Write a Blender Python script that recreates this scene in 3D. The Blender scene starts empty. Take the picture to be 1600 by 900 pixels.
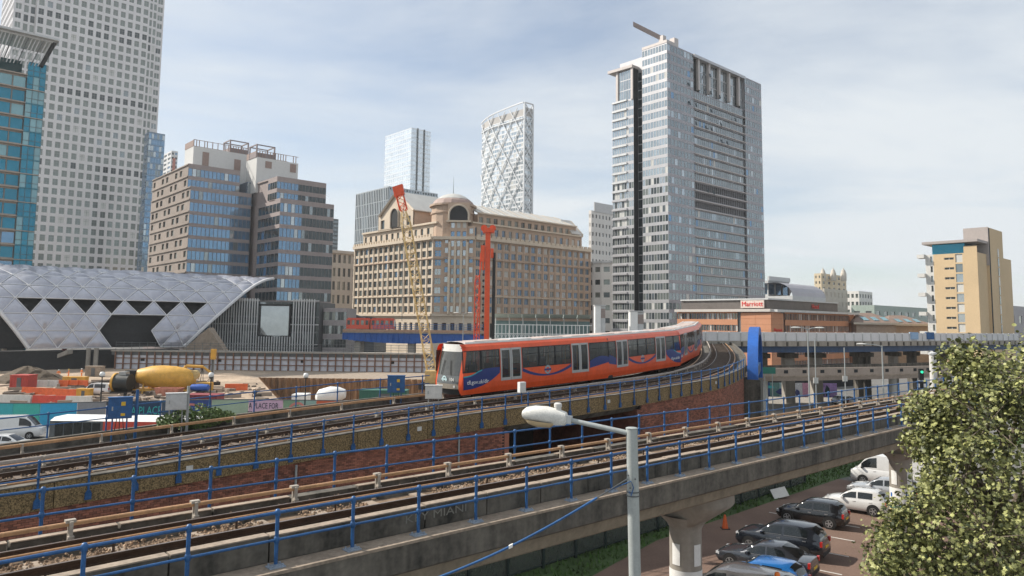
import bpy, math, random
from mathutils import Vector, Matrix
random.seed(7)
R = math.radians
V = Vector
SC = bpy.context.scene
COL = SC.collection

# ---------------------------------------------------------------- camera
FPX, CX, CY = 1130.0, 800.0, 400.0          # focal length and principal point in photo pixels
PITCH, ROLL = R(5.26), 0.012
CAM = V((0, 0, 12))
FW = V((0, math.cos(PITCH), math.sin(PITCH)))
_U0 = V((0, -math.sin(PITCH), math.cos(PITCH)))
_R0 = V((1, 0, 0))
RT = _R0 * math.cos(ROLL) + _U0 * math.sin(ROLL)
UP = _U0 * math.cos(ROLL) - _R0 * math.sin(ROLL)
cam = bpy.data.cameras.new('camera')
cam.sensor_width = 36.0
cam.lens = FPX / 1600 * 36
cam.shift_y = -50 / 1600
cam.clip_start = 0.1
cam.clip_end = 8000
camo = bpy.data.objects.new('camera', cam)
COL.objects.link(camo)
mw = Matrix((RT, UP, -FW)).transposed().to_4x4()
mw.translation = CAM
camo.matrix_world = mw
SC.camera = camo
SC.render.resolution_x, SC.render.resolution_y = 1024, 576

# ---------------------------------------------------------------- sky and sun
SUN_B, SUN_E = R(-76), R(40)                # bearing (from +Y towards +X) and elevation
world = bpy.data.worlds.new('World')
SC.world = world
world.use_nodes = True
nt = world.node_tree
nt.nodes.clear()
def wn(t, **k):
    n = nt.nodes.new(t)
    for a, b in k.items():
        setattr(n, a, b)
    return n
wo = wn('ShaderNodeOutputWorld')
bg = wn('ShaderNodeBackground')
bg.inputs[1].default_value = 0.1
sky = wn('ShaderNodeTexSky', sky_type='NISHITA', sun_disc=False)
sky.sun_elevation = SUN_E
sky.sun_rotation = SUN_B
sky.air_density = 1.0
sky.dust_density = 0.5
sky.ozone_density = 1.2
tc = wn('ShaderNodeTexCoord')
sep = wn('ShaderNodeSeparateXYZ')
nt.links.new(tc.outputs['Generated'], sep.inputs[0])
zz = wn('ShaderNodeMath', operation='ADD'); zz.inputs[1].default_value = 0.16
nt.links.new(sep.outputs[2], zz.inputs[0])
zc = wn('ShaderNodeMath', operation='MAXIMUM'); zc.inputs[1].default_value = 0.05
nt.links.new(zz.outputs[0], zc.inputs[0])
vd = wn('ShaderNodeVectorMath', operation='DIVIDE')
cmbz = wn('ShaderNodeCombineXYZ')
for i in range(3):
    nt.links.new(zc.outputs[0], cmbz.inputs[i])
nt.links.new(tc.outputs['Generated'], vd.inputs[0])
nt.links.new(cmbz.outputs[0], vd.inputs[1])
mp = wn('ShaderNodeMapping')
mp.inputs['Rotation'].default_value = (0, 0, R(25))
mp.inputs['Location'].default_value = (1.9, 0.4, 0)
mp.inputs['Scale'].default_value = (0.55, 1.0, 0.01)
nt.links.new(vd.outputs[0], mp.inputs[0])
n1 = wn('ShaderNodeTexNoise'); n1.inputs['Scale'].default_value = 0.85
n1.inputs['Detail'].default_value = 9; n1.inputs['Roughness'].default_value = 0.58
n1.inputs['Distortion'].default_value = 0.5
nt.links.new(mp.outputs[0], n1.inputs['Vector'])
rp = wn('ShaderNodeValToRGB')
rp.color_ramp.elements[0].position = 0.33; rp.color_ramp.elements[0].color = (0.26, 0.26, 0.26, 1)
rp.color_ramp.elements[1].position = 0.58; rp.color_ramp.elements[1].color = (0.95, 0.95, 0.95, 1)
nt.links.new(n1.outputs['Fac'], rp.inputs[0])
mx = wn('ShaderNodeMix', data_type='RGBA')
CLOUD = mx.inputs['B']
mx.inputs['B'].default_value = (6.05, 6.4, 6.65, 1)
nt.links.new(rp.outputs[0], mx.inputs['Factor'])
nt.links.new(sky.outputs[0], mx.inputs['A'])
nt.links.new(mx.outputs['Result'], bg.inputs[0])
nt.links.new(bg.outputs[0], wo.inputs[0])

sl = bpy.data.lights.new('sun', 'SUN')
sl.energy = 4.6
sl.angle = R(0.8)
sl.color = (1.0, 0.93, 0.83)
so = bpy.data.objects.new('sun', sl)
COL.objects.link(so)
SUND = V((math.sin(SUN_B) * math.cos(SUN_E), math.cos(SUN_B) * math.cos(SUN_E), math.sin(SUN_E)))
so.rotation_mode = 'QUATERNION'
so.rotation_quaternion = SUND.to_track_quat('Z', 'Y')
so.location = (-60, 20, 90)

SC.view_settings.view_transform = 'Standard'
SC.view_settings.look = 'None'
SC.view_settings.exposure = 0.45
SC.view_settings.gamma = 1.0
SC.view_settings.use_curve_mapping = False
SC.render.engine = 'CYCLES'
SC.cycles.max_bounces = 6
SC.cycles.transparent_max_bounces = 12

# ---------------------------------------------------------------- pixels to places
def ray(px, py):
    return FW + RT * ((px - CX) / FPX) + UP * ((CY - py) / FPX)
def P(px, py, d):
    r = ray(px, py)
    return CAM + r * (d / r.y)
def G(px, py, z=0.0):
    r = ray(px, py)
    return CAM + r * ((z - 12) / r.z)
def proj(p):
    q = V(p) - CAM
    w = q.dot(FW)
    return CX + FPX * q.dot(RT) / w, CY - FPX * q.dot(UP) / w
def hit(C, u, px):
    q = V(C) - CAM
    u = V(u)
    k = px - CX
    return (k * q.dot(FW) - FPX * q.dot(RT)) / (FPX * u.dot(RT) - k * u.dot(FW))
def XD(px, d, z=12.0):
    t = hit((0, d, z), (1, 0, 0), px)
    return V((t, d, z))
def brg(deg):
    return V((math.sin(R(deg)), math.cos(R(deg)), 0))
UR, UL = brg(48), brg(-42)
def ln(a, b, t):
    return V(a) * (1 - t) + V(b) * t

# ---------------------------------------------------------------- mesh builder
class MB:
    def __init__(s):
        s.v = []; s.f = []; s.m = []
    def add(s, vs, fs, m=0):
        o = len(s.v)
        s.v.extend([tuple(x) for x in vs])
        for f in fs:
            s.f.append(tuple(i + o for i in f)); s.m.append(m)
        return s
    def quad(s, a, b, c, d, m=0):
        return s.add([a, b, c, d], [(0, 1, 2, 3)], m)
    def tri(s, a, b, c, m=0):
        return s.add([a, b, c], [(0, 1, 2)], m)
    def box(s, lo, hi, m=0):
        x0, y0, z0 = lo; x1, y1, z1 = hi
        return s.add([(x0, y0, z0), (x1, y0, z0), (x1, y1, z0), (x0, y1, z0), (x0, y0, z1), (x1, y0, z1), (x1, y1, z1), (x0, y1, z1)], BOXF, m)
    def obox(s, c, ux, uy, uz, m=0):
        c = V(c); ux = V(ux); uy = V(uy); uz = V(uz)
        vs = [c - ux - uy - uz, c + ux - uy - uz, c + ux + uy - uz, c - ux + uy - uz, c - ux - uy + uz, c + ux - uy + uz, c + ux + uy + uz, c - ux + uy + uz]
        return s.add(vs, BOXF, m)
    def wbox(s, a, b, th, z0, z1, m=0, side=0):
        # wall slab from plan point a to b, thickness th (side 0 centred, +1 to the left of a->b)
        a = V((a[0], a[1], 0)); b = V((b[0], b[1], 0))
        d = (b - a).normalized(); n = V((-d.y, d.x, 0))
        o = n * (th / 2 * side)
        L = (b - a).length
        return s.obox((a + b) / 2 + o + V((0, 0, (z0 + z1) / 2)), d * (L / 2), n * (th / 2), V((0, 0, (z1 - z0) / 2)), m)
    def prism(s, poly, z0, z1, m=0, cap=True):
        n = len(poly)
        vs = [(p[0], p[1], z0) for p in poly] + [(p[0], p[1], z1) for p in poly]
        fs = [(i, (i + 1) % n, n + (i + 1) % n, n + i) for i in range(n)]
        if cap:
            fs += [tuple(range(n - 1, -1, -1)), tuple(range(n, 2 * n))]
        return s.add(vs, fs, m)
    def tube(s, a, b, r, n=8, r2=None, m=0, cap=True):
        a = V(a); b = V(b); r2 = r if r2 is None else r2
        d = (b - a)
        if d.length < 1e-6: return s
        d.normalize()
        x = d.orthogonal().normalized(); y = d.cross(x)
        vs = []
        for p, q in ((a, r), (b, r2)):
            for i in range(n):
                t = 2 * math.pi * (i + .5) / n
                vs.append(p + x * (q * math.cos(t)) + y * (q * math.sin(t)))
        fs = [(i, (i + 1) % n, n + (i + 1) % n, n + i) for i in range(n)]
        if cap:
            fs += [tuple(range(n - 1, -1, -1)), tuple(range(n, 2 * n))]
        return s.add(vs, fs, m)
    def path(s, pts, r, n=8, m=0):
        pts = [V(p) for p in pts]
        rr = r if isinstance(r, (list, tuple)) else [r] * len(pts)
        prev = None; vs = []
        for i, p in enumerate(pts):
            d = (pts[min(i + 1, len(pts) - 1)] - pts[max(i - 1, 0)]).normalized()
            if prev is None:
                x = d.orthogonal().normalized() if abs(d.z) > .95 else V((0, 0, 1)).cross(d).normalized()
            else:
                x = (prev - d * prev.dot(d)).normalized()
            prev = x
            y = d.cross(x)
            for k in range(n):
                t = 2 * math.pi * (k + .5) / n
                vs.append(p + x * (rr[i] * math.cos(t)) + y * (rr[i] * math.sin(t)))
        fs = []
        for i in range(len(pts) - 1):
            for k in range(n):
                fs.append((i * n + k, i * n + (k + 1) % n, (i + 1) * n + (k + 1) % n, (i + 1) * n + k))
        L = (len(pts) - 1) * n
        fs += [tuple(range(n - 1, -1, -1)), tuple(range(L, L + n))]
        return s.add(vs, fs, m)
    def lathe(s, c, prof, n=16, m=0, a0=0, a1=2 * math.pi):
        c = V(c); full = abs(a1 - a0 - 2 * math.pi) < 1e-6
        k = n if full else n + 1
        vs = []
        for (r, z) in prof:
            for i in range(k):
                t = a0 + (a1 - a0) * i / n
                vs.append(c + V((r * math.cos(t), r * math.sin(t), z)))
        fs = []
        for j in range(len(prof) - 1):
            for i in range(n):
                i2 = (i + 1) % k
                fs.append((j * k + i, j * k + i2, (j + 1) * k + i2, (j + 1) * k + i))
        return s.add(vs, fs, m)
    def sweep(s, secs, closed=True, m=0, caps=True):
        # secs: list of rings (lists of points), all the same length
        k = len(secs[0]); vs = [p for q in secs for p in q]; fs = []
        for i in range(len(secs) - 1):
            for j in range(k if closed else k - 1):
                j2 = (j + 1) % k
                fs.append((i * k + j, i * k + j2, (i + 1) * k + j2, (i + 1) * k + j))
        if caps and closed:
            L = (len(secs) - 1) * k
            fs += [tuple(range(k - 1, -1, -1)), tuple(range(L, L + k))]
        return s.add(vs, fs, m)
    def mesh(s, name, mats, smooth=None):
        me = bpy.data.meshes.new(name)
        me.from_pydata(s.v, [], s.f)
        if not isinstance(mats, (list, tuple)): mats = [mats]
        for q in mats: me.materials.append(q)
        if len(mats) > 1:
            me.polygons.foreach_set('material_index', s.m)
        if smooth is not None:
            me.polygons.foreach_set('use_smooth', [True] * len(me.polygons))
            if smooth < 180: me.set_sharp_from_angle(angle=R(smooth))
        me.update()
        return me
BOXF = [(0, 3, 2, 1), (4, 5, 6, 7), (0, 1, 5, 4), (1, 2, 6, 5), (2, 3, 7, 6), (3, 0, 4, 7)]

LABELS = {}
LOCS = {}
def tag(o, label, cat, group=None, kind=None):
    if label in LABELS and LABELS[label] != group:
        print('DUPLICATE LABEL', label)
    LABELS[label] = group or '-'
    o['label'] = label; o['category'] = cat
    if group: o['group'] = group
    if kind: o['kind'] = kind
    return o
def thing(name, label, cat, loc=(0, 0, 0), rz=0, group=None):
    o = bpy.data.objects.new(name, None)
    o.empty_display_size = 0.3
    COL.objects.link(o)
    o.location = loc; o.rotation_euler = (0, 0, rz)
    LOCS[o.name] = V(loc)
    return tag(o, label, cat, group)
def put(o, parent, local=False):
    COL.objects.link(o)
    if parent:
        o.parent = parent
        if not local and parent.name in LOCS:
            o.matrix_parent_inverse = Matrix.Translation(-LOCS[parent.name])
    return o
def ob(name, mb, mats, parent=None, smooth=None, local=False):
    o = bpy.data.objects.new(name, mb.mesh(name, mats, smooth))
    return put(o, parent, local)
def inst(name, me, M, parent, local=False):
    o = bpy.data.objects.new(name, me)
    o.matrix_basis = M
    return put(o, parent, local)
def struct(name, mb, mats, smooth=None):
    o = ob(name, mb, mats, None, smooth)
    o['kind'] = 'structure'
    return o
def copy_tree(o, parent=None):
    c = o.copy(); COL.objects.link(c); c.parent = parent
    if o.name in LOCS: LOCS[c.name] = LOCS[o.name]
    for ch in list(o.children): copy_tree(ch, c)
    return c

# ---------------------------------------------------------------- materials
def lum(c, k): return (min(c[0] * k, 1), min(c[1] * k, 1), min(c[2] * k, 1), 1)
MATS = {}
def mat(name, col, rough=.7, metal=0.0, var=.18, scale=1.5, bump=0.0, spec=.5, streak=0.0, rand=0.0, col2=None, fine=8.0, alpha=None, emit=0, lo=.35, hi=.68, local=False):
    if name in MATS: return MATS[name]
    m = bpy.data.materials.new(name); m.use_nodes = True
    t = m.node_tree; N = t.nodes; L = t.links
    b = N['Principled BSDF']
    b.inputs['Roughness'].default_value = rough
    b.inputs['Metallic'].default_value = metal
    b.inputs['Specular IOR Level'].default_value = spec
    geo = N.new('ShaderNodeNewGeometry')
    pos = geo.outputs['Position']
    if local:
        tcn = N.new('ShaderNodeTexCoord'); pos = tcn.outputs['Object']
    def noise(sc, det=3, vec=None):
        n = N.new('ShaderNodeTexNoise'); n.inputs['Scale'].default_value = sc
        n.inputs['Detail'].default_value = det; n.inputs['Roughness'].default_value = .6
        L.new(vec or pos, n.inputs['Vector']); return n.outputs['Fac']
    def math_(op, a, c):
        n = N.new('ShaderNodeMath'); n.operation = op
        for i, q in enumerate((a, c)):
            if hasattr(q, 'links'): L.new(q, n.inputs[i])
            else: n.inputs[i].default_value = q
        return n.outputs[0]
    A = noise(scale, 4); B = noise(scale * fine, 2)
    f = math_('ADD', math_('MULTIPLY', A, .6), math_('MULTIPLY', B, .4))
    if streak:
        mpn = N.new('ShaderNodeMapping'); mpn.inputs['Scale'].default_value = (1, 1, .07)
        L.new(pos, mpn.inputs[0])
        S = noise(scale * 2.2, 3, mpn.outputs[0])
        f = math_('ADD', math_('MULTIPLY', f, 1 - streak), math_('MULTIPLY', S, streak))
    if rand:
        oi = N.new('ShaderNodeObjectInfo')
        rr = math_('FRACT', math_('ADD', oi.outputs['Random'], geo.outputs['Random Per Island']), 0)
        f = math_('ADD', math_('MULTIPLY', f, 1 - rand), math_('MULTIPLY', rr, rand))
    r = N.new('ShaderNodeValToRGB')
    c2 = col2 if col2 else col
    r.color_ramp.elements[0].position = lo if not rand else lo * (1 - rand); r.color_ramp.elements[0].color = lum(c2, 1 - var)
    r.color_ramp.elements[1].position = hi if not rand else hi + (1 - hi) * rand; r.color_ramp.elements[1].color = lum(col, 1 + var)
    L.new(f, r.inputs[0])
    L.new(r.outputs[0], b.inputs['Base Color'])
    if bump:
        bn = N.new('ShaderNodeBump'); bn.inputs['Strength'].default_value = bump; bn.inputs['Distance'].default_value = .05
        L.new(B, bn.inputs['Height']); L.new(bn.outputs[0], b.inputs['Normal'])
    if alpha is not None:
        b.inputs['Alpha'].default_value = alpha
    if emit:
        L.new(r.outputs[0], b.inputs['Emission Color']); b.inputs['Emission Strength'].default_value = emit
    MATS[name] = m
    return m
def wobble(name, **k):
    # glass panes whose reflection differs a little from pane to pane
    m = mat(name, **k)
    if 'wob' in m: return m
    m['wob'] = 1
    t = m.node_tree; N = t.nodes; L = t.links
    b = N['Principled BSDF']
    oi = N.new('ShaderNodeObjectInfo'); ge = N.new('ShaderNodeNewGeometry')
    wnz = N.new('ShaderNodeTexWhiteNoise'); wnz.noise_dimensions = '2D'
    cb = N.new('ShaderNodeCombineXYZ')
    L.new(oi.outputs['Random'], cb.inputs[0]); L.new(ge.outputs['Random Per Island'], cb.inputs[1])
    L.new(cb.outputs[0], wnz.inputs['Vector'])
    sb = N.new('ShaderNodeVectorMath'); sb.operation = 'SUBTRACT'; sb.inputs[1].default_value = (.5, .5, .5)
    L.new(wnz.outputs['Color'], sb.inputs[0])
    ms = N.new('ShaderNodeVectorMath'); ms.operation = 'SCALE'; ms.inputs['Scale'].default_value = .018
    L.new(sb.outputs[0], ms.inputs[0])
    ad = N.new('ShaderNodeVectorMath'); ad.operation = 'ADD'
    L.new(ge.outputs['Normal'], ad.inputs[0]); L.new(ms.outputs[0], ad.inputs[1])
    nm = N.new('ShaderNodeVectorMath'); nm.operation = 'NORMALIZE'
    L.new(ad.outputs[0], nm.inputs[0]); L.new(nm.outputs[0], b.inputs['Normal'])
    return m

M_asphalt = mat('asphalt', (.15, .147, .14), .9, var=.3, scale=.4, bump=.2)
M_lot = mat('lot_paving', (.17, .112, .085), .9, var=.25, scale=.25, fine=40, bump=.2, col2=(.16, .10, .075))
M_dirt = mat('dirt', (.40, .31, .225), .95, var=.35, scale=.12, fine=12, bump=.4, col2=(.28, .21, .15))
M_soil = mat('soil', (.10, .075, .05), .95, var=.4, scale=.8, bump=.8)
M_conc = mat('concrete', (.30, .275, .24), .85, var=.25, scale=.6, streak=.5, bump=.15)
M_conc_dk = mat('concrete_weathered', (.12, .108, .09), .9, var=.5, scale=.8, streak=.5, bump=.1, lo=.34, hi=.68, col2=(.05, .047, .04))
M_conc_lt = mat('concrete_pale', (.30, .24, .185), .9, var=.3, scale=1.2, bump=.2)
M_pebble = mat('pebbledash', (.25, .175, .085), .95, var=.75, scale=18, fine=3, bump=.9, lo=.4, hi=.6)
M_brick = mat('brick_red', (.31, .122, .078), .9, var=.45, scale=.5, rand=.3, bump=.2, col2=(.17, .072, .05))
M_mortar = mat('mortar', (.045, .034, .03), .95, var=.3, scale=3)
M_steel_rail = mat('rail_steel', (.075, .045, .03), .6, .5, var=.3, scale=4)
M_rail_top = mat('rail_head', (.35, .30, .27), .35, .8, var=.2, scale=3)
M_cond = mat('conductor_rail', (.46, .26, .13), .5, .25, var=.25, scale=2)
M_condw = mat('conductor_cover', (.36, .31, .27), .6, 0, var=.2, scale=2)
M_insul = mat('insulator', (.36, .32, .27), .6, var=.25, scale=6)
M_ballast = mat('ballast_stone', (.32, .22, .145), .95, var=.45, scale=5, rand=.6, col2=(.17, .12, .08))
M_bedn = mat('track_bed_near', (.21, .145, .095), .95, var=.45, scale=2, fine=20, bump=.6)
M_bed = mat('track_bed', (.075, .058, .045), .95, var=.4, scale=3, bump=.6)
M_blue = mat('blue_paint', (.017, .092, .25), .42, var=.32, scale=3, spec=.5)
M_blue_dk = mat('blue_girder', (.015, .055, .14), .5, var=.3, scale=.6, streak=.5)
M_blue_br = mat('blue_bright', (.015, .10, .38), .5, var=.25, scale=.4, streak=.3)
M_black = mat('black', (.012, .013, .014), .6, var=.3)
M_dark = mat('dark_void', (.02, .022, .024), .9, var=.3)  # near-black, mostly painting the shade inside recesses and undersides
M_white = mat('white_paint', (.74, .74, .72), .5, var=.08, scale=1.0)
M_offwhite = mat('off_white', (.58, .57, .54), .6, var=.15, scale=2, streak=.3)
M_grey = mat('grey_metal', (.34, .36, .36), .5, .2, var=.15, scale=3, streak=.3)
M_greylt = mat('grey_light', (.50, .51, .51), .55, var=.12, scale=1)
M_greydk = mat('grey_dark', (.10, .11, .115), .6, var=.2, scale=1)
M_orange = mat('train_orange', (.72, .095, .024), .33, var=.16, scale=.8, spec=.5, streak=.35)
M_orange_b = mat('orange_plastic', (.70, .13, .03), .5, var=.2, scale=2)
M_redb = mat('red_barrier', (.55, .055, .03), .5, var=.2, scale=2)
M_rig = mat('rig_orange', (.70, .085, .02), .45, var=.15, scale=2)
M_crane = mat('crane_yellow', (.56, .41, .17), .55, var=.2, scale=2)
M_yel = mat('plant_yellow', (.62, .34, .05), .5, var=.2, scale=1.5)
M_grass = mat('grass', (.06, .12, .03), .9, var=.45, scale=.5, rand=.4, col2=(.06, .075, .02))
M_grassbed = mat('grass_bed', (.05, .09, .025), .95, var=.4, scale=.4, bump=.5)
M_tyre = mat('tyre', (.018, .018, .018), .85, var=.2)
M_rim = mat('rim', (.42, .43, .44), .35, .7, var=.1)
M_glassdk = mat('glass_dark', (.012, .016, .018), .06, var=.2, spec=.6)
M_redlight = mat('tail_lamp', (.45, .02, .015), .25, var=.1)
M_lens = mat('head_lamp', (.6, .62, .64), .15, .3, var=.1)
M_plate = mat('number_plate', (.65, .42, .03), .5, var=.1)
# ================================================================ THE SETTING: ground
PIT = (-52.0, -6.0, 106.0, 151.0)         # back left corner x, right x, front y, back y
PXF = -33.0                                # front left corner x: that side runs aslant
def in_pit(x, y, m=0): return PIT[2] - m < y < PIT[3] + m and PXF + (PIT[0] - PXF) * (y - PIT[2]) / (PIT[3] - PIT[2]) - m < x < PIT[1] + m
def sheet(x0, x1, y0, y1, z): return [(x0, y0, z), (x1, y0, z), (x1, y1, z), (x0, y1, z)]
g = MB()
BIG = 2400
for r in ((-BIG, BIG, -200, PIT[2]), (PIT[1], BIG, PIT[2], PIT[3]), (-BIG, BIG, PIT[3], BIG)):
    g.quad(*sheet(*r, 0))
g.quad((-BIG, PIT[2], 0), (PXF, PIT[2], 0), (PIT[0], PIT[3], 0), (-BIG, PIT[3], 0))
struct('ground', g, M_asphalt)
g = MB()
g.quad(*sheet(-150, -5, 89, PIT[2], .006)); g.quad(*sheet(-150, -5, PIT[3], 176, .006)); g.quad((-150, PIT[2], .006), (PXF, PIT[2], .006), (PIT[0], PIT[3], .006), (-150, PIT[3], .006))
struct('site_ground', g, M_dirt)
g = MB(); g.quad(*sheet(PIT[0], PIT[1], PIT[2], PIT[3], -5.0))
struct('excavation_floor', g, M_dirt)
# car park
g = MB()
for a in [[(5, 14), (30, 14), (48, 36), (26, 58.5), (8.2, 41.5), (2, 33)]]:
    g.add([(x, y, .006) for x, y in a], [tuple(range(len(a)))])
struct('car_park', g, M_lot)
g = MB()
ga = [(-14, 24), (2, 33), (8.2, 41.5), (26, 58.5), (48, 74), (70, 86), (20, 74), (4, 52)]
g.add([(x, y, .010) for x, y in ga], [tuple(range(len(ga)))])
struct('grass_verge', g, M_grassbed)
def inpoly(x, y, poly):
    c = False; n = len(poly)
    for i in range(n):
        x1, y1 = poly[i]; x2, y2 = poly[i - 1]
        if (y1 > y) != (y2 > y) and x < (x2 - x1) * (y - y1) / (y2 - y1) + x1: c = not c
    return c
rg = random.Random(3)
gb = MB()
n = 0
while n < 14000:
    x = rg.uniform(-6, 60); y = rg.uniform(26, 84)
    if not inpoly(x, y, ga): continue
    n += 1
    h = rg.uniform(.10, .32); a = rg.uniform(0, 6.28); w = rg.uniform(.04, .09)
    dx, dy = math.cos(a) * w, math.sin(a) * w
    lx, ly = rg.uniform(-.1, .1), rg.uniform(-.1, .1)
    gb.tri((x - dx, y - dy, .01), (x + dx, y + dy, .01), (x + lx, y + ly, h))
o = ob('grass', gb, M_grass)
tag(o, 'rough green grass bank beside the car park and under the viaduct', 'grass', kind='stuff')

# ================================================================ near viaduct (single track, level)
def curve_frames(pts, step):
    # pts: plan points + z; dense smooth polyline, frames every step metres
    fr = []; acc = 0; last = None; nxt = 0
    tot = [0]
    for i in range(1, len(pts)):
        tot.append(tot[-1] + (V(pts[i][:2] + (0,)) - V(pts[i - 1][:2] + (0,))).length)
    L = tot[-1]; k = 0; s = 0
    out = []
    while s <= L + 1e-6:
        while k < len(pts) - 2 and tot[k + 1] < s: k += 1
        t = (s - tot[k]) / max(tot[k + 1] - tot[k], 1e-9)
        p = V(pts[k]) * (1 - t) + V(pts[k + 1]) * t
        d = V(pts[k + 1]) - V(pts[k]); d.z = 0; d.normalize()
        out.append((s, p, d, V((-d.y, d.x, 0))))
        s += step
    return out
def near_pts():
    p0 = XD(434, 15.5, 8.0); pts = []
    p = V((p0.x, p0.y, 0)); q = p.copy()
    s = 0; back = []
    while s < 16:
        b = 48 - min(s, 10) * .62
        q = q - brg(b) * .25; s += .25
        back.append((q.x, q.y, 8.0))
    pts = back[::-1] + [(p.x, p.y, 8.0)]
    s = 0
    while s < 72:
        p = p + UR * .25; s += .25
        pts.append((p.x, p.y, 8.0))
    return pts
NP = near_pts()
S0 = 16.0           # station of the post at pixel 434
NF = curve_frames(NP, 0.5)
def npt(fr, o, z):  # o: metres from the front rail towards the back
    s, p, d, n = fr
    return V((p.x + n.x * o, p.y + n.y * o, z))
def strip(frames, prof, fn):
    return [[fn(f, o, z) for (o, z) in prof] for f in frames]
def at_s(frames, s, step):
    i = max(0, min(int(s / step), len(frames) - 2)); t = s / step - i
    a, b = frames[i], frames[i + 1]
    return (s, ln(a[1], b[1], t), a[2], a[3])

LV = P(736, 812, 19)
via = thing('railway_viaduct', 'weathered concrete viaduct with level single track crossing the foreground', 'viaduct', (0, 20, 0))
mb = MB()
prof = [(-.28, 6.9), (-.28, 6.24), (-.16, 6.16), (4.9, 6.16), (5.1, 6.24), (5.1, 7.0), (4.0, 7.0), (4.0, 6.95), (.33, 6.9)]
mb.sweep(strip(NF, prof, npt))
ob('deck_slab', mb, M_conc_dk, via)
mb = MB(); mb.sweep(strip(NF, [(.02, 6.158), (.12, 5.75), (.45, 5.58), (.95, 5.55), (3.95, 5.55), (4.4, 5.6), (4.7, 5.75), (4.8, 6.158)], npt))
ob('box_girder', mb, mat('concrete_tan', (.27, .225, .165), .85, var=.28, scale=.7, streak=.3, bump=.1), via, 40)
mb = MB(); mb.sweep(strip(NF, [(-.30, 6.904), (-.30, 6.84), (.33, 6.84), (.33, 6.904)], npt))
ob('ledge', mb, M_conc_lt, via)
# upstand panels: separate precast lengths with open joints
i = 0; step = 4
rg = random.Random(5)
while i + step <= len(NF) - 1:
    fs = NF[i:i + step + 1]
    h = 7.44 + rg.uniform(-.012, .012)
    fa = [list(f) for f in fs]
    a = at_s(NF, fs[0][0] + .02, .5); b = at_s(NF, fs[-1][0] - .02, .5)
    secs = [a] + fs[1:-1] + [b]
    mb = MB(); mb.sweep(strip(secs, [(.345, 6.91), (.345, h), (.56, h), (.56, 6.91)], npt))
    ob('upstand_panel', mb, M_conc_dk, via)
    mb = MB(); mb.sweep(strip(secs, [(.33, h + .003), (.33, h + .03), (.58, h + .03), (.58, h + .003)], npt))
    ob('coping', mb, M_conc_lt, via)
    # back cable trough lid
    mb = MB(); mb.sweep(strip(secs, [(3.62, 6.96), (3.62, 7.34), (3.98, 7.34), (3.98, 6.96)], npt))
    ob('trough', mb, M_conc_dk, via)
    mb = MB(); mb.sweep(strip([a, b], [(3.60, 7.345 + .01), (3.60, 7.38), (3.80, 7.38), (3.80, 7.355)], npt))
    if rg.random() < .8: ob('trough_lid', mb, M_conc_lt, via)
    i += step
# columns
def column(px, py, d):
    c = P(px, py, d)
    mb = MB()
    prof = [(.62, 0), (.62, 4.05), (.72, 4.25), (1.0, 4.6)]
    mb.lathe((c.x, c.y, 0), prof, 28)
    shaft = ob('column', mb, M_conc, via, 40)
    mb = MB()
    secs = []
    for z, a, b in ((4.25, .62, .62), (4.6, 1.1, .8), (5.05, 1.75, 1.0), (5.22, 1.9, 1.05), (5.56, 1.9, 1.05)):
        n = V((-UR.y, UR.x, 0)); ring = []
        for k in range(24):
            t = 2 * math.pi * k / 24
            cx, sx = math.cos(t), math.sin(t)
            e = .55
            ring.append(V((c.x, c.y, z)) + n * (a * math.copysign(abs(cx) ** e, cx)) + UR * (b * math.copysign(abs(sx) ** e, sx)))
        secs.append(ring)
    mb.sweep(secs)
    ob('column_head', mb, M_conc, via, 50)
    for z0, z1, m in ((1.55, 2.55, M_white), (1.3, 1.55, mat('teal_band', (.02, .33, .36), .5)), (.45, 1.3, mat('yellow_band', (.62, .42, .12), .5, var=.2))):
        mb = MB(); mb.lathe((c.x, c.y, 0), [(.632, z0), (.632, z1)], 28)
        ob('wrap_band', mb, m, via, 60)
    mt = mat('blue_sign', (.02, .12, .42), .4)
    return c
# column centre lies under the middle of the deck
def col_at(px):
    mid = [npt(f, 2.4, 4) for f in NF]
    best = min(mid, key=lambda p: abs(proj(p)[0] - px))
    return best
CA = col_at(1070); CB = col_at(1405)
for c in (CA, CB):
    q = proj((c.x, c.y, 4)); column(q[0], q[1], c.y)

def curved_patch(c, r, b0, b1, z0, z1, n=6):
    mb = MB()
    for i in range(n):
        p = [c + brg(b0 + (b1 - b0) * (i + k) / n) * r for k in (0, 1)]
        mb.quad((p[0].x, p[0].y, z0), (p[1].x, p[1].y, z0), (p[1].x, p[1].y, z1), (p[0].x, p[0].y, z1))
    return mb
def text_mesh(txt, size, extrude=.004):
    cu = bpy.data.curves.new('t', 'FONT'); cu.body = txt; cu.size = size; cu.extrude = extrude
    cu.align_x = 'CENTER'; cu.align_y = 'CENTER'; cu.resolution_u = 2
    o = bpy.data.objects.new('t', cu); COL.objects.link(o)
    dg = bpy.context.evaluated_depsgraph_get(); dg.update()
    me = bpy.data.meshes.new_from_object(o.evaluated_get(dg))
    bpy.data.objects.remove(o); bpy.data.curves.remove(cu)
    return me
def text(name, txt, size, c, right, up, m, parent, sx=1.0, local=False, extrude=.004):
    me = text_mesh(txt, size, extrude); me.materials.clear(); me.materials.append(m)
    r = V(right).normalized(); u = V(up).normalized(); n = r.cross(u)
    M = Matrix((r * sx, u, n)).transposed().to_4x4(); M.translation = V(c)
    return inst(name, me, M, parent, local)
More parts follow.
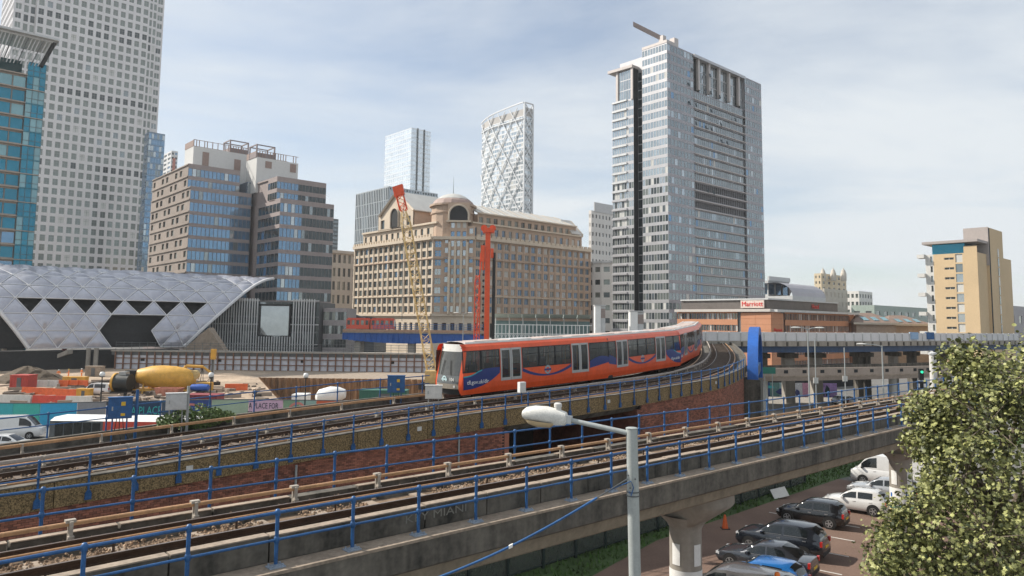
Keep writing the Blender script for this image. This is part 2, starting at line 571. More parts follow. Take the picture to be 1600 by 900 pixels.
for cc, base in ((CA, math.degrees(math.atan2(CA.x, CA.y)) + 180), (CB, math.degrees(math.atan2(CB.x, CB.y)) + 180)):
    ob('notice', curved_patch(cc, .64, base + 52, base + 20, 2.75, 3.55), M_white, via)
    ob('notice', curved_patch(cc, .64, base - 30, base - 62, 2.75, 3.55), M_white, via)
    ob('parking_sign', curved_patch(cc, .642, base - 22, base - 46, 1.95, 2.32), mat('blue_sign', (.02, .12, .42), .4), via)
    ob('parking_sign', curved_patch(cc, .642, base + 62, base + 50, 2.0, 2.25), MATS['blue_sign'], via)
    n = brg(base - 34); rgt = V((n.y, -n.x, 0)) * -1
    text('letter', 'P', .34, V((cc.x, cc.y, 2.13)) + n * .648, rgt, (0, 0, 1), M_white, via)

fg = at_s(NF, S0 + 1.78 * 2.45, .5)
text('graffiti', 'KEY MIANI', .27, npt(fg, .338, 7.2), fg[2], (0, 0, 1), mat('chalk_grey', (.21, .20, .175), .9), via, 1.5, extrude=.002)
# track on the near viaduct
trk = thing('railway_track', 'single rusty railway track with conductor rail on the foreground viaduct', 'railway track', (0, 20, 6.9))
mb = MB(); mb.sweep(strip(NF, [(.56, 6.93), (.56, 7.16), (3.6, 7.16), (3.6, 6.93)], npt))
ob('track_bed', mb, M_bedn, trk)
def rail(frames, o, ztop, fn, parent, zf=None):
    mb = MB(); w, f = .036, .07
    mb.sweep([[fn(q, o + a, (ztop if zf is None else zf(q)) + b) for a, b in ((-f, -.16), (-f, -.135), (-.012, -.12), (-.012, -.045), (-w, -.035), (-w, -.003), (w, -.003), (w, -.035), (.012, -.045), (.012, -.12), (f, -.135), (f, -.16))] for q in frames])
    r = ob('rail', mb, M_steel_rail, parent, 30)
    mb = MB()
    mb.sweep([[fn(q, o + a, (ztop if zf is None else zf(q)) + b) for a, b in ((-w * .75, -.004), (-w * .75, .003), (w * .75, .003), (w * .75, -.004))] for q in frames])
    ob('rail_head', mb, M_rail_top, r)
rail(NF, 1.35, 7.42, npt, trk); rail(NF, 2.80, 7.42, npt, trk)
for o1 in (1.35, 2.80):        # concrete plinths under each rail
    for i in range(0, len(NF) - 3, 4):
        a = at_s(NF, NF[i][0] + .1, .5); b = at_s(NF, NF[i][0] + 1.85, .5)
        mb = MB(); mb.sweep(strip([a, b], [(o1 - .19, 7.1), (o1 - .17, 7.255), (o1 + .17, 7.255), (o1 + .19, 7.1)], npt))
        ob('plinth', mb, M_conc_dk, trk)
mb = MB(); mb.path([npt(f, 2.15, 7.47) for f in NF], .025, 6); ob('pipe', mb, M_cond, trk)
stub = MB(); stub.box((-.02, -.02, 0), (.02, .02, .32)); stubm = stub.mesh('stub', M_steel_rail)
for i in range(2, len(NF), 5):
    inst('pipe_stub', stubm, Matrix.Translation(npt(NF[i], 2.12, 7.15)), trk)
mb = MB(); mb.sweep([[npt(f, 3.40 + a, 7.60 + b) for a, b in ((-.05, -.03), (-.05, .03), (-.03, .05), (.03, .05), (.05, .03), (.05, -.03))] for f in NF])
ob('conductor_rail', mb, M_cond, trk, 40)
brk = MB(); brk.box((-.10, -.07, .31), (.10, .07, .375)); brk.box((-.035, -.14, .02), (.035, -.08, .35)); brk.box((-.03, -.09, .02), (.03, .04, .07)); brk.box((-.035, .0, -.25), (.035, .05, .31)); brk.box((-.06, -.17, .0), (.06, -.05, .05))
brkm = brk.mesh('bracket', M_insul); brkm2 = brk.mesh('bracket', M_insul)
for i in range(1, len(NF), 5):
    f = NF[i]; c = npt(f, 3.42, 7.32)
    M = Matrix((f[2], f[3], V((0, 0, 1)))).transposed().to_4x4(); M.translation = c
    inst('insulator_bracket', brkm, M, trk)
# ballast between rails, joined loose stones
rg = random.Random(11)
def stone(mb, c, r):
    vs = []
    for d in ((1, 0, 0), (-1, 0, 0), (0, 1, 0), (0, -1, 0), (0, 0, 1), (0, 0, -.6)):
        vs.append(V(c) + V(d) * r * rg.uniform(.6, 1.15) + V((rg.uniform(-.3, .3), rg.uniform(-.3, .3), 0)) * r)
    mb.add(vs, [(0, 2, 4), (2, 1, 4), (1, 3, 4), (3, 0, 4), (2, 0, 5), (1, 2, 5), (3, 1, 5), (0, 3, 5)])
bal = MB()
for k in range(13000):
    s = rg.uniform(1, 62) if k % 3 else rg.uniform(1, 34)
    f = at_s(NF, s, .5)
    o1 = rg.choice([rg.uniform(1.56, 2.6), rg.uniform(1.56, 2.6), rg.uniform(3.0, 3.6), rg.uniform(.6, 1.15)])
    # the middle is heaped in patches, slab elsewhere
    if 1.5 < o1 < 2.65 and math.sin(s * .55) + math.sin(s * 1.7 + 1) < -.6: continue
    stone(bal, npt(f, o1, 7.17 + rg.uniform(0, .07)), rg.uniform(.02, .048))
o = ob('ballast', bal, M_ballast, trk); o['kind'] = 'stuff'
mb = MB()
for i in range(3, len(NF) - 3, 3):
    a = at_s(NF, NF[i][0], .5); b = at_s(NF, NF[i][0] + .32, .5)
    mb = MB(); mb.sweep(strip([a, b], [(1.58, 7.14), (1.58, 7.20), (2.58, 7.20), (2.58, 7.14)], npt))
    ob('sleeper', mb, M_conc_lt, trk)

# handrails
def fence(name, label, frames, fn, o, zt, zb, s_first, ds, plate, s_max, mid=.55, zf=None, m=M_blue, r=.032, step=.5, clamp=None):
    root = thing(name, label, 'handrail', (frames[0][1].x, frames[0][1].y, zb if zf is None else zf(frames[0]) - 1))
    top = (lambda q: zt) if zf is None else zf
    fsel = [f for f in frames if f[0] <= s_max]
    mb = MB(); mb.path([fn(f, o, top(f)) for f in fsel], r * 1.05, 8); ob('top_rail', mb, m, root, 60)
    mb = MB(); mb.path([fn(f, o, top(f) - mid) for f in fsel], r * .85, 8); ob('mid_rail', mb, m, root, 60)
    pm = MB()
    H = zt - zb
    pm.tube((0, 0, 0), (0, 0, H + .01), r * 1.25, 8)
    pm.lathe((0, 0, H), [(r * 1.7, -.07), (r * 1.9, -.02), (r * 1.9, .03), (r * 1.2, .07), (0, .08)], 8)
    pm.lathe((0, 0, H - mid), [(r * 1.3, -.07), (r * 1.8, -.05), (r * 1.8, .05), (r * 1.3, .07)], 8)
    pmm = pm.mesh('post', m, 60)
    pl = MB()
    if plate == 'foot':
        pl.box((-.17, -.13, 0), (.17, .13, .025))
        for a in (-.12, .12):
            for b in (-.08, .08): pl.tube((a, b, .02), (a, b, .07), .022, 6)
        pl.tube((0, 0, .02), (0, 0, .06), r * 1.9, 8)
    else:
        pl.box((-.105, -.03, -.16), (.105, .02, .06)); pl.add([(-.105, -.03, .06), (.105, -.03, .06), (.045, -.05, .17), (-.045, -.05, .17), (-.105, .02, .06), (.105, .02, .06), (.045, .0, .17), (-.045, .0, .17)], [(0, 1, 2, 3), (1, 5, 6, 2), (4, 0, 3, 7), (3, 2, 6, 7)])
        for a in (-.07, .07):
            for b in (-.1, .03): pl.tube((a, -.03, b), (a, -.06, b), .02, 6)
    plm = pl.mesh('base_plate', mat('plate_pale_blue', (.26, .31, .38), .5) if plate == 'foot' else m)
    s = s_first
    while s < s_max:
        f = at_s(frames, s, step)
        M = Matrix((f[2], f[3], V((0, 0, 1)))).transposed().to_4x4(); M.translation = fn(f, o, top(f) - H)
        p = inst('post', pmm, M, root)
        b = bpy.data.objects.new('base_plate', plm); COL.objects.link(b); b.parent = p
        s += ds
    return root
fence('handrail_fence', 'blue two-rail handrail on the outer ledge of the foreground viaduct', NF, npt, 0, 8.0, 6.905, S0 - 1.78 * 7, 1.78, 'foot', 66)
fence('handrail_fence', 'blue two-rail handrail along the far side of the foreground viaduct', NF, npt, 4.75, 8.12, 7.0, S0 + 2.1 - 1.78 * 8, 1.78, 'foot', 80)

# ================================================================ upper viaduct (the train's)
UQ = [(-9, None), (-5, None)]
q0 = XD(49, 24.8, 7.1); q0.z = 0
pts = [q0 - brg(45.5) * (1.53 * 10), q0 - brg(45.5) * (1.53 * 5), q0]
zs = [6.75, 6.93, 7.13]
for px, d, z in ((442, 31.2, 7.51), (701.5, 37.5, 7.9), (813, 40.3, 8.1), (910, 43.1, 8.3), (993, 46.9, 8.42), (1057, 50.9, 8.55), (1117, 55.6, 8.7), (1140, 59.2, 8.85), (1158, 63.5, 9.0), (1166, 70, 9.2), (1164, 82, 9.6), (1150, 100, 10.1), (1140, 112, 10.4)):
    p = XD(px, d, z); pts.append(V((p.x, p.y, 0))); zs.append(z)
P3 = [V((p.x, p.y, z)) for p, z in zip(pts, zs)]
def catmull(P_, n=12):
    out = []
    for i in range(len(P_) - 1):
        a, b, c, d = P_[max(i - 1, 0)], P_[i], P_[i + 1], P_[min(i + 2, len(P_) - 1)]
        for k in range(n):
            t = k / n
            out.append(((2 * b) + (c - a) * t + (2 * a - 5 * b + 4 * c - d) * t * t + (3 * b - a - 3 * c + d) * t ** 3) * .5)
    out.append(P_[-1]); return out
cm = catmull(P3)
for _ in range(14):            # relax so bearings change smoothly
    cm = [cm[0]] + [(cm[i - 1] + cm[i] * 2 + cm[i + 1]) / 4 for i in range(1, len(cm) - 1)] + [cm[-1]]
UF = curve_frames([tuple(p) for p in cm], .5)
def upt(fr, o, z):
    s, p, d, n = fr
    return V((p.x + n.x * o, p.y + n.y * o, z))
zh = lambda f: f[1].z                 # top of handrail
zp = lambda f: f[1].z - .76           # top of parapet
def upz(fr, o, z): return upt(fr, o, zp(fr) + z)
def s_of(frames, px, o=0):
    return min(frames, key=lambda f: abs(proj(upt(f, o, zp(f)))[0] - px))[0]
SE = s_of(UF, 1166) if True else 0
SE = min(f[0] for f in UF if proj(upt(f, 0, zp(f)))[0] > 1161)
sA, sB = s_of(UF, 790), s_of(UF, 1000)     # opening under the viaduct
uv = thing('brick_viaduct', 'red brick railway viaduct with pebbledash parapet carrying the orange train', 'viaduct', (0, 40, 0))
mb = MB()
fs = [f for f in UF]
mb.sweep([[upz(f, o, z) for o, z in ((.02, -.04), (.02, -.84), (.30, -1.2), (9.0, -1.2), (9.3, -.9), (9.3, .12), (9.05, .12), (9.05, -.34), (.24, -.34), (.24, -.04))] for f in fs])
ob('deck', mb, M_conc_dk, uv)
# pebbledash parapet panels
i = 0
fsp = [f for f in UF if f[0] <= SE + 1.2]
rg = random.Random(8)
while i < len(fsp) - 1:
    seg = fsp[i:i + 9]
    if len(seg) < 2: break
    a = at_s(UF, seg[0][0] + .015, .5); b = at_s(UF, seg[-1][0] - .015, .5)
    secs = [a] + seg[1:-1] + [b]
    mb = MB(); mb.sweep([[upz(f, o, z) for o, z in ((-.10, 0), (-.10, -.86), (.02, -.86), (.02, -.05), (.22, -.05), (.22, 0))] for f in secs])
    ob('parapet_panel', mb, M_pebble, uv)
    i += 8
mb = MB(); mb.sweep([[upz(f, o, z) for o, z in ((-.12, .004), (-.12, .05), (.26, .05), (.26, .004))] for f in fsp])
ob('coping', mb, M_conc_dk, uv)
# wall core and bricks
def wall_core(s0, s1, name='wall'):
    ff = [f for f in UF if s0 <= f[0] <= s1]
    mb = MB(); mb.sweep([[upt(f, .0, -.2), upt(f, .0, zp(f) - .85), upt(f, .5, zp(f) - .85), upt(f, .5, -.2)] for f in ff])
    ob(name, mb, M_mortar, uv)
wall_core(0, sA); wall_core(sB, SE)
bw, bh = .225, .078
bm = MB(); bm.add([(-.105, -.028, -.033), (.105, -.028, -.033), (.105, .02, -.033), (-.105, .02, -.033), (-.105, -.028, .033), (.105, -.028, .033), (.105, .02, .033), (-.105, .02, .033)], [(0, 1, 5, 4), (4, 5, 6, 7), (0, 3, 2, 1), (1, 2, 6, 5), (3, 0, 4, 7)])
bmesh_brick = bm.mesh('brick', M_brick)
bricks = []
for s0, s1 in ((3, sA), (sB, SE)):
    s = s0 + .2
    k = 0
    while s < s1 - .15:
        f = at_s(UF, s, .5)
        zt = zp(f) - .83
        j = 0
        z = 3.2 if s < sB else 3.6
        j = 0
        while z < zt:
            off = (j % 2) * bw / 2
            f2 = at_s(UF, s + off, .5)
            bricks.append((f2, z)); z += bh; j += 1
        s += bw; k += 1
def brick_px(b):
    p = upt(b[0], 0, b[1]); q = proj(p)
    return (0 <= q[0] <= 1600 and 0 <= q[1] <= 900), (p - CAM).length
vis = []
for b in bricks:
    p = upt(b[0], 0, b[1]); q = proj(p)
    # roughly what the near viaduct does not hide
    if -20 <= q[0] <= 1620: vis.append(((p - CAM).length, b, q))
def shows(q):
    # line of the near viaduct's conductor rail in the photograph's terms
    return q[1] < 815 - .135 * q[0] + 22 and q[0] > 20
vis.sort(key=lambda t: (not shows(t[2]), t[0]))
rest = MB(); rg = random.Random(21)
for n, (d, b, q) in enumerate(vis):
    f, z = b
    jit = rg.uniform(-.006, .006)
    M = Matrix((f[2], f[3], V((0, 0, 1)))).transposed().to_4x4(); M.translation = upt(f, -.0 + jit, z)
    if n < 300: inst('brick', bmesh_brick, M, uv)
    elif z > 3.2:
        rest.add([M @ V(v) for v in bm.v], bm.f)
o = ob('brickwork', rest, M_brick, uv); o['kind'] = 'stuff'
# buttress strips and drain pipes
for px in (468, 716):
    f = at_s(UF, s_of(UF, px), .5)
    mb = MB(); a = upt(f, -.09, 3); b = upt(f, -.09, zp(f) - .95)
    mb.tube((a.x, a.y, 2.5), (a.x, a.y, b.z), .05, 8); ob('drain_pipe', mb, M_grey, uv)
# abutment ends and dark underside
for s, nm in ((sA, 0), (sB, 1)):
    f = at_s(UF, s, .5)
    mb = MB(); a = upt(f, 0, 0); b = upt(f, 9.2, 0)
    mb.wbox((a.x, a.y), (b.x, b.y), .6, 0, zp(f) - 1.15); ob('abutment', mb, M_brick, uv)
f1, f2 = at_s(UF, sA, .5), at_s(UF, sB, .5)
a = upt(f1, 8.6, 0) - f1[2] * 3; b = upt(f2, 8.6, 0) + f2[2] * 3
mb = MB(); mb.wbox((a.x, a.y), (b.x, b.y), .4, 0, 6.55); ob('back_wall', mb, mat('sooty_brick', (.05, .04, .036), .95, var=.4), uv)  # wall added and coloured near-black so the opening reads as deep shade
# expansion marks: pale vertical joints on the parapet
f = at_s(UF, SE, .5)
pa = upt(f, -.5, 0)
mb = MB(); mb.obox((pa.x + .4, pa.y + 1.4, 3.6), f[2] * 1.6, f[3] * 1.1, (0, 0, 3.6)); ob('pier', mb, M_conc_dk, uv)
fence('handrail_fence', 'blue handrail bolted with plates to the pebbledash parapet below the train', UF, lambda f, o, z: upt(f, o, z), -.16, 1.36, 0, s_of(UF, 49) - 1.53 * 4, 1.53, 'face', SE - .3, mid=.52, zf=zh, r=.03)
# white marker plates
mkm = MB(); mkm.box((-.13, -.012, -.1), (.13, 0, .1)); mkm = mkm.mesh('marker_plate', M_offwhite)
for px in (290, 652, 952, 1117):
    f = at_s(UF, s_of(UF, px), .5)
    M = Matrix((f[2], f[3], V((0, 0, 1)))).transposed().to_4x4(); M.translation = upz(f, -.105, -.3)
    inst('marker_plate', mkm, M, uv)
# tracks
TR = [2.35, 5.95]
for ti, oc in enumerate(TR):
    tk = thing('railway_track', ['curved railway track nearest the pebbledash parapet, empty of trains', 'curved railway track that the orange train runs on'][ti], 'railway track', (0, 40, 6))
    zr = lambda f: zp(f) - .02
    rail(UF, oc - .72, 0, upt, tk, zr); rail(UF, oc + .72, 0, upt, tk, zr)
    mb = MB(); mb.sweep([[upz(f, o, z) for o, z in ((oc - 1.45, -.33), (oc - 1.35, -.2), (oc + 1.35, -.2), (oc + 1.45, -.33))] for f in UF])
    ob('track_bed', mb, M_bed, tk)
    co = oc - 1.42 if ti == 0 else oc + 1.42
    if ti == 0: co = oc + 1.42
    mb = MB(); mb.sweep([[upz(f, co + a, .22 + b) for a, b in ((-.06, -.05), (-.06, .05), (-.03, .08), (.03, .08), (.06, .05), (.06, -.05))] for f in UF])
    ob('conductor_rail', mb, M_condw if ti == 0 else M_cond, tk, 40)
    for i in range(3, len(UF), 6):
        f = UF[i]
        M = Matrix((f[2], f[3], V((0, 0, 1)))).transposed().to_4x4(); M.translation = upz(f, co + .02, -.08)
        inst('insulator_bracket', brkm, M, tk)
    mb = MB(); mb.path([upz(f, oc - 1.2, -.08) for f in UF], .05, 6); ob('cable_pipe', mb, M_cond, tk)
    slp = MB(); slp.box((-.13, -1.25, -.06), (.13, 1.25, .06)); slm = slp.mesh('sleeper', mat('sleeper_brown', (.14, .105, .08), .9, var=.3, scale=3))
    for i in range(1, len(UF), 2):
        f = UF[i]
        M = Matrix((f[2], f[3], V((0, 0, 1)))).transposed().to_4x4(); M.translation = upz(f, oc, -.22)
        inst('sleeper', slm, M, tk)
    bal = MB(); rg = random.Random(30 + ti)
    for k in range(3500):
        f = at_s(UF, rg.uniform(4, 60), .5)
        stone(bal, upz(f, oc + rg.uniform(-1.3, 1.3), -.19 + rg.uniform(0, .04)), rg.uniform(.04, .07))
    o = ob('ballast', bal, M_ballast, tk); o['kind'] = 'stuff'
# coping bars on the inner side: short pale blocks along the parapet top
blk = MB(); blk.box((-.22, -.05, 0), (.22, .05, .05)); blkm = blk.mesh('coping_block', M_conc_lt)
for i in range(2, int(s_of(UF, 520) * 2), 3):
    f = UF[i]
    M = Matrix((f[2], f[3], V((0, 0, 1)))).transposed().to_4x4(); M.translation = upz(f, .36, .05)
    inst('coping_block', blkm, M, uv)
# ================================================================ trains
def xf(mb, T):
    mb.v = [tuple(T @ V(v)) for v in mb.v]; return mb
M_tglass = mat('train_glass', (.03, .035, .035), .08, var=.2, alpha=.72, spec=.7)
M_wind = mat('windscreen', (.09, .088, .08), .07, .3, var=.25, scale=.9, spec=.8)
M_roofw = mat('train_roof', (.50, .41, .37), .6, var=.2, scale=1.2)
M_door = mat('door_grey', (.42, .42, .41), .45, .3, var=.1)
M_navy = mat('livery_blue', (.012, .03, .16), .4, var=.1)
M_teal = mat('livery_teal', (.03, .36, .42), .4, var=.1)
M_pole = mat('pole_yellow', (.75, .42, .08), .4, var=.1)
M_inner = mat('train_interior', (.12, .11, .10), .8, var=.3)
M_seat = mat('seat_blue', (.05, .06, .13), .8, var=.3)
HL = 13.7
PROF = [(.36, 1.22), (.7, 1.30), (1.02, 1.325), (1.7, 1.33), (2.4, 1.31), (2.95, 1.27), (3.05, 1.25), (3.22, 1.16), (3.36, .98)]
def yw(z):
    for (z0, y0), (z1, y1) in zip(PROF, PROF[1:]):
        if z <= z1: return y0 + (y1 - y0) * max(0, (z - z0) / (z1 - z0))
    return PROF[-1][1]
SEG = [(0.1, 1.48, 'cab'), (1.56, 3.0, 'win'), (3.1, 4.9, 'door'), (5.0, 6.45, 'win'), (6.52, 7.95, 'win'), (8.02, 9.5, 'win'), (9.6, 11.35, 'door'), (11.45, 13.5, 'win')]
def half_car(root, T, flip, lead, number):
    X = (lambda x: HL - x) if flip else (lambda x: x)
    def pt(x, s, z, off=0): return V((X(x), s * (yw(z) + off), z))
    def skew(x, z):            # cab end leans back
        if x < .05: return max(0, (z - 1.1)) * .22
        return x
    xs = sorted(set([0.0, HL - .2] + [a for q in SEG for a in q[:2]]))
    zs_ = [.36, .7, 1.02, 1.7, 2.4, 2.95, 3.05, 3.22, 3.36]
    for s in (-1, 1):
        mb = MB()
        for i in range(len(xs) - 1):
            k = None
            for q in SEG:
                if q[0] <= xs[i] + 1e-6 and xs[i + 1] <= q[1] + 1e-6: k = q[2]
            for j in range(len(zs_) - 1):
                z0, z1 = zs_[j], zs_[j + 1]
                if k in ('win', 'cab') and z0 >= 1.69 and z1 <= 2.96: continue
                if k == 'door' and z0 >= 1.0 and z1 <= 2.96: continue
                mb.quad(pt(skew(xs[i], z0), s, z0), pt(xs[i + 1], s, z0), pt(xs[i + 1], s, z1), pt(skew(xs[i], z1), s, z1))
        ob('side_panel', xf(mb, T), M_orange, root, 40)
        for q in SEG:
            a, b, k = q
            if k in ('win', 'cab'):
                mb = MB()
                for z0, z1 in ((1.7, 2.4), (2.4, 2.95)):
                    mb.quad(pt(a, s, z0, -.012), pt(b, s, z0, -.012), pt(b, s, z1, -.012), pt(a, s, z1, -.012))
                w = ob('window', xf(mb, T), M_tglass, root)
                mb = MB()     # black surround and transom
                for (x0, x1, z0, z1) in ((a - .05, a + .04, 1.66, 2.97), (b - .04, b + .05, 1.66, 2.97), (a, b, 1.66, 1.73), (a, b, 2.92, 2.97)) + (((a, b, 2.52, 2.56),) if k == 'win' else ()):
                    for (u0, u1) in ((z0, min(z1, 2.4)), (max(z0, 2.4), z1)):
                        if u1 > u0: mb.quad(pt(x0, s, u0, .004), pt(x1, s, u0, .004), pt(x1, s, u1, .004), pt(x0, s, u1, .004))
                ob('window_frame', xf(mb, T), M_black, w)
            else:
                for (u, v) in ((a, (a + b) / 2), ((a + b) / 2, b)):
                    mb = MB()
                    def bar(x0, x1, z0, z1):
                        zz = [z0] + [z for z in (1.7, 2.4) if z0 < z < z1] + [z1]
                        for p, q2 in zip(zz, zz[1:]):
                            mb.quad(pt(x0, s, p, .012), pt(x1, s, p, .012), pt(x1, s, q2, .012), pt(x0, s, q2, .012))
                            mb.quad(pt(x0, s, p, .012), pt(x0, s, q2, .012), pt(x0, s, q2, -.04), pt(x0, s, p, -.04))
                            mb.quad(pt(x1, s, p, .012), pt(x1, s, q2, .012), pt(x1, s, q2, -.04), pt(x1, s, p, -.04))
                    bar(u + .015, u + .12, 1.0, 3.0); bar(v - .12, v - .015, 1.0, 3.0); bar(u + .12, v - .12, 1.0, 1.18); bar(u + .12, v - .12, 2.88, 3.0)
                    dr = ob('door', xf(mb, T), M_door, root)
                    mb = MB()
                    for z0, z1 in ((1.18, 1.7), (1.7, 2.4), (2.4, 2.88)):
                        mb.quad(pt(u + .12, s, z0, -.012), pt(v - .12, s, z0, -.012), pt(v - .12, s, z1, -.012), pt(u + .12, s, z1, -.012))
                    ob('door_glass', xf(mb, T), M_tglass, dr)
        # livery, flat paint a few millimetres proud
        def band(pts, m, name='livery_stripe', off=.006):
            mb = MB()
            for (x0, t0, b0), (x1, t1, b1) in zip(pts, pts[1:]):
                zz = sorted(set([0, 1] + [(z - min(b0, b1)) / (max(t0, t1) - min(b0, b1)) for z in (.7, 1.02, 1.7, 2.4) if min(b0, b1) < z < max(t0, t1)] + [.33, .66]))
                for u0, u1 in zip(zz, zz[1:]):
                    mb.quad(*[pt(x, s, b_ + (t_ - b_) * u, off + .004) for x, b_, t_, u in ((x0, b0, t0, u0), (x1, b1, t1, u0), (x1, b1, t1, u1), (x0, b0, t0, u1))])
            ob(name, xf(mb, T), m, root)
        N = 10
        cabb = []
        for i in range(N + 1):
            t = i / N; x = .12 + 2.9 * t
            cabb.append((x, 1.46 + .4 * (1 / (1 + math.exp(-12 * (t - .35)))), .66 + .85 * t ** 2.4))
        band(cabb, M_navy)
        band([(x, a + .0, a - .07) for x, a, b in cabb[:6]], M_teal, off=.009)
        sm = []
        for i in range(N * 2 + 1):
            t = i / (N * 2); x = 4.95 + 4.6 * t
            c = 1.08 + .48 * (2 * t - 1) ** 2; w = .05 + .06 * abs(2 * t - 1)
            sm.append((x, c + w, c - w))
        band(sm, M_navy)
        hl = []
        for i in range(N + 1):
            t = i / N; x = 11.42 + 2.12 * t
            hl.append((x, 1.5 + .5 * math.sin(math.pi * min(1, .12 + t * .62)), 1.22 + .3 * t))
        band(hl, M_navy)
        # roundel
        c = (7.25, 1.42)
        mb = MB()
        for k in range(20):
            t0, t1 = 2 * math.pi * k / 20, 2 * math.pi * (k + 1) / 20
            mb.quad(*[pt(c[0] + r * math.cos(t), s, c[1] + r * math.sin(t), .008) for r, t in ((.17, t0), (.28, t0), (.28, t1), (.17, t1))])
        ob('roundel', xf(mb, T), mat('roundel_grey', (.25, .36, .40), .4), root)
        mb = MB(); mb.quad(pt(c[0] - .33, s, c[1] - .06, .011), pt(c[0] + .33, s, c[1] - .06, .011), pt(c[0] + .33, s, c[1] + .06, .011), pt(c[0] - .33, s, c[1] + .06, .011))
        ob('roundel_bar', xf(mb, T), M_navy, root)
        if s < 0:
            me = text_mesh('tfl.gov.uk/dlr', .34); me.materials.clear(); me.materials.append(M_white)
            p = V((X(1.25), -(yw(1.05) + .013), 1.07))
            M = Matrix(((1, 0, 0), (0, 0, 1), (0, 1, 0))).transposed().to_4x4()
            M = Matrix((V((1, 0, 0)), V((0, 0, 1)), V((0, -1, 0)))).transposed().to_4x4(); M.translation = p
            inst('lettering', me, T @ M, root)
    # roof
    mb = MB()
    rp_ = [(.98, 3.36), (.7, 3.45), (.3, 3.49)]
    ring = lambda x: [V((X(x), -y, z)) for y, z in rp_] + [V((X(x), y, z)) for y, z in rp_[::-1]]
    mb.sweep([ring(.5), ring(HL - .12)], closed=False); ob('roof', xf(mb, T), M_roofw, root, 40)
    for x0 in (1.6, 4.6, 7.6, 10.4):
        mb = MB(); a, b = sorted((X(x0), X(x0 + 1.9)))
        mb.box((a, -.6, 3.42), (b, .6, 3.505)); ob('roof_unit', xf(mb, T), M_roofw if x0 != 4.6 else M_greylt, root)
    for s in (-1, 1):
        mb = MB(); a, b = sorted((X(.6), X(HL - .2)))
        mb.box((a, s * .86 - .03, 3.38), (b, s * .86 + .03, 3.47)); ob('roof_rib', xf(mb, T), M_white, root)
    # inside
    mb = MB(); a, b = sorted((X(.3), X(HL - .15)))
    mb.box((a, -1.2, .95), (b, 1.2, 1.02)); mb.box((a, -1.0, 3.1), (b, 1.0, 3.14)); ob('floor', xf(mb, T), M_inner, root)
    mb = MB(); xe = X(HL - .16); mb.box((min(xe, xe + .05), -1.2, 1.02), (max(xe, xe + .05), 1.2, 3.2)); ob('bulkhead', xf(mb, T), M_inner, root)
    for k, x in enumerate((1.2, 2.5, 5.6, 7.1, 8.7, 12.2)):
        for s in (-1, 1):
            mb = MB(); a, b = sorted((X(x), X(x + .5)))
            mb.box((a, min(s * .45, s * 1.2), 1.4), (b, max(s * .45, s * 1.2), 1.5)); mb.box((a, min(s * .45, s * 1.2), 1.5), (a + .1, max(s * .45, s * 1.2), 2.1))
            ob('seat', xf(mb, T), M_seat, root)
    for x in (1.5, 3.3, 4.6, 6.3, 8.2, 9.9, 11.1, 12.4):
        mb = MB(); mb.tube((X(x), -.45, 1.0), (X(x), -.45, 3.1), .035, 6); ob('grab_pole', xf(mb, T), M_pole, root)
    # underframe and bogies
    mb = MB(); a, b = sorted((X(.5), X(HL - .2)))
    mb.box((a, -1.05, .30), (b, 1.05, .62)); ob('underframe', xf(mb, T), M_black, root)
    for x in (2.4, HL - .6):
        bo = MB()
        bo.box((X(x) - 1.2, -1.0, .25), (X(x) + 1.2, -.88, .5)); bo.box((X(x) - 1.2, .88, .25), (X(x) + 1.2, 1.0, .5))
        bg_ = ob('bogie', xf(bo, T), M_black, root)
        for dx in (-.85, .85):
            for s in (-1, 1):
                w = MB(); w.tube((X(x) + dx, s * .66, .37), (X(x) + dx, s * .80, .37), .37, 18); ob('wheel', xf(w, T), M_steel_rail, bg_, 30)
    # cab end
    def fx(y, z): return max(0, z - 1.1) * .22 - .28 * (1 - (abs(y) / 1.25) ** 2) - .0 + (.12 if z < .7 else 0)
    def cab_patch(name, m, y0, y1, z0, z1, off=0, ny=8, nz=5, par=None):
        mb = MB(); rows = []
        for j in range(nz + 1):
            z = z0 + (z1 - z0) * j / nz; r_ = []
            for i in range(ny + 1):
                t = -1 + 2 * i / ny if y1 is None else None
                y = (y0 + (y1 - y0) * i / ny) if y1 is not None else t * y0
                lim = yw(z)
                y = max(-lim, min(lim, y))
                r_.append(V((X(fx(y, z) + off), y, z)))
            rows.append(r_)
        mb.sweep(rows, closed=False)
        return ob(name, xf(mb, T), m, par or root, 40)
    cab_patch('cab_edge', M_orange, -1.33, -1.08, .42, 3.36, 0, 3, 10)
    cab_patch('cab_edge', M_orange, 1.08, 1.33, .42, 3.36, 0, 3, 10)
    cab_patch('windscreen', M_wind, -1.08, 1.08, 1.5, 2.92)
    cab_patch('headboard', M_offwhite, -1.08, 1.08, 2.92, 3.36)  # off-white strip painting the bright sky reflected in the top glass
    pn = cab_patch('front_panel', M_greydk, -1.08, 1.08, 1.02, 1.5)
    cab_patch('front_valance', mat('valance_grey', (.28, .25, .21), .4, .2), -1.08, 1.08, .72, 1.02)
    cab_patch('coupler_recess', M_black, -1.08, 1.08, .36, .72, .1)
    for s in (-1, 1):
        mb = MB()
        for k in range(12):
            t0, t1 = 2 * math.pi * k / 12, 2 * math.pi * (k + 1) / 12
            mb.tri(*[V((X(fx(s * .8, .87) - .02), s * .8 + r * math.cos(t), .87 + r * math.sin(t))) for r, t in ((0, 0), (.08, t0), (.08, t1))])
        ob('headlamp', xf(mb, T), M_lens, root)
        mb = MB(); mb.tube((X(fx(s * .45, 1.5) - .04), s * .45, 1.55), (X(fx(s * .3, 2.4) - .04), s * .3, 2.4), .02, 5); ob('wiper', xf(mb, T), M_black, root)
